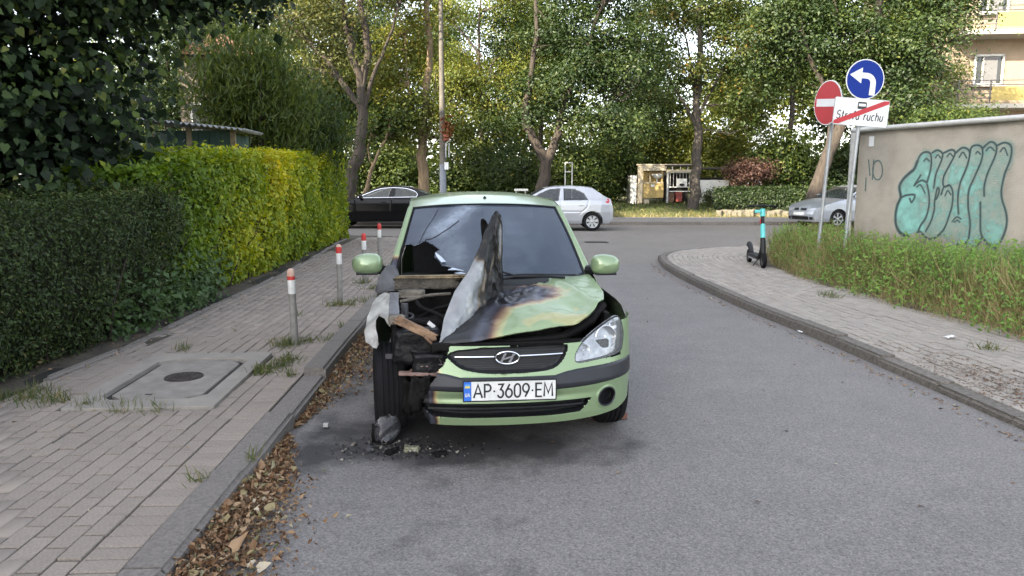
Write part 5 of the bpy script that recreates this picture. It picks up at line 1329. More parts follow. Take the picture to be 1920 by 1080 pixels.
# roof, rear and pillars
zr = lambda v: float(np.interp(v, [1.65, 2.0, 2.4, 2.9, 3.30, 3.44], [1.39, 1.445, 1.458, 1.443, 1.395, 1.345]))
s_ = np.linspace(-1, 1, 41); P = []
for t in np.linspace(0, 1, 40):
    row = []
    for q_ in s_:
        v = (1.735 - .105 * (1 - q_ * q_)) * (1 - t) + (3.44 + 0.05 * (1 - q_ * q_)) * t
        ve = 1.735 * (1 - t) + 3.44 * t; ze = zr(ve); h = float(hw_getz(np.array(ve), np.array(ze))) - 0.004
        row.append((h * q_, v, ze + (0.062 - 0.028 * (1 - t) ** 6) * (1 - abs(q_) ** 2.6) - 0.004))
    P.append(row)
roof = MB().grid(np.array(P)).build('roof', green, CAR, smooth=True)
MB().lathe([(.017, -.01), (.018, .006), (.010, .016), (.003, .024), (.001, .025)], Matrix.Translation((0.003, 1.80, 1.462)), 12).build('aerial_base', plastic, roof, smooth=True)
top_strip(CAR, [('rear_window', mat_glass_dark, [(3.45, 1.34, .02, -.05), (3.56, 1.17, .01, -.05), (3.68, .97, 0, -.05)]), ('tailgate', green, [(3.68, .97, 0, -.05), (3.76, .80, 0, -.05), (3.785, .62, 0, -.045)]), ('rear_bumper', green, [(3.785, .62, 0, -.045), (3.79, .45, 0, -.045), (3.70, .26, 0, -.04), (3.6, .215, 0, 0)])], hw_getz)
# windscreen: bottom and top edges, broken near the burnt corner
NS, NT = 120, 70
sg = np.linspace(-1, 1, NS); tg = np.linspace(0, 1, NT)
Sg, Tg = np.meshgrid(sg, tg, indexing='ij')
hole = [(-1.01, .40), (-.93, .43), (-.88, .40), (-.82, .42), (-.76, .47), (-.70, .43), (-.65, .40), (-.58, .345), (-.62, .31), (-.63, .25), (-.575, .20), (-.54, .15), (-.46, .13), (-.40, .09), (-.30, .05), (-.26, -.01), (-1.01, -.01)]
d, bx, bz = nearest(hole, Sg, Tg); m = d < 0.009; Sg[m] = bx[m]; Tg[m] = bz[m]; Sg = np.clip(Sg, -1, 1); Tg = np.clip(Tg, 0, 1)
def ws(s, t, o=0.0):
    ub = .675 * (1 - t) + .548 * t; u = ub * s
    vb = 1.15 - .22 * (1 - s * s); vt = 1.722 - .077 * (1 - s * s); zb = .930 + .018 * (1 - s * s); zt = 1.396 + .030 * (1 - s * s)
    v = vb * (1 - t) + vt * t - 0.035 * np.sin(PI * t) * 0.6 - o * 0.6; z = zb * (1 - t) + zt * t + 0.035 * np.sin(PI * t) * 0.5 + o * 0.8
    return np.stack([u, v, z], -1)
P = ws(Sg, Tg).reshape(-1, 3); F = gridF(NS, NT); cs = Sg.reshape(-1)[F].mean(1); ct = Tg.reshape(-1)[F].mean(1)
kp = ~inside(hole, cs, ct)
ss, tt = Sg.reshape(-1), Tg.reshape(-1); q3 = np.column_stack([ss, tt, tt * 0])
frost = np.clip(1.0 * np.exp(-((ss + .60 - (tt - .6) * .9) / .16) ** 2) * np.clip((tt - .45) * 6, 0, 1) + 0.55 * np.exp(-((ss + .42) / .22) ** 2 - ((tt - .30) / .22) ** 2) + 0.30 * np.exp(-((ss - .05) / .12) ** 2 - ((tt - .28) / .12) ** 2) + 0.25 * np.exp(-((ss - .3) / .2) ** 2 - ((tt - .5) / .25) ** 2) + 0.20 * nz(q3, 5, 31) + 0.04, 0, 1)
frost = frost * np.clip(1.1 - (ss + .2) * 0.4, 0.4, 1)
gm = bpy.data.materials.new('sooted_skyblue_windscreen'); gm.use_nodes = True
nt = gm.node_tree; N = nt.nodes; L = nt.links; b = N['Principled BSDF']
an = N.new('ShaderNodeAttribute'); an.attribute_name = 'burn'; tc = N.new('ShaderNodeTexCoord')
no = N.new('ShaderNodeTexNoise'); no.inputs['Scale'].default_value = 16; no.inputs['Detail'].default_value = 8; L.new(tc.outputs['Object'], no.inputs['Vector'])
vo = N.new('ShaderNodeTexVoronoi'); vo.inputs['Scale'].default_value = 90; L.new(tc.outputs['Object'], vo.inputs['Vector'])
mm = N.new('ShaderNodeMath'); mm.operation = 'MULTIPLY'; L.new(an.outputs['Fac'], mm.inputs[0]); L.new(no.outputs['Fac'], mm.inputs[1])
cr = N.new('ShaderNodeValToRGB'); cr.color_ramp.elements[0].color = (0.022, 0.034, 0.056, 1); cr.color_ramp.elements[1].position = 0.75; cr.color_ramp.elements[1].color = (0.20, 0.235, 0.29, 1)  # blue in the base colour stands in for reflected sky over the soot
L.new(mm.outputs[0], cr.inputs[0]); L.new(cr.outputs[0], b.inputs['Base Color'])
mr = N.new('ShaderNodeMapRange'); mr.inputs[3].default_value = 0.07; mr.inputs[4].default_value = 0.55; L.new(mm.outputs[0], mr.inputs[0]); L.new(mr.outputs[0], b.inputs['Roughness'])
ma = N.new('ShaderNodeMapRange'); ma.inputs[3].default_value = 0.80; ma.inputs[4].default_value = 0.99; L.new(an.outputs['Fac'], ma.inputs[0]); L.new(ma.outputs[0], b.inputs['Alpha'])
b.inputs['Specular IOR Level'].default_value = 0.75
take('windscreen', P, F[kp], gm, CAR, {'burn': frost}).modifiers.new('thickness', 'SOLIDIFY').thickness = 0.005
wsc = lambda s, t, o=0.004: Vector(ws(np.array(float(s)), np.array(float(t)), o))
edgep = [wsc(s, 1) for s in np.linspace(-1, 1, 20)] + [wsc(1, t) for t in np.linspace(1, 0, 12)]
MB().tube(edgep, 0.008, 6).build('windscreen_seal', plastic, CAR, smooth=True)
MB().tube([wsc(-1, t) for t in np.linspace(1, .05, 14)], [0.008] * 8 + [0.010 + 0.004 * (i % 2) for i in range(6)], 6).build('melted_seal', char, CAR, smooth=True)
mb = MB(); mb.tube([wsc(s, t) for s, t in catmull([(-.76, .47), (-.66, .50), (-.55, .58), (-.45, .66), (-.37, .74)], 5)], 0.0028, 5); mb.build('crack', plastic, CAR)
mb = MB(); mb.tube([wsc(s, t) for s, t in catmull([(-.82, .42), (-.78, .60), (-.70, .80), (-.66, .93)], 5)], 0.0018, 5); mb.build('crack', plastic, CAR)
shard = M('glass_shard', (0.42, 0.47, 0.55), 0.2, col2=(0.3, 0.34, 0.42), scale=20)
for k_, pts in enumerate(([(-.62, .30), (-.55, .24), (-.49, .17), (-.54, .16), (-.60, .23)], [(-.47, .085), (-.42, .105), (-.36, .085), (-.30, .06), (-.40, .065)], [(-.40, .05), (-.33, .055), (-.28, .03), (-.36, .022)])):
    Vs = [wsc(s, t, 0.010 + 0.004 * i % 3) for i, (s, t) in enumerate(pts)]
    MB().add(Vs + [v + Vector((0, .004, -.003)) for v in Vs], [tuple(range(5)) if len(pts) == 5 else tuple(range(4)), tuple(range(len(pts), 2 * len(pts)))[::-1]]).build('glass_shard', shard, CAR)
# A pillars
for sgn, m_ in ((1, green), (-1, burn_paint)):
    P = []; tt_ = np.linspace(-0.02, 1.0, 30)
    for t in tt_:
        a = np.array(wsc(sgn, max(t, 0), 0.0)); z = .94 + (1.402 - .94) * t; v = float(np.interp(z, [.93, 1.19, 1.402], [1.14, 1.45, 1.72])); h = float(hw_getz(np.array(v), np.array(z)))
        e = np.array((sgn * h, v, z)); row = [a * (1 - q_) + e * q_ + np.array((sgn * .006, -.012, .012)) * math.sin(PI * q_) for q_ in np.linspace(0, 1, 6)]
        P.append(row)
    P = np.array(P); V = P.reshape(-1, 3)
    bb = np.clip(1.0 - (V[:, 2] - .96) / 0.16 + 0.3 * nz(V, 12, 6), 0, 1) if sgn < 0 else np.zeros(len(V))
    F = gridF(30, 6); fast('windscreen_pillar', V, F if sgn < 0 else F[:, ::-1], m_, CAR, True, {'burn': bb})
# scuttle, wipers
MB().grid(np.array([[(u, 1.15 - .23 * (1 - (u / .68) ** 2) - dv, z) for u in np.linspace(-.02, .69, 24)] for dv, z in ((-0.01, .94), (.03, .925), (.075, .905), (.09, .87))])).build('scuttle', plastic, CAR, smooth=True)
mb = MB(); mb.tube([(.03, .885, .945), (.14, .885, .962), (.32, .93, .955), (.50, 1.00, .935)], 0.009, 6); mb.tube([(.04, .90, .968), (.2, .90, .975), (.40, .945, .965), (.58, 1.03, .95)], 0.006, 6); mb.build('wiper', plastic, CAR, smooth=True)
mb = MB(); mb.tube([(.18, .90, .955), (.05, .89, .995), (-.02, .90, 1.0)], 0.007, 6); mb.build('wiper', plastic, CAR, smooth=True)
# mirrors
for sgn, cx, cz in ((-1, -.862, 1.034), (1, .812, 1.010)):
    n_u, n_v = 28, 20; P = []
    for i in range(n_u):
        a = 2 * PI * i / n_u; row = []
        for j in range(n_v):
            f = j / (n_v - 1); r_ = math.sqrt(max(0, 1 - (1 - f) ** 2.6)) if f < 1 else 1.0
            ca, sa = math.cos(a), math.sin(a); x = abs(ca) ** 0.62 * math.copysign(1, ca); y = abs(sa) ** 0.72 * math.copysign(1, sa)
            tp = 1 - 0.16 * (x * sgn > 0) * abs(x) * (1 if y > 0 else 0.4)
            row.append((cx + .104 * x * r_, 1.12 - .085 * (1 - f), cz + .076 * y * r_ * tp))
        P.append(row)
    P.append(P[0]); mo = MB().grid(np.array(P), flip=True).build('mirror', green, CAR, smooth=True)
    rimp = [(cx + .09 * (abs(math.cos(a)) ** .62) * math.copysign(1, math.cos(a)), 1.121, cz + .064 * (abs(math.sin(a)) ** .72) * math.copysign(1, math.sin(a))) for a in np.linspace(0, 2 * PI, 28, endpoint=False)]
    MB().add(rimp, [tuple(range(28))]).build('mirror_glass', chrome, mo)
    MB().tube([(cx - sgn * .07, 1.11, cz - .035), (sgn * .70, 1.17, .965)], [0.032, 0.038], 8).build('mirror_arm', plastic if sgn > 0 else char, mo, smooth=True)
    MB().box((cx, 1.09, cz - .062), (.15, .06, .018), ch=.006).build('mirror_base', plastic, mo)
# wheels
wheel(CAR, (-.705, .665, .288), .288, .195, -1, char, 7, .62, 'steel').rotation_euler = (0, 0, R(6))
wheel(CAR, (.725, .68, .288), .288, .185, 1, alloy, 7)
wheel(CAR, (-.725, 3.135, .288), .288, .185, -1, alloy, 7)
wheel(CAR, (.725, 3.135, .288), .288, .185, 1, alloy, 7)
# cabin and underbody
mb = MB(); mb.box((0, 2.3, .24), (1.38, 2.6, .12)); mb.box((.1, .62, .24), (.90, .70, .10)); mb.box((0, 1.08, .55), (1.24, .06, .62)); mb.build('floor_pan', plastic, CAR)
mb = MB(); mb.box((0, 1.30, .80), (1.30, .40, .26), ch=.04); mb.box((.34, 1.28, .93), (.36, .26, .08), ch=.03); mb.build('dashboard', plastic, CAR)
mb = MB(); mb.lathe([(.175, -.012), (.185, 0), (.175, .012), (.165, 0), (.175, -.012)], Matrix.Translation((.34, 1.52, .90)) @ Matrix.Rotation(R(65), 4, 'X'), 28); mb.build('steering_wheel', plastic, CAR, smooth=True)
seat_m = M('seat_fabric', (0.035, 0.036, 0.04), 0.95, col2=(0.025, 0.025, 0.028), scale=30)
for u in (-.34, .34):
    mb = MB(); mb.box((u, 1.98, .52), (.48, .48, .16), ch=.05); mb.box((u, 2.26, .83), (.46, .14, .60), rx=R(-12), ch=.05); mb.box((u, 2.34, 1.20), (.26, .09, .17), ch=.04); mb.build('seat', seat_m, CAR)
mb = MB(); mb.box((0, 2.9, .52), (1.24, .46, .16), ch=.05); mb.box((0, 3.16, .80), (1.2, .14, .55), ch=.05); mb.build('rear_seat', seat_m, CAR)
# gutted engine bay
def lump(name, c, d, mat, seed, amp=0.18, parent=CAR, rz=0.0, sub=5):
    bm = bmesh.new(); bmesh.ops.create_cube(bm, size=1.0); bmesh.ops.subdivide_edges(bm, edges=bm.edges, cuts=sub, use_grid_fill=True)
    P = np.array([v.co for v in bm.verts]); n_ = nz(P + seed, 2.2, seed); n2_ = nz(P + seed, 6.5, seed + 1)
    for v, a, b_ in zip(bm.verts, n_, n2_): v.co *= (1 + amp * a + amp * .5 * b_)
    bmesh.ops.scale(bm, vec=d, verts=bm.verts); bmesh.ops.rotate(bm, matrix=Matrix.Rotation(rz, 3, 'Z'), verts=bm.verts)
    me = bpy.data.meshes.new(name); bm.to_mesh(me); bm.free(); me.materials.append(mat); me.polygons.foreach_set('use_smooth', np.ones(len(me.polygons), dtype=bool))
    o = link(bpy.data.objects.new(name, me), parent); o.location = c; return o
lump('engine_block', (.05, .62, .55), (.62, .42, .36), char, 2)
lump('battery_remains', (-.40, .72, .62), (.28, .24, .22), char, 3)
lump('air_box', (.38, .60, .66), (.28, .26, .20), char, 4)
lump('burnt_hoses', (-.25, .50, .66), (.24, .18, .10), char, 5, .3)
MB().box((0, 1.02, .62), (1.30, .03, .60)).build('bulkhead', char, CAR)
MB().box((-.66, .80, .50), (.03, .50, .60)).build('inner_wing', char, CAR); MB().box((.66, .70, .50), (.03, .60, .58)).build('inner_wing', char, CAR)
mb = MB(); mb.box((.10, .24, .635), (1.06, .07, .05), ch=.01); mb.box((.10, .30, .46), (1.0, .05, .34)); mb.build('radiator_panel', char, CAR)
mb = MB(); mb.tube([(.66, .52, .82), (.56, .42, .74), (.45, .36, .69), (.36, .30, .665), (.1, .25, .655), (-.34, .26, .63)], [.03, .035, .03, .025, .02, .02], 8); mb.build('slam_panel', char, CAR, smooth=True)
lump('scuttle_beam', (-.44, .92, .922), (.42, .05, .075), M('sooty_beam', (0.10, 0.088, 0.07), .85, col2=(.022, .02, .018), scale=11, bump=.6, detail=9), 6, .30, sub=9)
lump('scuttle_lip', (-.43, .90, .968), (.44, .05, .018), M('ash_pale', (0.30, 0.24, 0.15), 0.85, col2=(0.07, 0.05, 0.03), scale=12, bump=.5), 16, .35, sub=9)
MB().tube([tuple(p) for p in catmull([(-.63, .74, .828), (-.55, .75, .842), (-.45, .76, .862), (-.30, .76, .872)], 4)], [.011, .010, .010, .011, .012, .010, .011, .010, .010, .011, .010, .010, .010], 6).build('stay_rod', ash_m, CAR, smooth=True)
lump('crumpled_bracket', (-.56, .80, .868), (.16, .06, .05), ash_m, 7, .4)
lump('crossmember_end', (-.515, .26, .742), (.25, .06, .045), tan_m, 8, .32, sub=9).rotation_euler = (0, R(28), 0)
lump('strut_top', (-.64, .42, .77), (.09, .09, .05), ash_m, 9, .35)
lump('bolt_cover', (-.43, .33, .748), (.045, .022, .02), M('pale_plastic', (0.5, 0.5, 0.5), .6), 10, .2).rotation_euler = (0, R(40), 0)
lump('melted_headlamp', (-.53, .33, .625), (.25, .13, .20), M('melted_plastic', (0.005, 0.005, 0.006), 0.35, col2=(0.010, 0.010, 0.011), scale=9, bump=0.5, bscale=18, spec=0.15), 12, .22, sub=8)
lump('melted_washer_tank', (-.44, .27, .53), (.20, .10, .12), MATS['melted_plastic'], 13, .25)
mb = MB(); mb.box((-.655, .40, .545), (.11, .02, .03), ch=.005); mb.build('bumper_stay', char_grey, CAR)
mb = MB(); mb.box((-.50, .22, .478), (.25, .05, .018), ch=.004, ry=R(3)); mb.box((-.475, .24, .50), (.05, .04, .05), ch=.006); mb.build('bumper_bracket', M('scorched_pink', (0.27, 0.175, 0.15), .8, col2=(0.10, 0.06, 0.05), scale=16, bump=.4), CAR)
lump('burnt_bumper_core', (-.50, .24, .38), (.10, .10, .18), char, 14, .7, sub=9)
lump('burnt_liner', (-.57, .36, .32), (.07, .18, .20), char, 15, .6, sub=8)
MB().tube([(-.60 + .055 * math.cos(a), .70 + .055 * math.sin(a), .46 + .011 * a) for a in np.linspace(0, 9 * PI, 80)], .009, 6).build('suspension_spring', char_grey, CAR, smooth=True)
MB().tube([(-.60, .70, .40), (-.60, .70, .82)], .024, 8).build('suspension_strut', char_grey, CAR, smooth=True)
for k_, pts in enumerate(([(-.55, .85, .88), (-.50, .70, .80), (-.40, .60, .77), (-.30, .55, .72)], [(-.62, .60, .72), (-.52, .50, .74), (-.42, .52, .70), (-.36, .45, .64)], [(-.20, .95, .86), (-.28, .80, .80), (-.42, .78, .76), (-.56, .66, .70)], [(-.58, .45, .70), (-.50, .40, .66), (-.44, .36, .70), (-.36, .34, .66)])):
    MB().tube([tuple(q__) for q__ in catmull(pts, 5)], .013 + .004 * (k_ % 2), 8).build('burnt_hose', char, CAR, smooth=True)
rs = np.random.default_rng(9)
for k_ in range(16):
    p0 = np.array((-.60 + .22 * rs.random(), .20 + .1 * rs.random(), .26 + .40 * rs.random())); pts = [tuple(p0 + np.array((.05 * i, 0.02 * rs.normal(), .03 * rs.normal() - .008 * i))) for i in range(5)]
    MB().tube(pts, 0.006 + 0.004 * rs.random(), 5).build('burnt_wire', (char, char_grey, rust)[k_ % 3], CAR, smooth=True)
mb = MB()
for k_ in range(4): mb.tube([(-.385 + .02 * k_, .17, .575 - .012 * k_), (-.37 + .02 * k_, .165, .545 - .01 * k_)], 0.004, 5)
mb.build('torn_clips', chrome, CAR)

# ------------------------------------------------------------------ fire debris on the ground
LN = thing('fallen_headlamp', 'melted clear headlamp lens lying against the burnt front tyre', 'headlamp', (-0.80, 4.42, 0.0), R(20))
P = []
for i in range(22):
    f = i / 21; row = []
    for j in range(13):
        a = PI * (j / 12) - 0.1; w_ = 0.085 * math.sin(PI * min(1, f * 0.92 + 0.08)) ** 0.6
        row.append((w_ * math.cos(a) + 0.03 * f, -0.05 * math.sin(a) + 0.01 * math.sin(9 * f + j) * .6, 0.012 + 0.19 * f + 0.008 * math.sin(j * 2.1 + 5 * f)))
    P.append(row)
gl = M('melted_lens', (0.10, 0.10, 0.11), 0.10, col2=(0.02, 0.02, 0.022), scale=7, spec=0.5, bump=.2, bscale=12, alpha=0.45)
lo = MB().grid(np.array(P)).build('lens', gl, LN, smooth=True); lo.modifiers.new('thickness', 'SOLIDIFY').thickness = .004; lo.rotation_euler = (R(-16), R(14), 0)
lump('reflector_remains', (0.0, 0.03, 0.06), (0.10, 0.05, 0.10), char, 22, .3, LN)
for k_, (x, y, s, m_, lb) in enumerate(((-.60, 4.30, .07, M('melted_pale', (0.26, 0.26, 0.17), .7, col2=(0.07, 0.07, 0.05), scale=30, bump=.6), 'pale yellowish lump of melted plastic under the torn bumper end'), (-.72, 4.26, .06, char, 'small charred lump on the road beside the fallen headlamp'), (-.86, 4.30, .05, char_grey, 'small scorched fragment on the road by the burnt wheel'), (-.42, 4.22, .06, char, 'flat charred scrap on the road below the number plate end'), (-.97, 4.40, .03, ash_m, 'tiny ash-coloured fragment beside the gutter leaves'))):
    s *= .7; o = lump('debris', (x, y, s * .22), (s * 1.6, s, s * .6), m_, 30 + k_, .5, None, k_ * 1.1); tag(o, lb, 'debris', 'fire debris in front of the car')
rs = np.random.default_rng(15)
P = np.column_stack([-.65 + .22 * rs.normal(size=420), 4.33 + .10 * rs.normal(size=420), np.full(420, .004)])
V, F, t_ = leaves(P, rs.normal(size=P.shape) * .5 + np.array([0, 0, 1]), .010 + .018 * rs.random(420), rs, 'diamond', .7, .15)
tag(fast('cinders', V, F, leafmat('cinder', [(0, (.01, .01, .01)), (.7, (.03, .028, .026)), (1, (.22, .2, .17))], .02), attrs={'tint': t_}), 'black cinders and crumbs on the road by the burnt wheel', 'cinders', kind='stuff')
MB_b = MB().box((0, 0, .033), (.24, .10, .065), ch=.008); o = MB_b.build('brick', M('brick_red', (0.16, 0.075, 0.055), .9, col2=(0.10, .05, .04), scale=14, bump=.5), None); o.location = (0.66, 4.92, 0); o.rotation_euler = (0, 0, .2); o.scale = (1, 1, .6); tag(o, 'reddish brick wedged under the intact front tyre', 'brick')
# ================================================================== PARKED CARS
def taper(L): return lambda v: np.interp(v, [0, .06, .18, .5, 1.0, L - .9, L - .4, L - .1, L], [.70, .80, .90, .975, 1, 1, .97, .90, .80])
def parked(name, label, loc, rz, L, outline, hwz, arches, windows, grooves, paint, glass, prof, wr, rim, spokes, extras=(), cell=0.022, chrome_win=False):
    root = thing(name, label, 'car', loc, rz, 'cars parked beyond the junction')
    tp = taper(L); hw = lambda v, z: np.interp(z, hwz[0], hwz[1]) * tp(v)
    for sg in (1, -1): side_panel(root, sg, outline, hw, arches, windows, cell, paint, glass, grooves)
    top_strip(root, prof(paint, glass), hw)
    for (v, z, r_) in arches:
        for sg in (1, -1): wheel(root, (sg * (hwz[1][2] - 0.115), v, wr), wr, .195, sg, rim, spokes, .68, 'cover' if spokes == 7 else 'sport')
    mb = MB(); mb.box((0, L / 2, .30), (hwz[1][2] * 1.7, L - .6, .14)); mb.build('underbody', plastic, root)
    for u in (-.36, .36):
        mb = MB(); sv = windows[0][-1][0] + 0.55; mb.box((u, sv, .62), (.48, .5, .2), ch=.05); mb.box((u, sv + .28, .92), (.46, .14, .5), rx=R(-12), ch=.05); mb.box((u, sv + .36, 1.20), (.26, .09, .15), ch=.04); mb.build('seat', seat_m, root)
    for (nm, m_, poly, off) in extras:
        for sg in (1, -1):
            Vs = []
            for (v, z) in poly: Vs.append((sg * (float(hw(np.array(v), np.array(z))) + off), v, z))
            ce = np.mean(np.array(Vs), 0); ce[0] = sg * (float(hw(np.array(ce[1]), np.array(ce[2]))) + off + .004); n_ = len(Vs)
            MB().add(Vs + [tuple(ce)], [(i, (i + 1) % n_, n_) for i in range(n_)]).build(nm, m_, root, smooth=True)
    if chrome_win:
        w = np.array(windows[0][:4] + windows[1][1:5]); lo = [windows[0][0], windows[0][-1], windows[1][-1], windows[1][-2]]
        for sg in (1, -1):
            f = lambda p, o=.004: (sg * (float(hw(np.array(p[0]), np.array(p[1]))) + o), p[0], p[1])
            MB().tube([f(p) for p in catmull(w, 3)], .016, 6).build('chrome_trim', chrome, root, smooth=True); MB().tube([f(p) for p in lo], .013, 6).build('chrome_trim', chrome, root, smooth=True)
    # door mirrors and handles
    a = windows[0][0]
    for sg in (1, -1):
        h = float(hw(np.array(a[0]), np.array(a[1] - .04)))
        mb = MB(); mb.box((sg * (h + .10), a[0] + .12, a[1] + .02), (.18, .10, .13), ch=.035); mb.box((sg * (h + .02), a[0] + .14, a[1] - .03), (.08, .05, .04)); mb.build('door_mirror', paint, root)
        for v in (windows[0][-2][0] - .16, windows[1][-2][0] - .22):
            z = windows[0][-1][1] - .14; hh = float(hw(np.array(v), np.array(z))); MB().box((sg * (hh + .012), v, z), (.025, .16, .028), ch=.008).build('door_handle', paint, root)
    return root, hw
HZ = lambda w: ([.2, .32, .60, .85, .98, 1.05, 1.45], [w * .95, w * .985, w, w * .985, w * .95, w * .90, w * .70])
silver = M('silver_paint', (0.33, 0.34, 0.365), 0.32, 0.45, col2=(0.30, 0.31, 0.335), scale=2, coat=0.6)
silver2 = M('silver_paint_cool', (0.29, 0.31, 0.345), 0.32, 0.5, col2=(0.26, 0.28, 0.31), scale=2, coat=0.6)
blackp = M('black_paint', (0.0035, 0.0035, 0.004), 0.2, 0.0, col2=(0.003, 0.003, 0.0035), scale=2, coat=0.0, spec=0.2)
red_lens = M('red_lens', (0.42, 0.03, 0.04), 0.15, col2=(0.3, 0.02, 0.03), scale=20, coat=0.5)
glass_l = glassmat('car_glass_clear', (0.03, 0.035, 0.04), 0.62)
def pr_hatch(p, g): return [('front_bumper', p, [(.06, .22, 0, .05), (.0, .40, 0, .07), (.01, .55, 0, .07), (.08, .70, 0, .06)]), ('bonnet', p, [(.08, .70, 0, .06), (.35, .80, .02, .05), (.9, .91, .035, .04), (1.25, .95, .04, .04)]), ('windscreen', g, [(1.25, .95, .03, .10), (1.65, 1.16, .03, .10), (2.06, 1.375, .025, .08)]), ('roof', p, [(2.06, 1.375, .025, .08), (2.4, 1.43, .03, .02), (2.9, 1.44, .03, 0), (3.35, 1.415, .03, 0), (3.60, 1.385, .03, 0)]), ('rear_window', mat_glass_dark, [(3.60, 1.385, .028, 0), (3.85, 1.22, .02, -.03), (4.04, 1.09, .01, -.04)]), ('tailgate', p, [(4.04, 1.09, .01, -.04), (4.21, 1.02, 0, -.05), (4.26, .80, 0, -.05)]), ('rear_bumper', p, [(4.26, .80, 0, -.05), (4.295, .68, 0, -.05), (4.285, .40, 0, -.05), (4.15, .24, 0, -.03)])]
lac_out = [(.06, .22), (4.15, .24), (4.285, .40), (4.295, .68), (4.26, .80), (4.21, 1.02), (4.04, 1.09), (3.85, 1.22), (3.60, 1.385), (3.35, 1.415), (2.9, 1.44), (2.4, 1.43), (2.06, 1.375), (1.65, 1.16), (1.25, .95), (.9, .91), (.35, .80), (.08, .70), (.01, .55), (0, .40)]
lw1 = [(1.62, 1.05), (1.90, 1.22), (2.20, 1.345), (2.57, 1.375), (2.50, .975), (1.9, .965)]
lw2 = [(2.66, .98), (2.66, 1.375), (3.05, 1.355), (3.33, 1.22), (3.45, 1.02), (3.45, 1.0)]
parked('silver_hatchback', 'silver hatchback parked across the junction, tail to the grass', (-0.98, 25.25, 0), -PI / 2, 4.295, lac_out, HZ(.86), [(1.0, .30, .345), (3.60, .30, .345)], [lw1, lw2],
       [[(1.35, .92), (1.40, .5), (1.45, .24)], [(2.58, .97), (2.58, .24)], [(3.5, .98), (3.42, .75), (3.2, .55)], [(1.4, .62), (3.25, .62)]], silver, glass_l, pr_hatch, .300, alloy, 7,
       [('tail_light', red_lens, [(4.02, .93), (4.10, 1.05), (4.215, 1.0), (4.24, .90), (4.10, .885)], .006), ('headlight', lens_m, [(.10, .62), (.20, .74), (.55, .80), (.5, .70), (.3, .62)], .006)])
sd_out = [(.06, .22), (4.6, .24), (4.73, .42), (4.75, .65), (4.70, .90), (4.60, 1.02), (4.2, 1.05), (3.95, 1.14), (3.65, 1.29), (3.3, 1.40), (2.8, 1.445), (2.3, 1.405), (1.9, 1.25), (1.42, 1.00), (1.25, .94), (.6, .82), (.1, .68), (.01, .55), (0, .42)]
def pr_sedan(p, g): return [('front_bumper', p, [(.06, .22, 0, .05), (0, .42, 0, .07), (.01, .55, 0, .07), (.1, .68, 0, .06)]), ('bonnet', p, [(.1, .68, 0, .06), (.6, .82, .02, .05), (1.25, .94, .04, .04)]), ('windscreen', g, [(1.25, .94, .03, .10), (1.9, 1.25, .03, .10), (2.3, 1.405, .025, .08)]), ('roof', p, [(2.3, 1.405, .025, .08), (2.8, 1.445, .03, 0), (3.3, 1.40, .03, 0)]), ('rear_window', mat_glass_dark, [(3.3, 1.40, .03, 0), (3.65, 1.29, .025, 0), (4.2, 1.05, .02, -.04)]), ('boot', p, [(4.2, 1.05, .02, -.04), (4.6, 1.02, .02, -.05), (4.70, .90, 0, -.05), (4.75, .65, 0, -.05)]), ('rear_bumper', p, [(4.75, .65, 0, -.05), (4.73, .42, 0, -.05), (4.6, .24, 0, -.03)])]
parked('black_saloon', 'black saloon with bright chrome window surround, nose behind the hedge', (-6.84, 26.45, 0), -PI / 2, 4.75, sd_out, HZ(.90), [(.95, .32, .36), (3.72, .32, .36)],
       [[(1.58, 1.06), (1.96, 1.21), (2.32, 1.34), (2.72, 1.38), (2.62, 1.05), (1.75, 1.04)], [(2.80, 1.05), (2.86, 1.38), (3.22, 1.355), (3.52, 1.26), (3.62, 1.15), (3.58, 1.07)]],
       [[(1.45, .96), (1.5, .5), (1.55, .24)], [(2.72, 1.04), (2.70, .24)], [(3.66, 1.02), (3.5, .75), (3.3, .55)]], blackp, glassmat('car_glass_see', (0.03, 0.034, 0.032), 0.62), pr_sedan, .325, alloy, 9, (), 0.022, True)
gf_out = [(.06, .22), (4.05, .24), (4.18, .42), (4.20, .68), (4.12, .95), (4.0, 1.05), (3.78, 1.32), (3.55, 1.40), (2.8, 1.455), (2.3, 1.44), (2.0, 1.38), (1.2, .985), (.9, .935), (.3, .79), (.10, .70), (.01, .55), (0, .42)]
def pr_golf(p, g): return [('front_bumper', p, [(.06, .22, 0, .06), (0, .42, 0, .09), (.01, .55, 0, .09), (.10, .70, 0, .08)]), ('bonnet', p, [(.10, .70, 0, .08), (.3, .79, .02, .06), (.9, .935, .035, .04), (1.2, .985, .04, .04)]), ('windscreen', g, [(1.2, .985, .03, .10), (1.6, 1.19, .03, .10), (2.0, 1.38, .025, .08)]), ('roof', p, [(2.0, 1.38, .025, .08), (2.3, 1.44, .03, .02), (2.8, 1.455, .03, 0), (3.55, 1.40, .03, 0)]), ('rear_window', mat_glass_dark, [(3.55, 1.40, .03, 0), (3.78, 1.32, .02, 0), (4.0, 1.05, .01, -.03)]), ('tailgate', p, [(4.0, 1.05, .01, -.03), (4.12, .95, 0, -.04), (4.20, .68, 0, -.05), (4.18, .42, 0, -.05), (4.05, .24, 0, -.03)])]
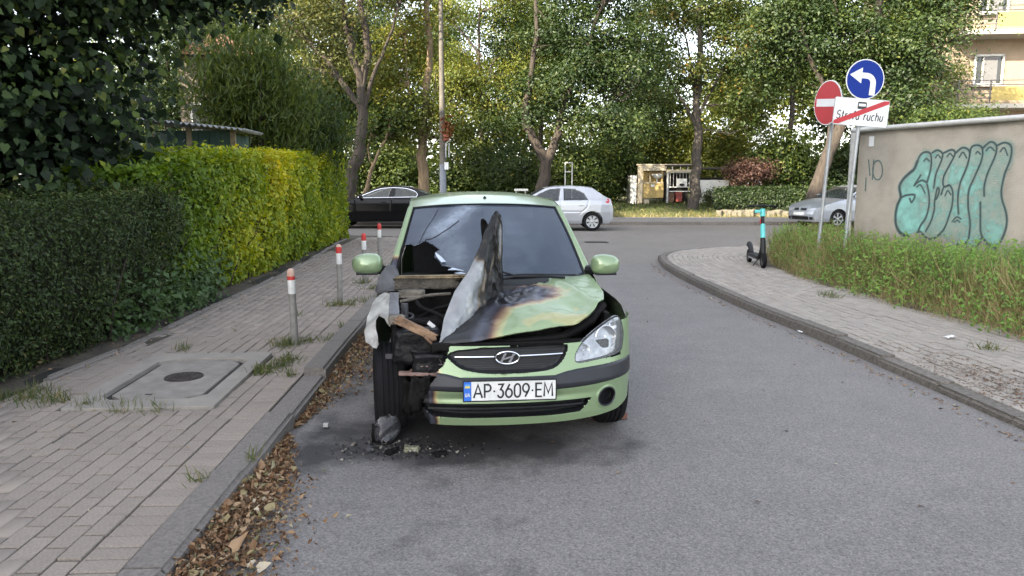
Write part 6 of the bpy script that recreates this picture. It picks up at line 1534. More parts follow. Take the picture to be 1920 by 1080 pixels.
gf, hwg = parked('silver_compact', 'silver compact car with dark grilles, half behind the garage downpipe', (10.12, 26.3, 0), R(-70), 4.2, gf_out, HZ(.875), [(.88, .31, .355), (3.46, .31, .355)],
       [[(1.50, 1.06), (1.75, 1.21), (2.05, 1.33), (2.55, 1.38), (2.50, 1.0), (1.7, .99)], [(2.62, 1.0), (2.64, 1.38), (3.1, 1.35), (3.4, 1.2), (3.45, 1.05), (3.4, 1.02)]],
       [[(1.3, .95), (1.35, .5), (1.4, .24)], [(2.56, .99), (2.56, .24)], [(3.45, 1.0), (3.35, .75)]], silver2, glass_l, pr_golf, .315, alloy, 6,
       [('headlight', lens_m, [(.075, .60), (.12, .705), (.30, .775), (.52, .80), (.42, .70), (.22, .62)], .008)])
def front_pt(u, z, off): 
    v = float(np.interp(z, [.22, .42, .55, .70], [.06, 0, .01, .10])); h = float(hwg(np.array(v), np.array(z))); bow = float(np.interp(z, [.22, .42, .70], [.06, .09, .08])); return (u, v - bow * (1 - (u / h) ** 2) - off, z)
def front_patch(nm, m_, u0, u1, z0, z1, off=.006):
    P = [[front_pt(u, z, off) for u in np.linspace(u0, u1, 8)] for z in np.linspace(z0, z1, 4)]; return MB().grid(np.array(P)).build(nm, m_, gf, smooth=True)
front_patch('upper_grille', plastic, -.30, .30, .60, .68); front_patch('lower_grille', plastic, -.42, .42, .28, .40); front_patch('fog_grille', plastic, .46, .60, .29, .38); front_patch('fog_grille', plastic, -.60, -.46, .29, .38)
front_patch('number_plate', MATS['plate_white'], -.26, .26, .44, .54, .012); front_patch('badge', chrome, -.055, .055, .60, .70, .010); front_patch('headlight_front', lens_m, .36, .60, .59, .685); front_patch('headlight_front', lens_m, -.60, -.36, .59, .685)

# ================================================================== STREET FURNITURE
galv = M('galvanised', (0.36, 0.375, 0.385), 0.5, 0.5, col2=(0.26, 0.27, 0.28), scale=9, bump=0.1)
sign_white = M('sign_white', (0.58, 0.59, 0.60), 0.4, col2=(0.52, 0.53, 0.54), scale=5)
sign_blue = M('sign_blue', (0.003, 0.022, 0.19), 0.6, spec=0.2, col2=(0.0025, 0.019, 0.17), scale=4)
sign_red = M('sign_red', (0.36, 0.010, 0.018), 0.4, col2=(0.31, 0.009, 0.016), scale=4)
sign_ink = M('sign_ink', (0.015, 0.015, 0.017), 0.5)
def sign_post(label, Y, p_lo, p_hi, zg=0.12, r=0.03, cat='sign'):
    a, b_ = at(*p_lo, Y), at(*p_hi, Y); d = (b_ - a).normalized(); base = a + d * ((zg - a.z) / d.z)
    t = thing('road_sign', label, cat, base); MB().tube([Vector((0, 0, 0)) - d * .2, b_ - base], r, 12).build('post', galv, t, smooth=True)
    return t, base, d
def frame_at(t, base, pos, yaw, roll):
    o = bpy.data.objects.new('panel', None); link(o, t); o.location = pos - base; o.rotation_euler = Matrix.Rotation(yaw, 4, 'Z').to_euler() if roll == 0 else (Matrix.Rotation(yaw, 4, 'Z') @ Matrix.Rotation(roll, 4, 'Y')).to_euler(); return o
FM = Matrix.Rotation(R(90), 4, 'X')           # flat outlines stood upright, facing -y
def flat(mb, poly, off, h=.0015): return mb.prism(poly, h, Matrix.Translation((0, -off, 0)) @ FM)
t, base, d = sign_post('blue round turn-left arrow sign above a white end-of-zone plate on a leaning post', 12.0, (1586, 440), (1623, 120))
disc = frame_at(t, base, at(1621.5, 149, 11.96), R(3), R(4)); disc.name = 'blue_disc'
flat(MB(), circle(0, 0, .306, 48), 0.0, .012).build('rim', sign_white, disc, bevel=.002)
flat(MB(), circle(0, 0, .290, 48), 0.0135).build('face', sign_blue, disc)
ar = [(-.255, .055), (-.055, .175), (-.055, .105), (.02, .105)] + [(.02 + .155 * math.sin(R(a)), -.05 + .155 * math.cos(R(a))) for a in np.linspace(10, 90, 8)] + [(.175, -.235), (.085, -.235), (.085, -.05)] + [(.02 + .065 * math.sin(R(a)), -.05 + .065 * math.cos(R(a)) + .0) for a in np.linspace(80, 0, 6)] + [(-.055, .015), (-.055, -.065)]
mb = MB(); mb.prism([(-.255, .055), (-.06, .175), (-.06, -.065)], .0015, Matrix.Translation((0, -.0165, 0)) @ FM)
oa = [(-.062, .098), (.02, .098)] + [(.02 + .155 * math.sin(R(a)), -.057 + .155 * math.cos(R(a))) for a in np.linspace(8, 90, 8)] + [(.178, -.235)]
ia = [(-.062, .012), (.02, .012)] + [(.02 + .068 * math.sin(R(a)), -.057 + .068 * math.cos(R(a))) for a in np.linspace(8, 90, 8)] + [(.085, -.235)]
n_ = len(oa); mb.add([Vector((p[0], -.018, p[1])) for p in oa + ia], [(i, n_ + i, n_ + i + 1, i + 1) for i in range(n_ - 1)]); mb.build('arrow', sign_white, disc)
plate = frame_at(t, base, at(1614, 211, 11.96), R(3), R(4)); plate.name = 'zone_plate'
pw, ph = .435, .205
def rr(x, y, c): return [(sx * (x - c) + c * math.cos(a), sy * (y - c) + c * math.sin(a)) for sx, sy, a0 in ((1, 1, 0), (-1, 1, 90), (-1, -1, 180), (1, -1, 270)) for a in [R(a0 + q_) for q_ in (0, 30, 60, 90)]]
flat(MB(), rr(pw + .008, ph + .008, .03), 0.0, .012).build('rim', galv, plate, bevel=.002)
flat(MB(), rr(pw, ph, .025), .0135).build('face', sign_white, plate)
GLS = {'S': [arc(.5, .74, .40, .26, 30, 250, 10) + arc(.5, .26, .42, .26, 80, -160, 12)], 't': [[(.45, 1), (.45, .15), (.6, 0), (.85, 0)], [(.1, .68), (.85, .68)]], 'r': [[(.2, 0), (.2, .66)], [(.2, .4), (.45, .62), (.85, .66)]],
       'e': [[(.1, .34), (.9, .34)] + arc(.5, .34, .4, .34, 0, 310, 14)], 'f': [[(.35, 0), (.35, .85), (.5, 1), (.85, 1)], [(.05, .66), (.8, .66)]], 'a': [arc(.48, .33, .4, .33, 30, 390, 16), [(.88, .66), (.88, 0)]],
       'u': [[(.1, .66), (.1, .25)] + arc(.48, .25, .38, .25, 180, 360, 8) + [(.86, .66)], [(.86, .3), (.86, 0)]], 'c': [arc(.5, .33, .42, .33, 50, 310, 14)], 'h': [[(.1, 0), (.1, 1)], [(.1, .4)] + arc(.48, .36, .38, .3, 160, 0, 8) + [(.86, 0)]]}
xs = -.395
for ch in 'Strefa ruchu':
    if ch == ' ': xs += .055; continue
    mb = MB(); w_ = .062 if ch == 'S' else (.042 if ch in 'trf' else .054); strokes(mb, GLS[ch], xs, -.115, w_, .125, .0165, lambda x, z: Vector((x, -.0165, z)), 0.12); mb.build('letter', sign_ink, plate); xs += w_ + .014
mb = MB(); flat(mb, rr(.072, .055, .02), .0155); bo = mb.build('bus_symbol', sign_ink, plate); bo.location = (0, 0, .105)
mb = MB(); flat(mb, [(-.055, -.012), (.055, -.012), (.055, .028), (-.055, .028)], .0172); bo2 = mb.build('bus_window', sign_white, plate); bo2.location = (0, 0, .105)
flat(MB(), [(-pw + .005, -ph + .012), (-pw + .085, -ph + .012), (pw - .005, ph - .05), (pw - .005, ph - .008), (pw - .09, ph - .008), (-pw + .005, -ph + .06)], .0195).build('red_bar', sign_red, plate)
t, base, d = sign_post('red no-entry sign turned edgewise on a thin leaning post', 12.7, (1538, 430), (1566, 170))
ne = frame_at(t, base, at(1563, 193, 12.66) + Vector((-.10, -.03, 0)), R(-77), R(5)); ne.name = 'no_entry_disc'
flat(MB(), circle(0, 0, .362, 48), 0.0, .014).build('rim', sign_white, ne, bevel=.002)
flat(MB(), circle(0, 0, .345, 48), .0155).build('face', sign_red, ne)
flat(MB(), [(-.29, -.062), (.29, -.062), (.29, .062), (-.29, .062)], .0175).build('white_bar', sign_white, ne)

# electric scooter
sc = thing('electric_scooter', 'turquoise and black electric scooter parked on the corner pavement', 'scooter', (4.39, 13.05, 0.10), R(176))
tq = M('turquoise', (0.10, 0.48, 0.47), 0.4, col2=(0.08, 0.42, 0.42), scale=6)
wheel(sc, (0, .10, .135), .135, .06, 1, char_grey, 5, .62); wheel(sc, (0, -.90, .125), .125, .06, 1, char_grey, 5, .62)
mb = MB(); mb.box((0, -.42, .17), (.17, .66, .06), ch=.02); mb.build('deck', plastic, sc)
mb = MB(); mb.box((0, -.42, .128), (.15, .5, .03)); mb.build('battery_box', M('scooter_grey', (0.3, 0.3, 0.31), .5), sc)
mb = MB(); mb.tube([(0, -.72, .19), (0, -.86, .30), (0, -.95, .34), (0, -1.03, .30)], [.035, .05, .05, .03], 8); mb.build('rear_fender', plastic, sc, smooth=True)
mb = MB(); mb.tube([(0, .10, .135), (0, .075, .26), (0, .03, .36)], [.03, .045, .05], 8); mb.tube([(0, -.12, .19), (0, -.03, .28), (0, .03, .40)], [.05, .05, .045], 8); mb.build('fork', plastic, sc, smooth=True)
mb = MB(); mb.tube([(0, .03, .36), (0, -.01, .52)], [.052, .042], 10); mb.build('lower_stem', plastic, sc, smooth=True)
MB().tube([(0, -.01, .52), (0, -.065, .76)], .042, 10).build('stem_sleeve', tq, sc, smooth=True)
MB().tube([(0, -.065, .76), (0, -.095, .89)], .032, 10).build('stem', plastic, sc, smooth=True)
MB().tube([(0, -.095, .89), (0, -.12, 1.02)], .045, 10).build('stem_head', tq, sc, smooth=True)
MB().box((0.045, -.06, .80), (.012, .03, .10)).build('red_stripe', sign_red, sc)
mb = MB(); mb.tube([(-.25, -.16, 1.06), (-.12, -.13, 1.075), (0, -.12, 1.075), (.12, -.13, 1.075), (.25, -.16, 1.06)], .016, 8); mb.build('handlebar', plastic, sc, smooth=True)
for s in (-1, 1): MB().tube([(s * .15, -.135, 1.07), (s * .255, -.162, 1.06)], .021, 8).build('grip', rubber, sc, smooth=True)
mb = MB(); mb.box((0, -.10, 1.085), (.07, .09, .03), ch=.008); mb.build('display', plastic, sc)
MB().box((.09, -.09, .98), (.10, .05, .05), ch=.01).build('cup_holder', tq, sc)
mb = MB(); mb.tube([(0.02, -.16, .14), (.11, -.17, .01)], .009, 6); mb.build('kickstand', plastic, sc)

# utility pole with reddish creeper
po = thing('utility_pole', 'grey concrete utility pole with a small white number plate', 'pole', at(831, 372, 30))
pbz = at(831, 372, 30)
MB().lathe([(.13, -.3), (.125, 1.5), (.105, 4), (.07, 9)], n=16).build('post', M('pole_concrete', (0.13, 0.118, 0.10), .9, col2=(0.075, 0.066, 0.056), scale=4, bump=.4), po, smooth=True)
MB().lathe([(.132, .0), (.131, 1.35)], n=16).build('painted_foot', M('pole_blue_grey', (0.20, 0.22, 0.25), .8, col2=(0.14, 0.155, 0.18), scale=6), po, smooth=True)
q_ = at(837, 311, 29.8) - pbz; MB().box(q_, (.16, .02, .28)).build('number_plate', sign_white, po)
for x in (836, 842): a, b_ = at(x, 295, 29.8) - pbz, at(x, 268, 29.8) - pbz; MB().tube([a, b_], .025, 8).build('cable_pipe', galv, po, smooth=True)
q_ = at(837, 258, 29.75) - pbz; MB().box(q_, (.22, .18, .24), ch=.02).build('junction_box', M('rust_box', (0.32, 0.10, 0.06), .8, col2=(0.18, 0.06, 0.04), scale=12), po)
rs = np.random.default_rng(71); P, Nn, tt, cc = clumps([(np.array(at(838, 240, 29.7) - pbz), np.array((.22, .2, .5)))], 14, 26, .10, rs)
V, F, t_ = leaves(P, Nn, .10, rs, tint=tt); tag(fast('red_creeper', V, F, leafmat('leaf_red', [(0, (.10, .035, .012)), (1, (.22, .085, .022))], .4), po, attrs={'tint': t_}), kind='stuff')
# white steel frame and little stand behind the parked cars
p0 = at(1066, 372, 32)
fr = thing('carpet_frame', 'tall narrow white steel frame behind the silver hatchback', 'frame', p0)
a = [at(x, y, 32) - p0 for x, y in ((1059, 375), (1060, 305), (1073, 305), (1072, 375), (1059, 322), (1073, 322))]
for i, j in ((0, 1), (1, 2), (2, 3), (4, 5)): MB().tube([a[i], a[j]], .028, 8).build('bar', M('frame_white', (0.55, 0.55, 0.52), .6, col2=(.4, .4, .37), scale=8), fr, smooth=True)
p0 = at(977, 375, 30.5); st = thing('small_stand', 'small pale flat-topped stand seen over the green car roof', 'stand', p0)
MB().box(at(977, 356, 30.5) - p0, (.56, .4, .09), ch=.01).build('top', MATS['frame_white'], st)
for x in (968, 985): MB().tube([at(x, 375, 30.5) - p0 - Vector((0, 0, .2)), at(x, 357, 30.5) - p0], .03, 8).build('leg', MATS['frame_white'], st, smooth=True)

# ================================================================== BUILDINGS
# garage with graffiti
gd = R(-67.124)
gar = thing('garage', 'rendered grey-beige garage wall covered by bubble graffiti', 'garage', (6.082, 13.3, 0.0), gd)
render_m = M('render', (0.37, 0.315, 0.255), 0.92, col2=(0.26, 0.218, 0.178), scale=1.6, bump=0.55, bscale=70, detail=10)
roof_m = M('roof_felt', (0.16, 0.15, 0.14), .9, col2=(.1, .095, .09), scale=6, bump=.3)
MB().box((3.6, 1.76, 1.215), (7.2, 3.48, 2.55)).build('wall', render_m, gar)
X, Z = np.meshgrid(np.linspace(0, 7.2, 190), np.linspace(-.05, 2.485, 70), indexing='ij'); q3 = np.stack([X, Z, X * 0], -1).reshape(-1, 3)
dirt = .62 + .30 * nz(q3 * np.array([1, .35, 1]), 2.4, 51) + .16 * nz(q3, 9, 52) - .55 * np.clip(1 - (q3[:, 1] - .25) / .75, 0, 1) * np.clip(.5 + nz(q3, 1.5, 53), 0, 1) - .25 * np.clip((q3[:, 1] - 2.3) / .2, 0, 1) * np.clip(.5 + nz(q3 * np.array([1, .1, 1]), 4, 54), 0, 1)
fast('render_face', np.column_stack([q3[:, 0], .004 * nz(q3, 3, 55), q3[:, 1]]), gridF(190, 70), M('weathered_render', (.3, .3, .3), .93, attr='dirt', scale=22, bump=.55, bscale=70, detail=9, ramp=[(0.0, (.085, .078, .066)), (.35, (.205, .187, .158)), (.65, (.312, .283, .240)), (1.0, (.375, .342, .292))]), gar, True, {'dirt': np.clip(dirt, 0, 1)})
mb = MB(); mb.box((3.56, 1.78, 2.515), (7.4, 3.56, .04)); mb.build('roof', roof_m, gar, bevel=.01)
MB().tube([(-.12, -.055, 2.485), (7.3, -.055, 2.485)], .042, 12).build('gutter', M('zinc', (0.46, 0.455, 0.44), .55, .2, col2=(.36, .355, .34), scale=7), gar, smooth=True)
mb = MB(); mb.tube([(-.03, -.11, 2.44), (-.03, -.11, .0)], .05, 12); mb.build('downpipe', MATS['zinc'], gar, smooth=True)
for z in (.9, 1.7): MB().lathe([(.056, z - .015), (.056, z + .015)], Matrix.Translation((-.03, -.11, 0)), 12).build('pipe_clamp', galv, gar)
MB().box((.265, -.010, 2.28), (.10, .004, .17)).build('sticker', sign_white, gar)
GFILL = [(0.924, 1.341), (0.876, 1.467), (0.915, 1.593), (1.004, 1.687), (1.106, 1.759), (1.186, 1.921), (1.235, 2.022), (1.323, 2.069), (1.417, 2.036), (1.438, 2.055), (1.525, 2.082), (1.617, 2.039), (1.659, 2.057), (1.764, 2.083), (1.821, 2.042), (1.869, 2.088), (1.95, 2.114), (2.047, 2.072), (2.084, 2.109), (2.171, 2.143), (2.244, 2.111), (2.29, 2.147), (2.384, 2.179), (2.464, 2.139), (2.502, 2.137), (2.593, 2.16), (2.681, 2.111), (2.7, 2.011), (2.68, 1.831), (2.623, 1.649), (2.617, 1.41), (2.68, 1.246), (2.714, 1.081), (2.698, 0.858), (2.638, 0.686), (2.587, 0.616), (2.485, 0.674), (2.369, 0.761), (2.292, 0.61), (2.169, 0.62), (2.084, 0.643), (1.875, 0.606), (1.733, 0.736), (1.557, 0.704), (1.368, 0.774), (1.296, 0.79), (1.136, 0.717), (0.964, 0.727), (0.865, 0.871), (0.847, 1.084), (0.892, 1.277)]
GST = [[(1.186, 1.921), (1.235, 2.022), (1.324, 2.063), (1.419, 2.016), (1.437, 1.815), (1.389, 1.583)], [(1.389, 1.583), (1.294, 1.614), (1.204, 1.573), (1.161, 1.532), (1.213, 1.614), (1.264, 1.696)], [(1.392, 1.553), (1.44, 1.391), (1.456, 1.209), (1.415, 1.023), (1.334, 0.896), (1.296, 0.79)], [(1.186, 1.921), (1.138, 1.799), (1.049, 1.728), (0.948, 1.635), (0.885, 1.509), (0.924, 1.341), (0.873, 1.212), (0.85, 1.041), (0.877, 0.871), (0.974, 0.749), (1.113, 0.705)], [(0.925, 1.33), (1.031, 1.374), (1.186, 1.377), (1.137, 1.262), (1.096, 1.323)], [(1.439, 2.045), (1.525, 2.082), (1.618, 2.029), (1.606, 1.911), (1.535, 1.714), (1.515, 1.493)], [(1.618, 2.029), (1.764, 2.079), (1.829, 2.022), (1.744, 1.83), (1.671, 1.673), (1.671, 1.554), (1.707, 1.515), (1.78, 1.545), (1.843, 1.437), (1.851, 1.24), (1.813, 1.061), (1.744, 0.858), (1.623, 0.729), (1.513, 0.691), (1.369, 0.753)], [(1.549, 1.312), (1.577, 1.494), (1.614, 1.454), (1.58, 1.333), (1.549, 1.302), (1.552, 1.151), (1.511, 0.967), (1.434, 0.809)], [(1.652, 1.395), (1.686, 1.504), (1.77, 1.535)], [(1.829, 2.022), (1.941, 2.105), (2.048, 2.063), (2.067, 1.957), (2.023, 1.767), (1.949, 1.555), (1.939, 1.321), (1.969, 1.107)], [(2.067, 1.957), (2.085, 2.099), (2.172, 2.133), (2.256, 2.083), (2.262, 1.914), (2.175, 1.67), (2.103, 1.46), (2.114, 1.229), (2.167, 0.979), (2.166, 0.766), (2.107, 0.625)], [(2.256, 2.083), (2.375, 2.17), (2.466, 2.111), (2.461, 1.964), (2.369, 1.706), (2.338, 1.519), (2.35, 1.387)], [(2.466, 2.111), (2.585, 2.151), (2.683, 2.093), (2.69, 1.921), (2.627, 1.704), (2.601, 1.484), (2.624, 1.336), (2.698, 1.154), (2.723, 0.989), (2.684, 0.801), (2.587, 0.616)], [(2.3, 1.291), (2.321, 1.064), (2.352, 0.836), (2.443, 0.709), (2.546, 0.641)], [(2.369, 0.761), (2.292, 0.61)], [(1.302, 1.919), (1.345, 1.958), (1.405, 1.916)], [(1.502, 1.964), (1.542, 2.012), (1.591, 1.961)], [(1.698, 1.978), (1.744, 2.025), (1.795, 1.981)], [(1.902, 1.962), (1.957, 2.037), (2.023, 1.949)], [(2.163, 2.011), (2.191, 2.038), (2.234, 1.999)], [(2.319, 2.043), (2.372, 2.097), (2.444, 2.042)], [(2.531, 2.026), (2.583, 2.079), (2.645, 1.968)], [(1.21, 1.511), (1.277, 1.542), (1.37, 1.41)], [(1.72, 1.376), (1.756, 1.456), (1.815, 1.397)], [(1.874, 0.984), (1.942, 1.057), (2.018, 1.031)], [(1.906, 0.976), (1.957, 1.008), (2.001, 0.981)], [(1.274, 0.778), (1.343, 0.793), (1.417, 0.736)], [(1.98, 0.635), (2.063, 0.651), (2.128, 0.617)], [(2.526, 0.648), (2.585, 0.644)]]
GTAG = [[(0.528, 1.787), (0.525, 1.721), (0.505, 1.667), (0.472, 1.633), (0.431, 1.627), (0.39, 1.648), (0.355, 1.694), (0.333, 1.757), (0.328, 1.825), (0.34, 1.887), (0.368, 1.931), (0.406, 1.95), (0.448, 1.942), (0.487, 1.906), (0.515, 1.851), (0.528, 1.784)], [(0.228, 1.967), (0.277, 1.703)], [(0.335, 1.964), (0.336, 1.637)], [(0.199, 1.659), (0.204, 1.438)]]
def spray(name, x0, x1, z0, z1, cell, fill, sts, w):
    a, b_ = int((x1 - x0) / cell), int((z1 - z0) / cell); X, Z = np.meshgrid(np.linspace(x0, x1, a), np.linspace(z0, z1, b_), indexing='ij')
    q3 = np.stack([X, Z, X * 0], -1).reshape(-1, 3); n1 = nz(q3, 2.4, 3).reshape(X.shape); n2 = nz(q3, 14, 4).reshape(X.shape)
    teal = np.zeros_like(X)
    if fill:
        f2 = roundpoly(fill, 2); ins = inside(f2, X, Z); dd, _, _ = nearest(f2, X, Z); teal = np.where(ins, np.clip(dd / .03, 0, 1), 0) * np.clip(.50 + .60 * n1 + .26 * n2 - .35 * np.clip((X - 1.9) / .6, 0, 1) * np.clip((Z - 1.1) / .5, -.2, 1), .12, .95)
    ink_ = np.zeros_like(X)
    for k_, s in enumerate(sts):
        P = catmull(s, 6) if len(s) > 2 else np.array(s); dd, _, _ = nearest([tuple(p) for p in P], X, Z, closed=False)
        ww = w * (1.5 if k_ == 3 and fill else (.75 if k_ > 14 else 1.0)); ink_ = np.maximum(ink_, np.clip(1.25 - dd / ww * .75, 0, 1))
    if fill:   # grey shadow sprayed above the tops
        dd, _, _ = nearest(f2, X, Z); sh = np.clip(1 - dd / .07, 0, 1) * ~ins * (Z > 1.75) * .55 * np.clip(.6 + n1 + .4 * n2, 0, 1); low = np.clip(1 - np.abs(Z - .66) / .10, 0, 1) * np.clip(n1 * 2 + .1, 0, 1) * ins * .8
        ink_ = np.maximum(ink_, np.maximum(sh, low))
    V = np.stack([X, np.full_like(X, -.009), Z], -1).reshape(-1, 3); F = gridF(a, b_); al = np.maximum(teal * .9, ink_).reshape(-1)
    return take(name, V, F[(al[F] > .02).any(1)], spray_m, gar, {'teal': teal.reshape(-1), 'ink': ink_.reshape(-1)}, smooth=False)
spray_m = bpy.data.materials.new('spray_paint'); spray_m.use_nodes = True
nt = spray_m.node_tree; N = nt.nodes; L = nt.links; b = N['Principled BSDF']; b.inputs['Roughness'].default_value = .75
a1 = N.new('ShaderNodeAttribute'); a1.attribute_name = 'teal'; a2 = N.new('ShaderNodeAttribute'); a2.attribute_name = 'ink'
mx = N.new('ShaderNodeMix'); mx.data_type = 'RGBA'; mx.inputs['A'].default_value = (0.20, 0.43, 0.385, 1); mx.inputs['B'].default_value = (0.022, 0.028, 0.034, 1)
L.new(a2.outputs['Fac'], mx.inputs['Factor']); L.new(mx.outputs['Result'], b.inputs['Base Color'])
mxa = N.new('ShaderNodeMath'); mxa.operation = 'MAXIMUM'; L.new(a1.outputs['Fac'], mxa.inputs[0]); L.new(a2.outputs['Fac'], mxa.inputs[1]); L.new(mxa.outputs[0], b.inputs['Alpha'])
spray('graffiti', .80, 2.80, .55, 2.28, .0085, GFILL, GST, .017)
spray('graffiti_tag', .15, .58, 1.40, 2.0, .008, None, GTAG, .010)

# green garden shed with corrugated roof
p0 = Vector((-6.12, 13.0, .1)); sh = thing('garden_shed', 'little dark green shed with pale corrugated roof above the hedge', 'shed', p0)
gshed = M('shed_green', (0.035, 0.075, 0.060), .7, col2=(0.022, 0.05, 0.042), scale=8, bump=.2)
for i in range(7): MB().box((.10 + i * .19, 0, 1.18), (.18, .035 + .01 * (i % 2), 2.36)).build('board', gshed, sh)
for i in range(4): MB().box((1.33, .12 + i * .19, 1.15), (.035, .18, 2.30)).build('board', gshed, sh)
for x, y in ((-.02, -.03), (.62, -.04), (1.36, -.02)): MB().box((x, y, 1.2), (.08, .06, 2.4)).build('post', M('shed_post', (0.25, 0.20, 0.13), .9, col2=(.12, .10, .07), scale=9), sh)
X = np.linspace(-.15, 1.62, 90); Y_ = np.linspace(-.25, .75, 4)
P = np.array([[(x, y, 2.52 - .10 * x + .022 * math.sin(x * 2 * PI / .10) - .02 * y) for y in Y_] for x in X])
ro = MB().grid(P).build('roof', M('corrugated', (0.28, 0.29, 0.30), .6, .1, col2=(.16, .165, .17), scale=6), sh, smooth=True); ro.modifiers.new('thickness', 'SOLIDIFY').thickness = .012

# waste shelter on the bank
Y0 = 37.2; K = Y0 / 1400
p0 = at(1240, 383, Y0); ws_ = thing('waste_shelter', 'timber and steel waste shelter with ochre cabinet and white side panels', 'shelter', p0)
def q(x, y, dy=0.0): return at(x, y, Y0) - p0 + Vector((0, dy, 0))
cream = M('cream_timber', (0.46, 0.40, 0.30), .8, col2=(.34, .29, .21), scale=5); ochre = M('ochre_board', (0.40, 0.30, 0.12), .8, col2=(.30, .21, .08), scale=4, bump=.2); offwhite = M('offwhite_panel', (0.66, 0.66, 0.64), .7, col2=(.52, .52, .5), scale=3)
def pbox(nm, m_, x0, y0, x1, y1, d=.1, dy=0.0, ch=0.0): a, b_ = q(x0, y1, dy), q(x1, y0, dy); return MB().box((a + b_) / 2, (b_.x - a.x, d, b_.z - a.z), ch=ch).build(nm, m_, ws_)
pbox('side_panel', offwhite, 1182, 329, 1194, 382, 1.2, .6); pbox('post', cream, 1195, 311, 1205, 384, .25); pbox('lintel', cream, 1204, 310.5, 1249, 320, .24, .02); pbox('lintel', cream, 1249, 318, 1298, 323, .2)
pbox('cabinet', ochre, 1205, 343.5, 1244, 371, .5, .2, .01); pbox('cabinet_back', ochre, 1205, 321, 1244, 342, .05, .5); pbox('cabinet_side', ochre, 1240, 320, 1244.5, 343, .4, .3); pbox('cabinet_shelf', cream, 1205, 341.5, 1244, 343.5, .5, .2); pbox('cabinet_stile', cream, 1219, 327, 1222, 341, .05, .3); pbox('plinth', cream, 1206, 374, 1216, 385, .3)
c0 = q(1233, 331, .15); MB().lathe([(.03, -.28), (.03, -.12), (.12, -.10), (.24, .02), (.27, .11), (.25, .12), (.10, .14), (.001, .14)], Matrix.Translation(c0), 20).build('white_basin', offwhite, ws_, smooth=True)
pbox('label', offwhite, 1220, 346, 1227, 350, .02, -.06)
MB().lathe([(.07, 0), (.065, 1.62)], Matrix.Translation(q(1251, 381)), 10).build('steel_post', galv, ws_, smooth=True)
for x in (1256, 1262, 1268, 1274, 1280, 1286, 1292): pbox('cage_bar', offwhite, x, 323, x + 1.3, 350, .03)
for x in (1260, 1275, 1289): pbox('top_bar', offwhite, x, 312, x + 1.5, 318, .04)
pbox('cage_rail', offwhite, 1250, 350, 1298, 351.5, .04); pbox('cage_rail', offwhite, 1250, 358, 1298, 359.5, .04); pbox('cage_rail', offwhite, 1250, 323, 1298, 324.5, .04)
pbox('dark_interior', mat_black, 1250, 319, 1300, 383, .04, 1.0); pbox('poster', offwhite, 1268, 335, 1288, 350, .02, -.04); 
c0 = q(1278, 347, -.06); MB().lathe([(.06, -.04), (.14, 0), (.1, .07), (.001, .09)], Matrix.Translation(c0), 12).build('dark_bundle', plastic, ws_)
pbox('waste_bin', rust, 1256, 362, 1266, 380, .4, .4, .03); pbox('waste_bin', M('bin_red', (.25, .05, .04), .6), 1270, 361, 1282, 379, .4, .5, .03)
pbox('roof', M('shelter_roof', (0.05, 0.045, 0.04), .8), 1246, 309, 1302, 312, 2.2, 1.0); pbox('roof', MATS['shelter_roof'], 1312, 313.5, 1362, 317, 2.0, 1.0); pbox('roof_edge', cream, 1195, 307.5, 1300, 310, .3, .1)
pbox('side_wall', offwhite, 1305, 337.5, 1365, 387, .14, -.1); pbox('back_rail', mat_black, 1313, 333, 1362, 337, .05, .6)
for x in (1330, 1345, 1360): pbox('roof_post', mat_black, x, 316, x + 1.5, 338, .06, .3)

# apartment building on the right
p0 = at(1728, 372, 37); p0.z = 0.0
ap = thing('apartment_building', 'sunlit beige apartment building with balconies behind the trees', 'building', p0, R(-6))
stucco = M('stucco', (0.27, 0.215, 0.155), .92, col2=(.225, .18, .13), scale=2, bump=.2, bscale=80); slab_m = M('slab_concrete', (0.27, 0.255, 0.23), .9, col2=(.32, .30, .27), scale=4)
MB().box((6.2, 5.0, 7.5), (12.4, 10, 15)).build('wall', stucco, ap)
MB().box((8.1, -.75, 7.5), (5.4, 1.5, 15)).build('projecting_bay', stucco, ap)
MB().box((6.2, 5, 15.1), (12.9, 10.5, .2)).build('roof', roof_m, ap)
wf = M('window_frame_white', (0.42, 0.42, 0.40), .5); yel = M('yellow_panel', (0.30, 0.235, 0.075), .7, col2=(.26, .20, .06), scale=3); rail_m = M('rail_dark', (0.06, 0.06, 0.062), .6); curtain = M('curtain', (0.16, 0.16, 0.165), .9, col2=(.09, .09, .095), scale=30, stretch=(6, 1, .3))
def window(x, z, w_, h_):
    o = bpy.data.objects.new('window', None); link(o, ap); o.location = (x, -.02, z)
    MB().box((0, -.0, 0), (w_, .06, h_)).build('glass', mat_glass_dark, o); MB().box((.05, -.035, 0), (w_ * .55, .012, h_ * .92)).build('curtain', curtain, o)
    mb = MB()
    for sx in (-1, 1): mb.box((sx * w_ / 2, -.05, 0), (.10, .10, h_ + .1))
    mb.box((0, -.05, h_ / 2), (w_ + .1, .10, .10)); mb.box((0, -.05, -h_ / 2), (w_ + .1, .10, .10)); mb.box((-w_ * .22, -.05, 0), (.07, .09, h_)); mb.build('frame', wf, o); MB().box((0, -.10, -h_ / 2 - .08), (w_ + .3, .22, .05)).build('sill', slab_m, o)
    return o
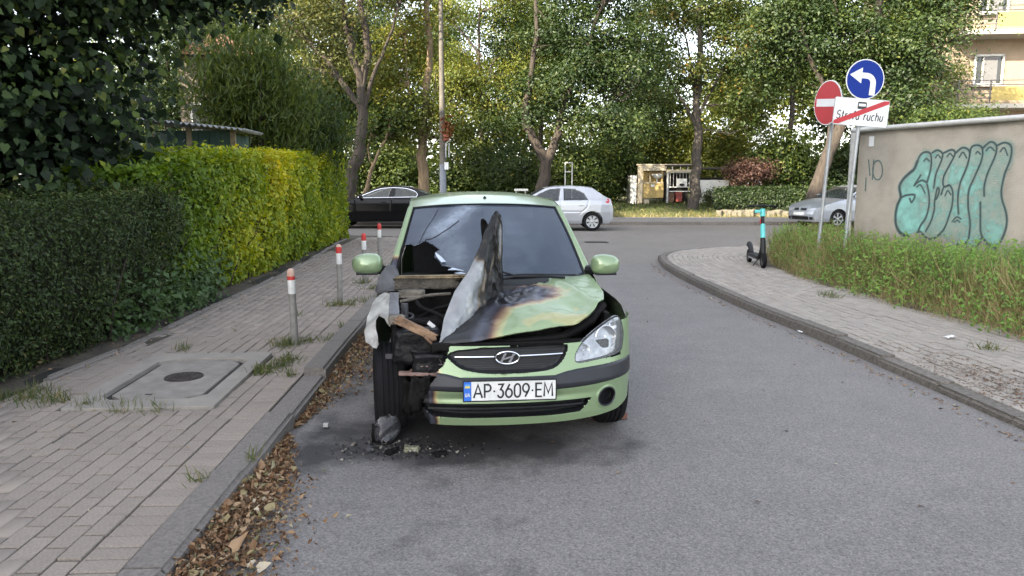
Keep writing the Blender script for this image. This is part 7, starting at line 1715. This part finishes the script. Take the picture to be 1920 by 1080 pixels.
for fl, z in enumerate((3.5, 6.9, 10.2, 13.2)):
    window(2.55, z - .05, 1.25, 1.35)
    if fl in (0, 3): window(5.0, z, 1.2, 1.3)
    bz = z - 1.75
    bo = bpy.data.objects.new('balcony', None); link(bo, ap); bo.location = (3.0, -.75, bz)
    MB().box((0, 0, -.1), (4.8, 1.5, .2)).build('slab', slab_m, bo)
    for k_ in range(5): MB().tube([(-2.35, -.7, .25 + k_ * .2), (2.3, -.7, .25 + k_ * .2)], .022, 6).build('rail', rail_m, bo, smooth=True); MB().tube([(-2.35, -.7, .25 + k_ * .2), (-2.35, .72, .25 + k_ * .2)], .022, 6).build('rail', rail_m, bo, smooth=True)
    for x in (-2.35, -.95, .65, 2.3): MB().tube([(x, -.7, -.15), (x, -.7, 1.08)], .03, 6).build('rail_post', rail_m, bo, smooth=True)
    MB().box((-.15, -.73, .45), (1.5, .03, .62)).build('yellow_panel', yel, bo); MB().box((1.5, -.73, .45), (1.4, .03, .62)).build('white_panel' if fl != 1 else 'grey_panel', offwhite if fl != 1 else M('grey_panel', (.2, .19, .18), .8), bo)
    MB().box((1.4, -.85, .98), (1.5, .2, .18)).build('flower_box', M('terracotta', (.30, .12, .07), .85), bo)
    rs = np.random.default_rng(80 + fl); P, Nn, tt, cc = clumps([(np.array((1.4, -.86, 1.15)), np.array((.8, .15, .22)))], 26, 26, .09, rs)
    V, F, t_ = leaves(P, Nn, .09, rs, tint=tt); tag(fast('flower_leaves', V, F, lm_mid if fl != 2 else lm_olive, bo, attrs={'tint': t_}), kind='stuff')
    if fl == 1:
        P, Nn, tt, cc = clumps([(np.array((1.5, -.9, 1.30)), np.array((.6, .15, .2)))], 22, 16, .06, rs); V, F, t_ = leaves(P, Nn, .09, rs, tint=tt, width=.9); tag(fast('red_flowers', V, F, leafmat('petal', [(0, (.35, .03, .03)), (1, (.60, .10, .08))], .3), bo, attrs={'tint': t_}), kind='stuff')

# pale house glimpsed on the left
p0 = at(425, 372, 33); p0.z = .3; hs = thing('house', 'pale gabled house glimpsed through leaves above the feathery shrub', 'building', p0, R(8))
MB().box((0, 3, 3.3), (3.4, 6, 6.6)).build('wall', M('house_wall', (0.13, 0.11, 0.085), .9, col2=(.10, .085, .066), scale=2), hs)
MB().add([(-1.9, -.3, 6.6), (1.9, -.3, 6.6), (1.9, 6.3, 6.6), (-1.9, 6.3, 6.6), (0, -.3, 7.6), (0, 6.3, 7.6)], [(0, 4, 5, 3), (1, 2, 5, 4), (0, 1, 4), (2, 3, 5)]).build('roof', M('roof_tile', (.25, .14, .10), .9, col2=(.18, .10, .07), scale=8), hs)
for x in (-.8, .8):
    for z in (1.6, 4.0): o = MB().box((x, -.03, z), (1.0, .08, 1.3)).build('window', wf, hs); MB().box((x, -.08, z), (.8, .03, 1.1)).build('pane', mat_glass_dark, o)

# unseen stepped block, added left of the frame to shade the street
blk = thing('added_shade_block', 'unseen pale stepped block added out of frame on the left to shade the street', 'building', (-22, -6, 0), PI / 2)
MB().box((-6.5, 0, 10.7), (28, 11, 21.4)).build('wall', M('shade_block_wall', (0.42, 0.40, 0.37), .9, col2=(.36, .345, .32), scale=1), blk)
MB().box((-6.5, 0, 21.55), (28.6, 11.6, .3)).build('roof', roof_m, blk)
MB().box((14, 0, 7.6), (12.9, 11, 15.2)).build('shade_step', MATS['shade_block_wall'], blk)
MB().box((14.15, 0, 15.3), (13.2, 11.6, .2)).build('shade_step_roof', roof_m, blk)
wm_ = MB().box((0, 0, 0), (1.5, .12, 1.4)); w0 = None
for fl in range(6):
    for k_ in range(12):
        if fl > 3 and k_ > 7: continue
        if w0 is None: w0 = wm_.build('window', mat_glass_dark, blk); o = w0
        else: o = link(w0.copy(), blk)
        o.location = (-17 + k_ * 3.1, -5.52, 2.2 + fl * 3.1)

# stones along the far hedge, bits of litter
st_m = M('pale_stone', (0.15, 0.135, 0.10), .9, col2=(.08, .072, .055), scale=6, bump=.5)
rs = np.random.default_rng(91)
for i, x in enumerate((1352, 1364, 1376, 1390, 1404, 1416, 1428, 1441, 1452, 1464, 1476)):
    p_ = at(x, 400, 32.4); s = .20 + .16 * rs.random(); o = lump('boulder', (p_.x, 32.2 + .4 * rs.random(), .20), (s * 1.4, s, s * (.8 + .4 * rs.random())), st_m, 40 + i, .45, None, rs.random() * 3)
    tag(o, 'pale boulder, ' + ('first second third fourth fifth sixth seventh eighth ninth tenth last'.split()[i]) + ' from the slender maple in the row below the far hedge', 'boulder', 'row of pale boulders below the far hedge')
paper = M('paper', (0.66, 0.67, 0.68), .8, col2=(.55, .56, .57), scale=12)
for k_, (px, py, zz, s, lb) in enumerate(((1781, 633, .105, .10, 'crumpled white paper scrap on the right-hand pavement by the weeds'), (1500, 623, .004, .07, 'small pale paper scrap on the asphalt by the right kerb'), (1256, 421, 0.0, .12, 'tiny white scrap in the gutter of the cross street'))):
    p_ = at(px, py, 5); dr_ = (p_ - Vector((0, 0, CAM_H))); tt_ = (zz - CAM_H) / dr_.z; c_ = Vector((0, 0, CAM_H)) + dr_ * tt_
    P = np.array([[(s * (i - 2) / 3, s * .5 * (j - 1.5) / 3, .006 + .012 * abs(math.sin(i * 1.7 + j * 2.3 + k_))) for j in range(4)] for i in range(5)])
    o = MB().grid(P).build('paper_scrap', paper, None); o.location = c_; o.rotation_euler = (0, 0, .5 + k_); tag(o, lb, 'litter'); o.modifiers.new('thickness', 'SOLIDIFY').thickness = .002
p_ = (-1.22, 4.72, .018); o = lump('pebble', p_, (.032, .026, .024), M('pebble_white', (.36, .36, .34), .8), 77, .2, None); tag(o, 'single white pebble on the road beside the kerb joint', 'pebble')
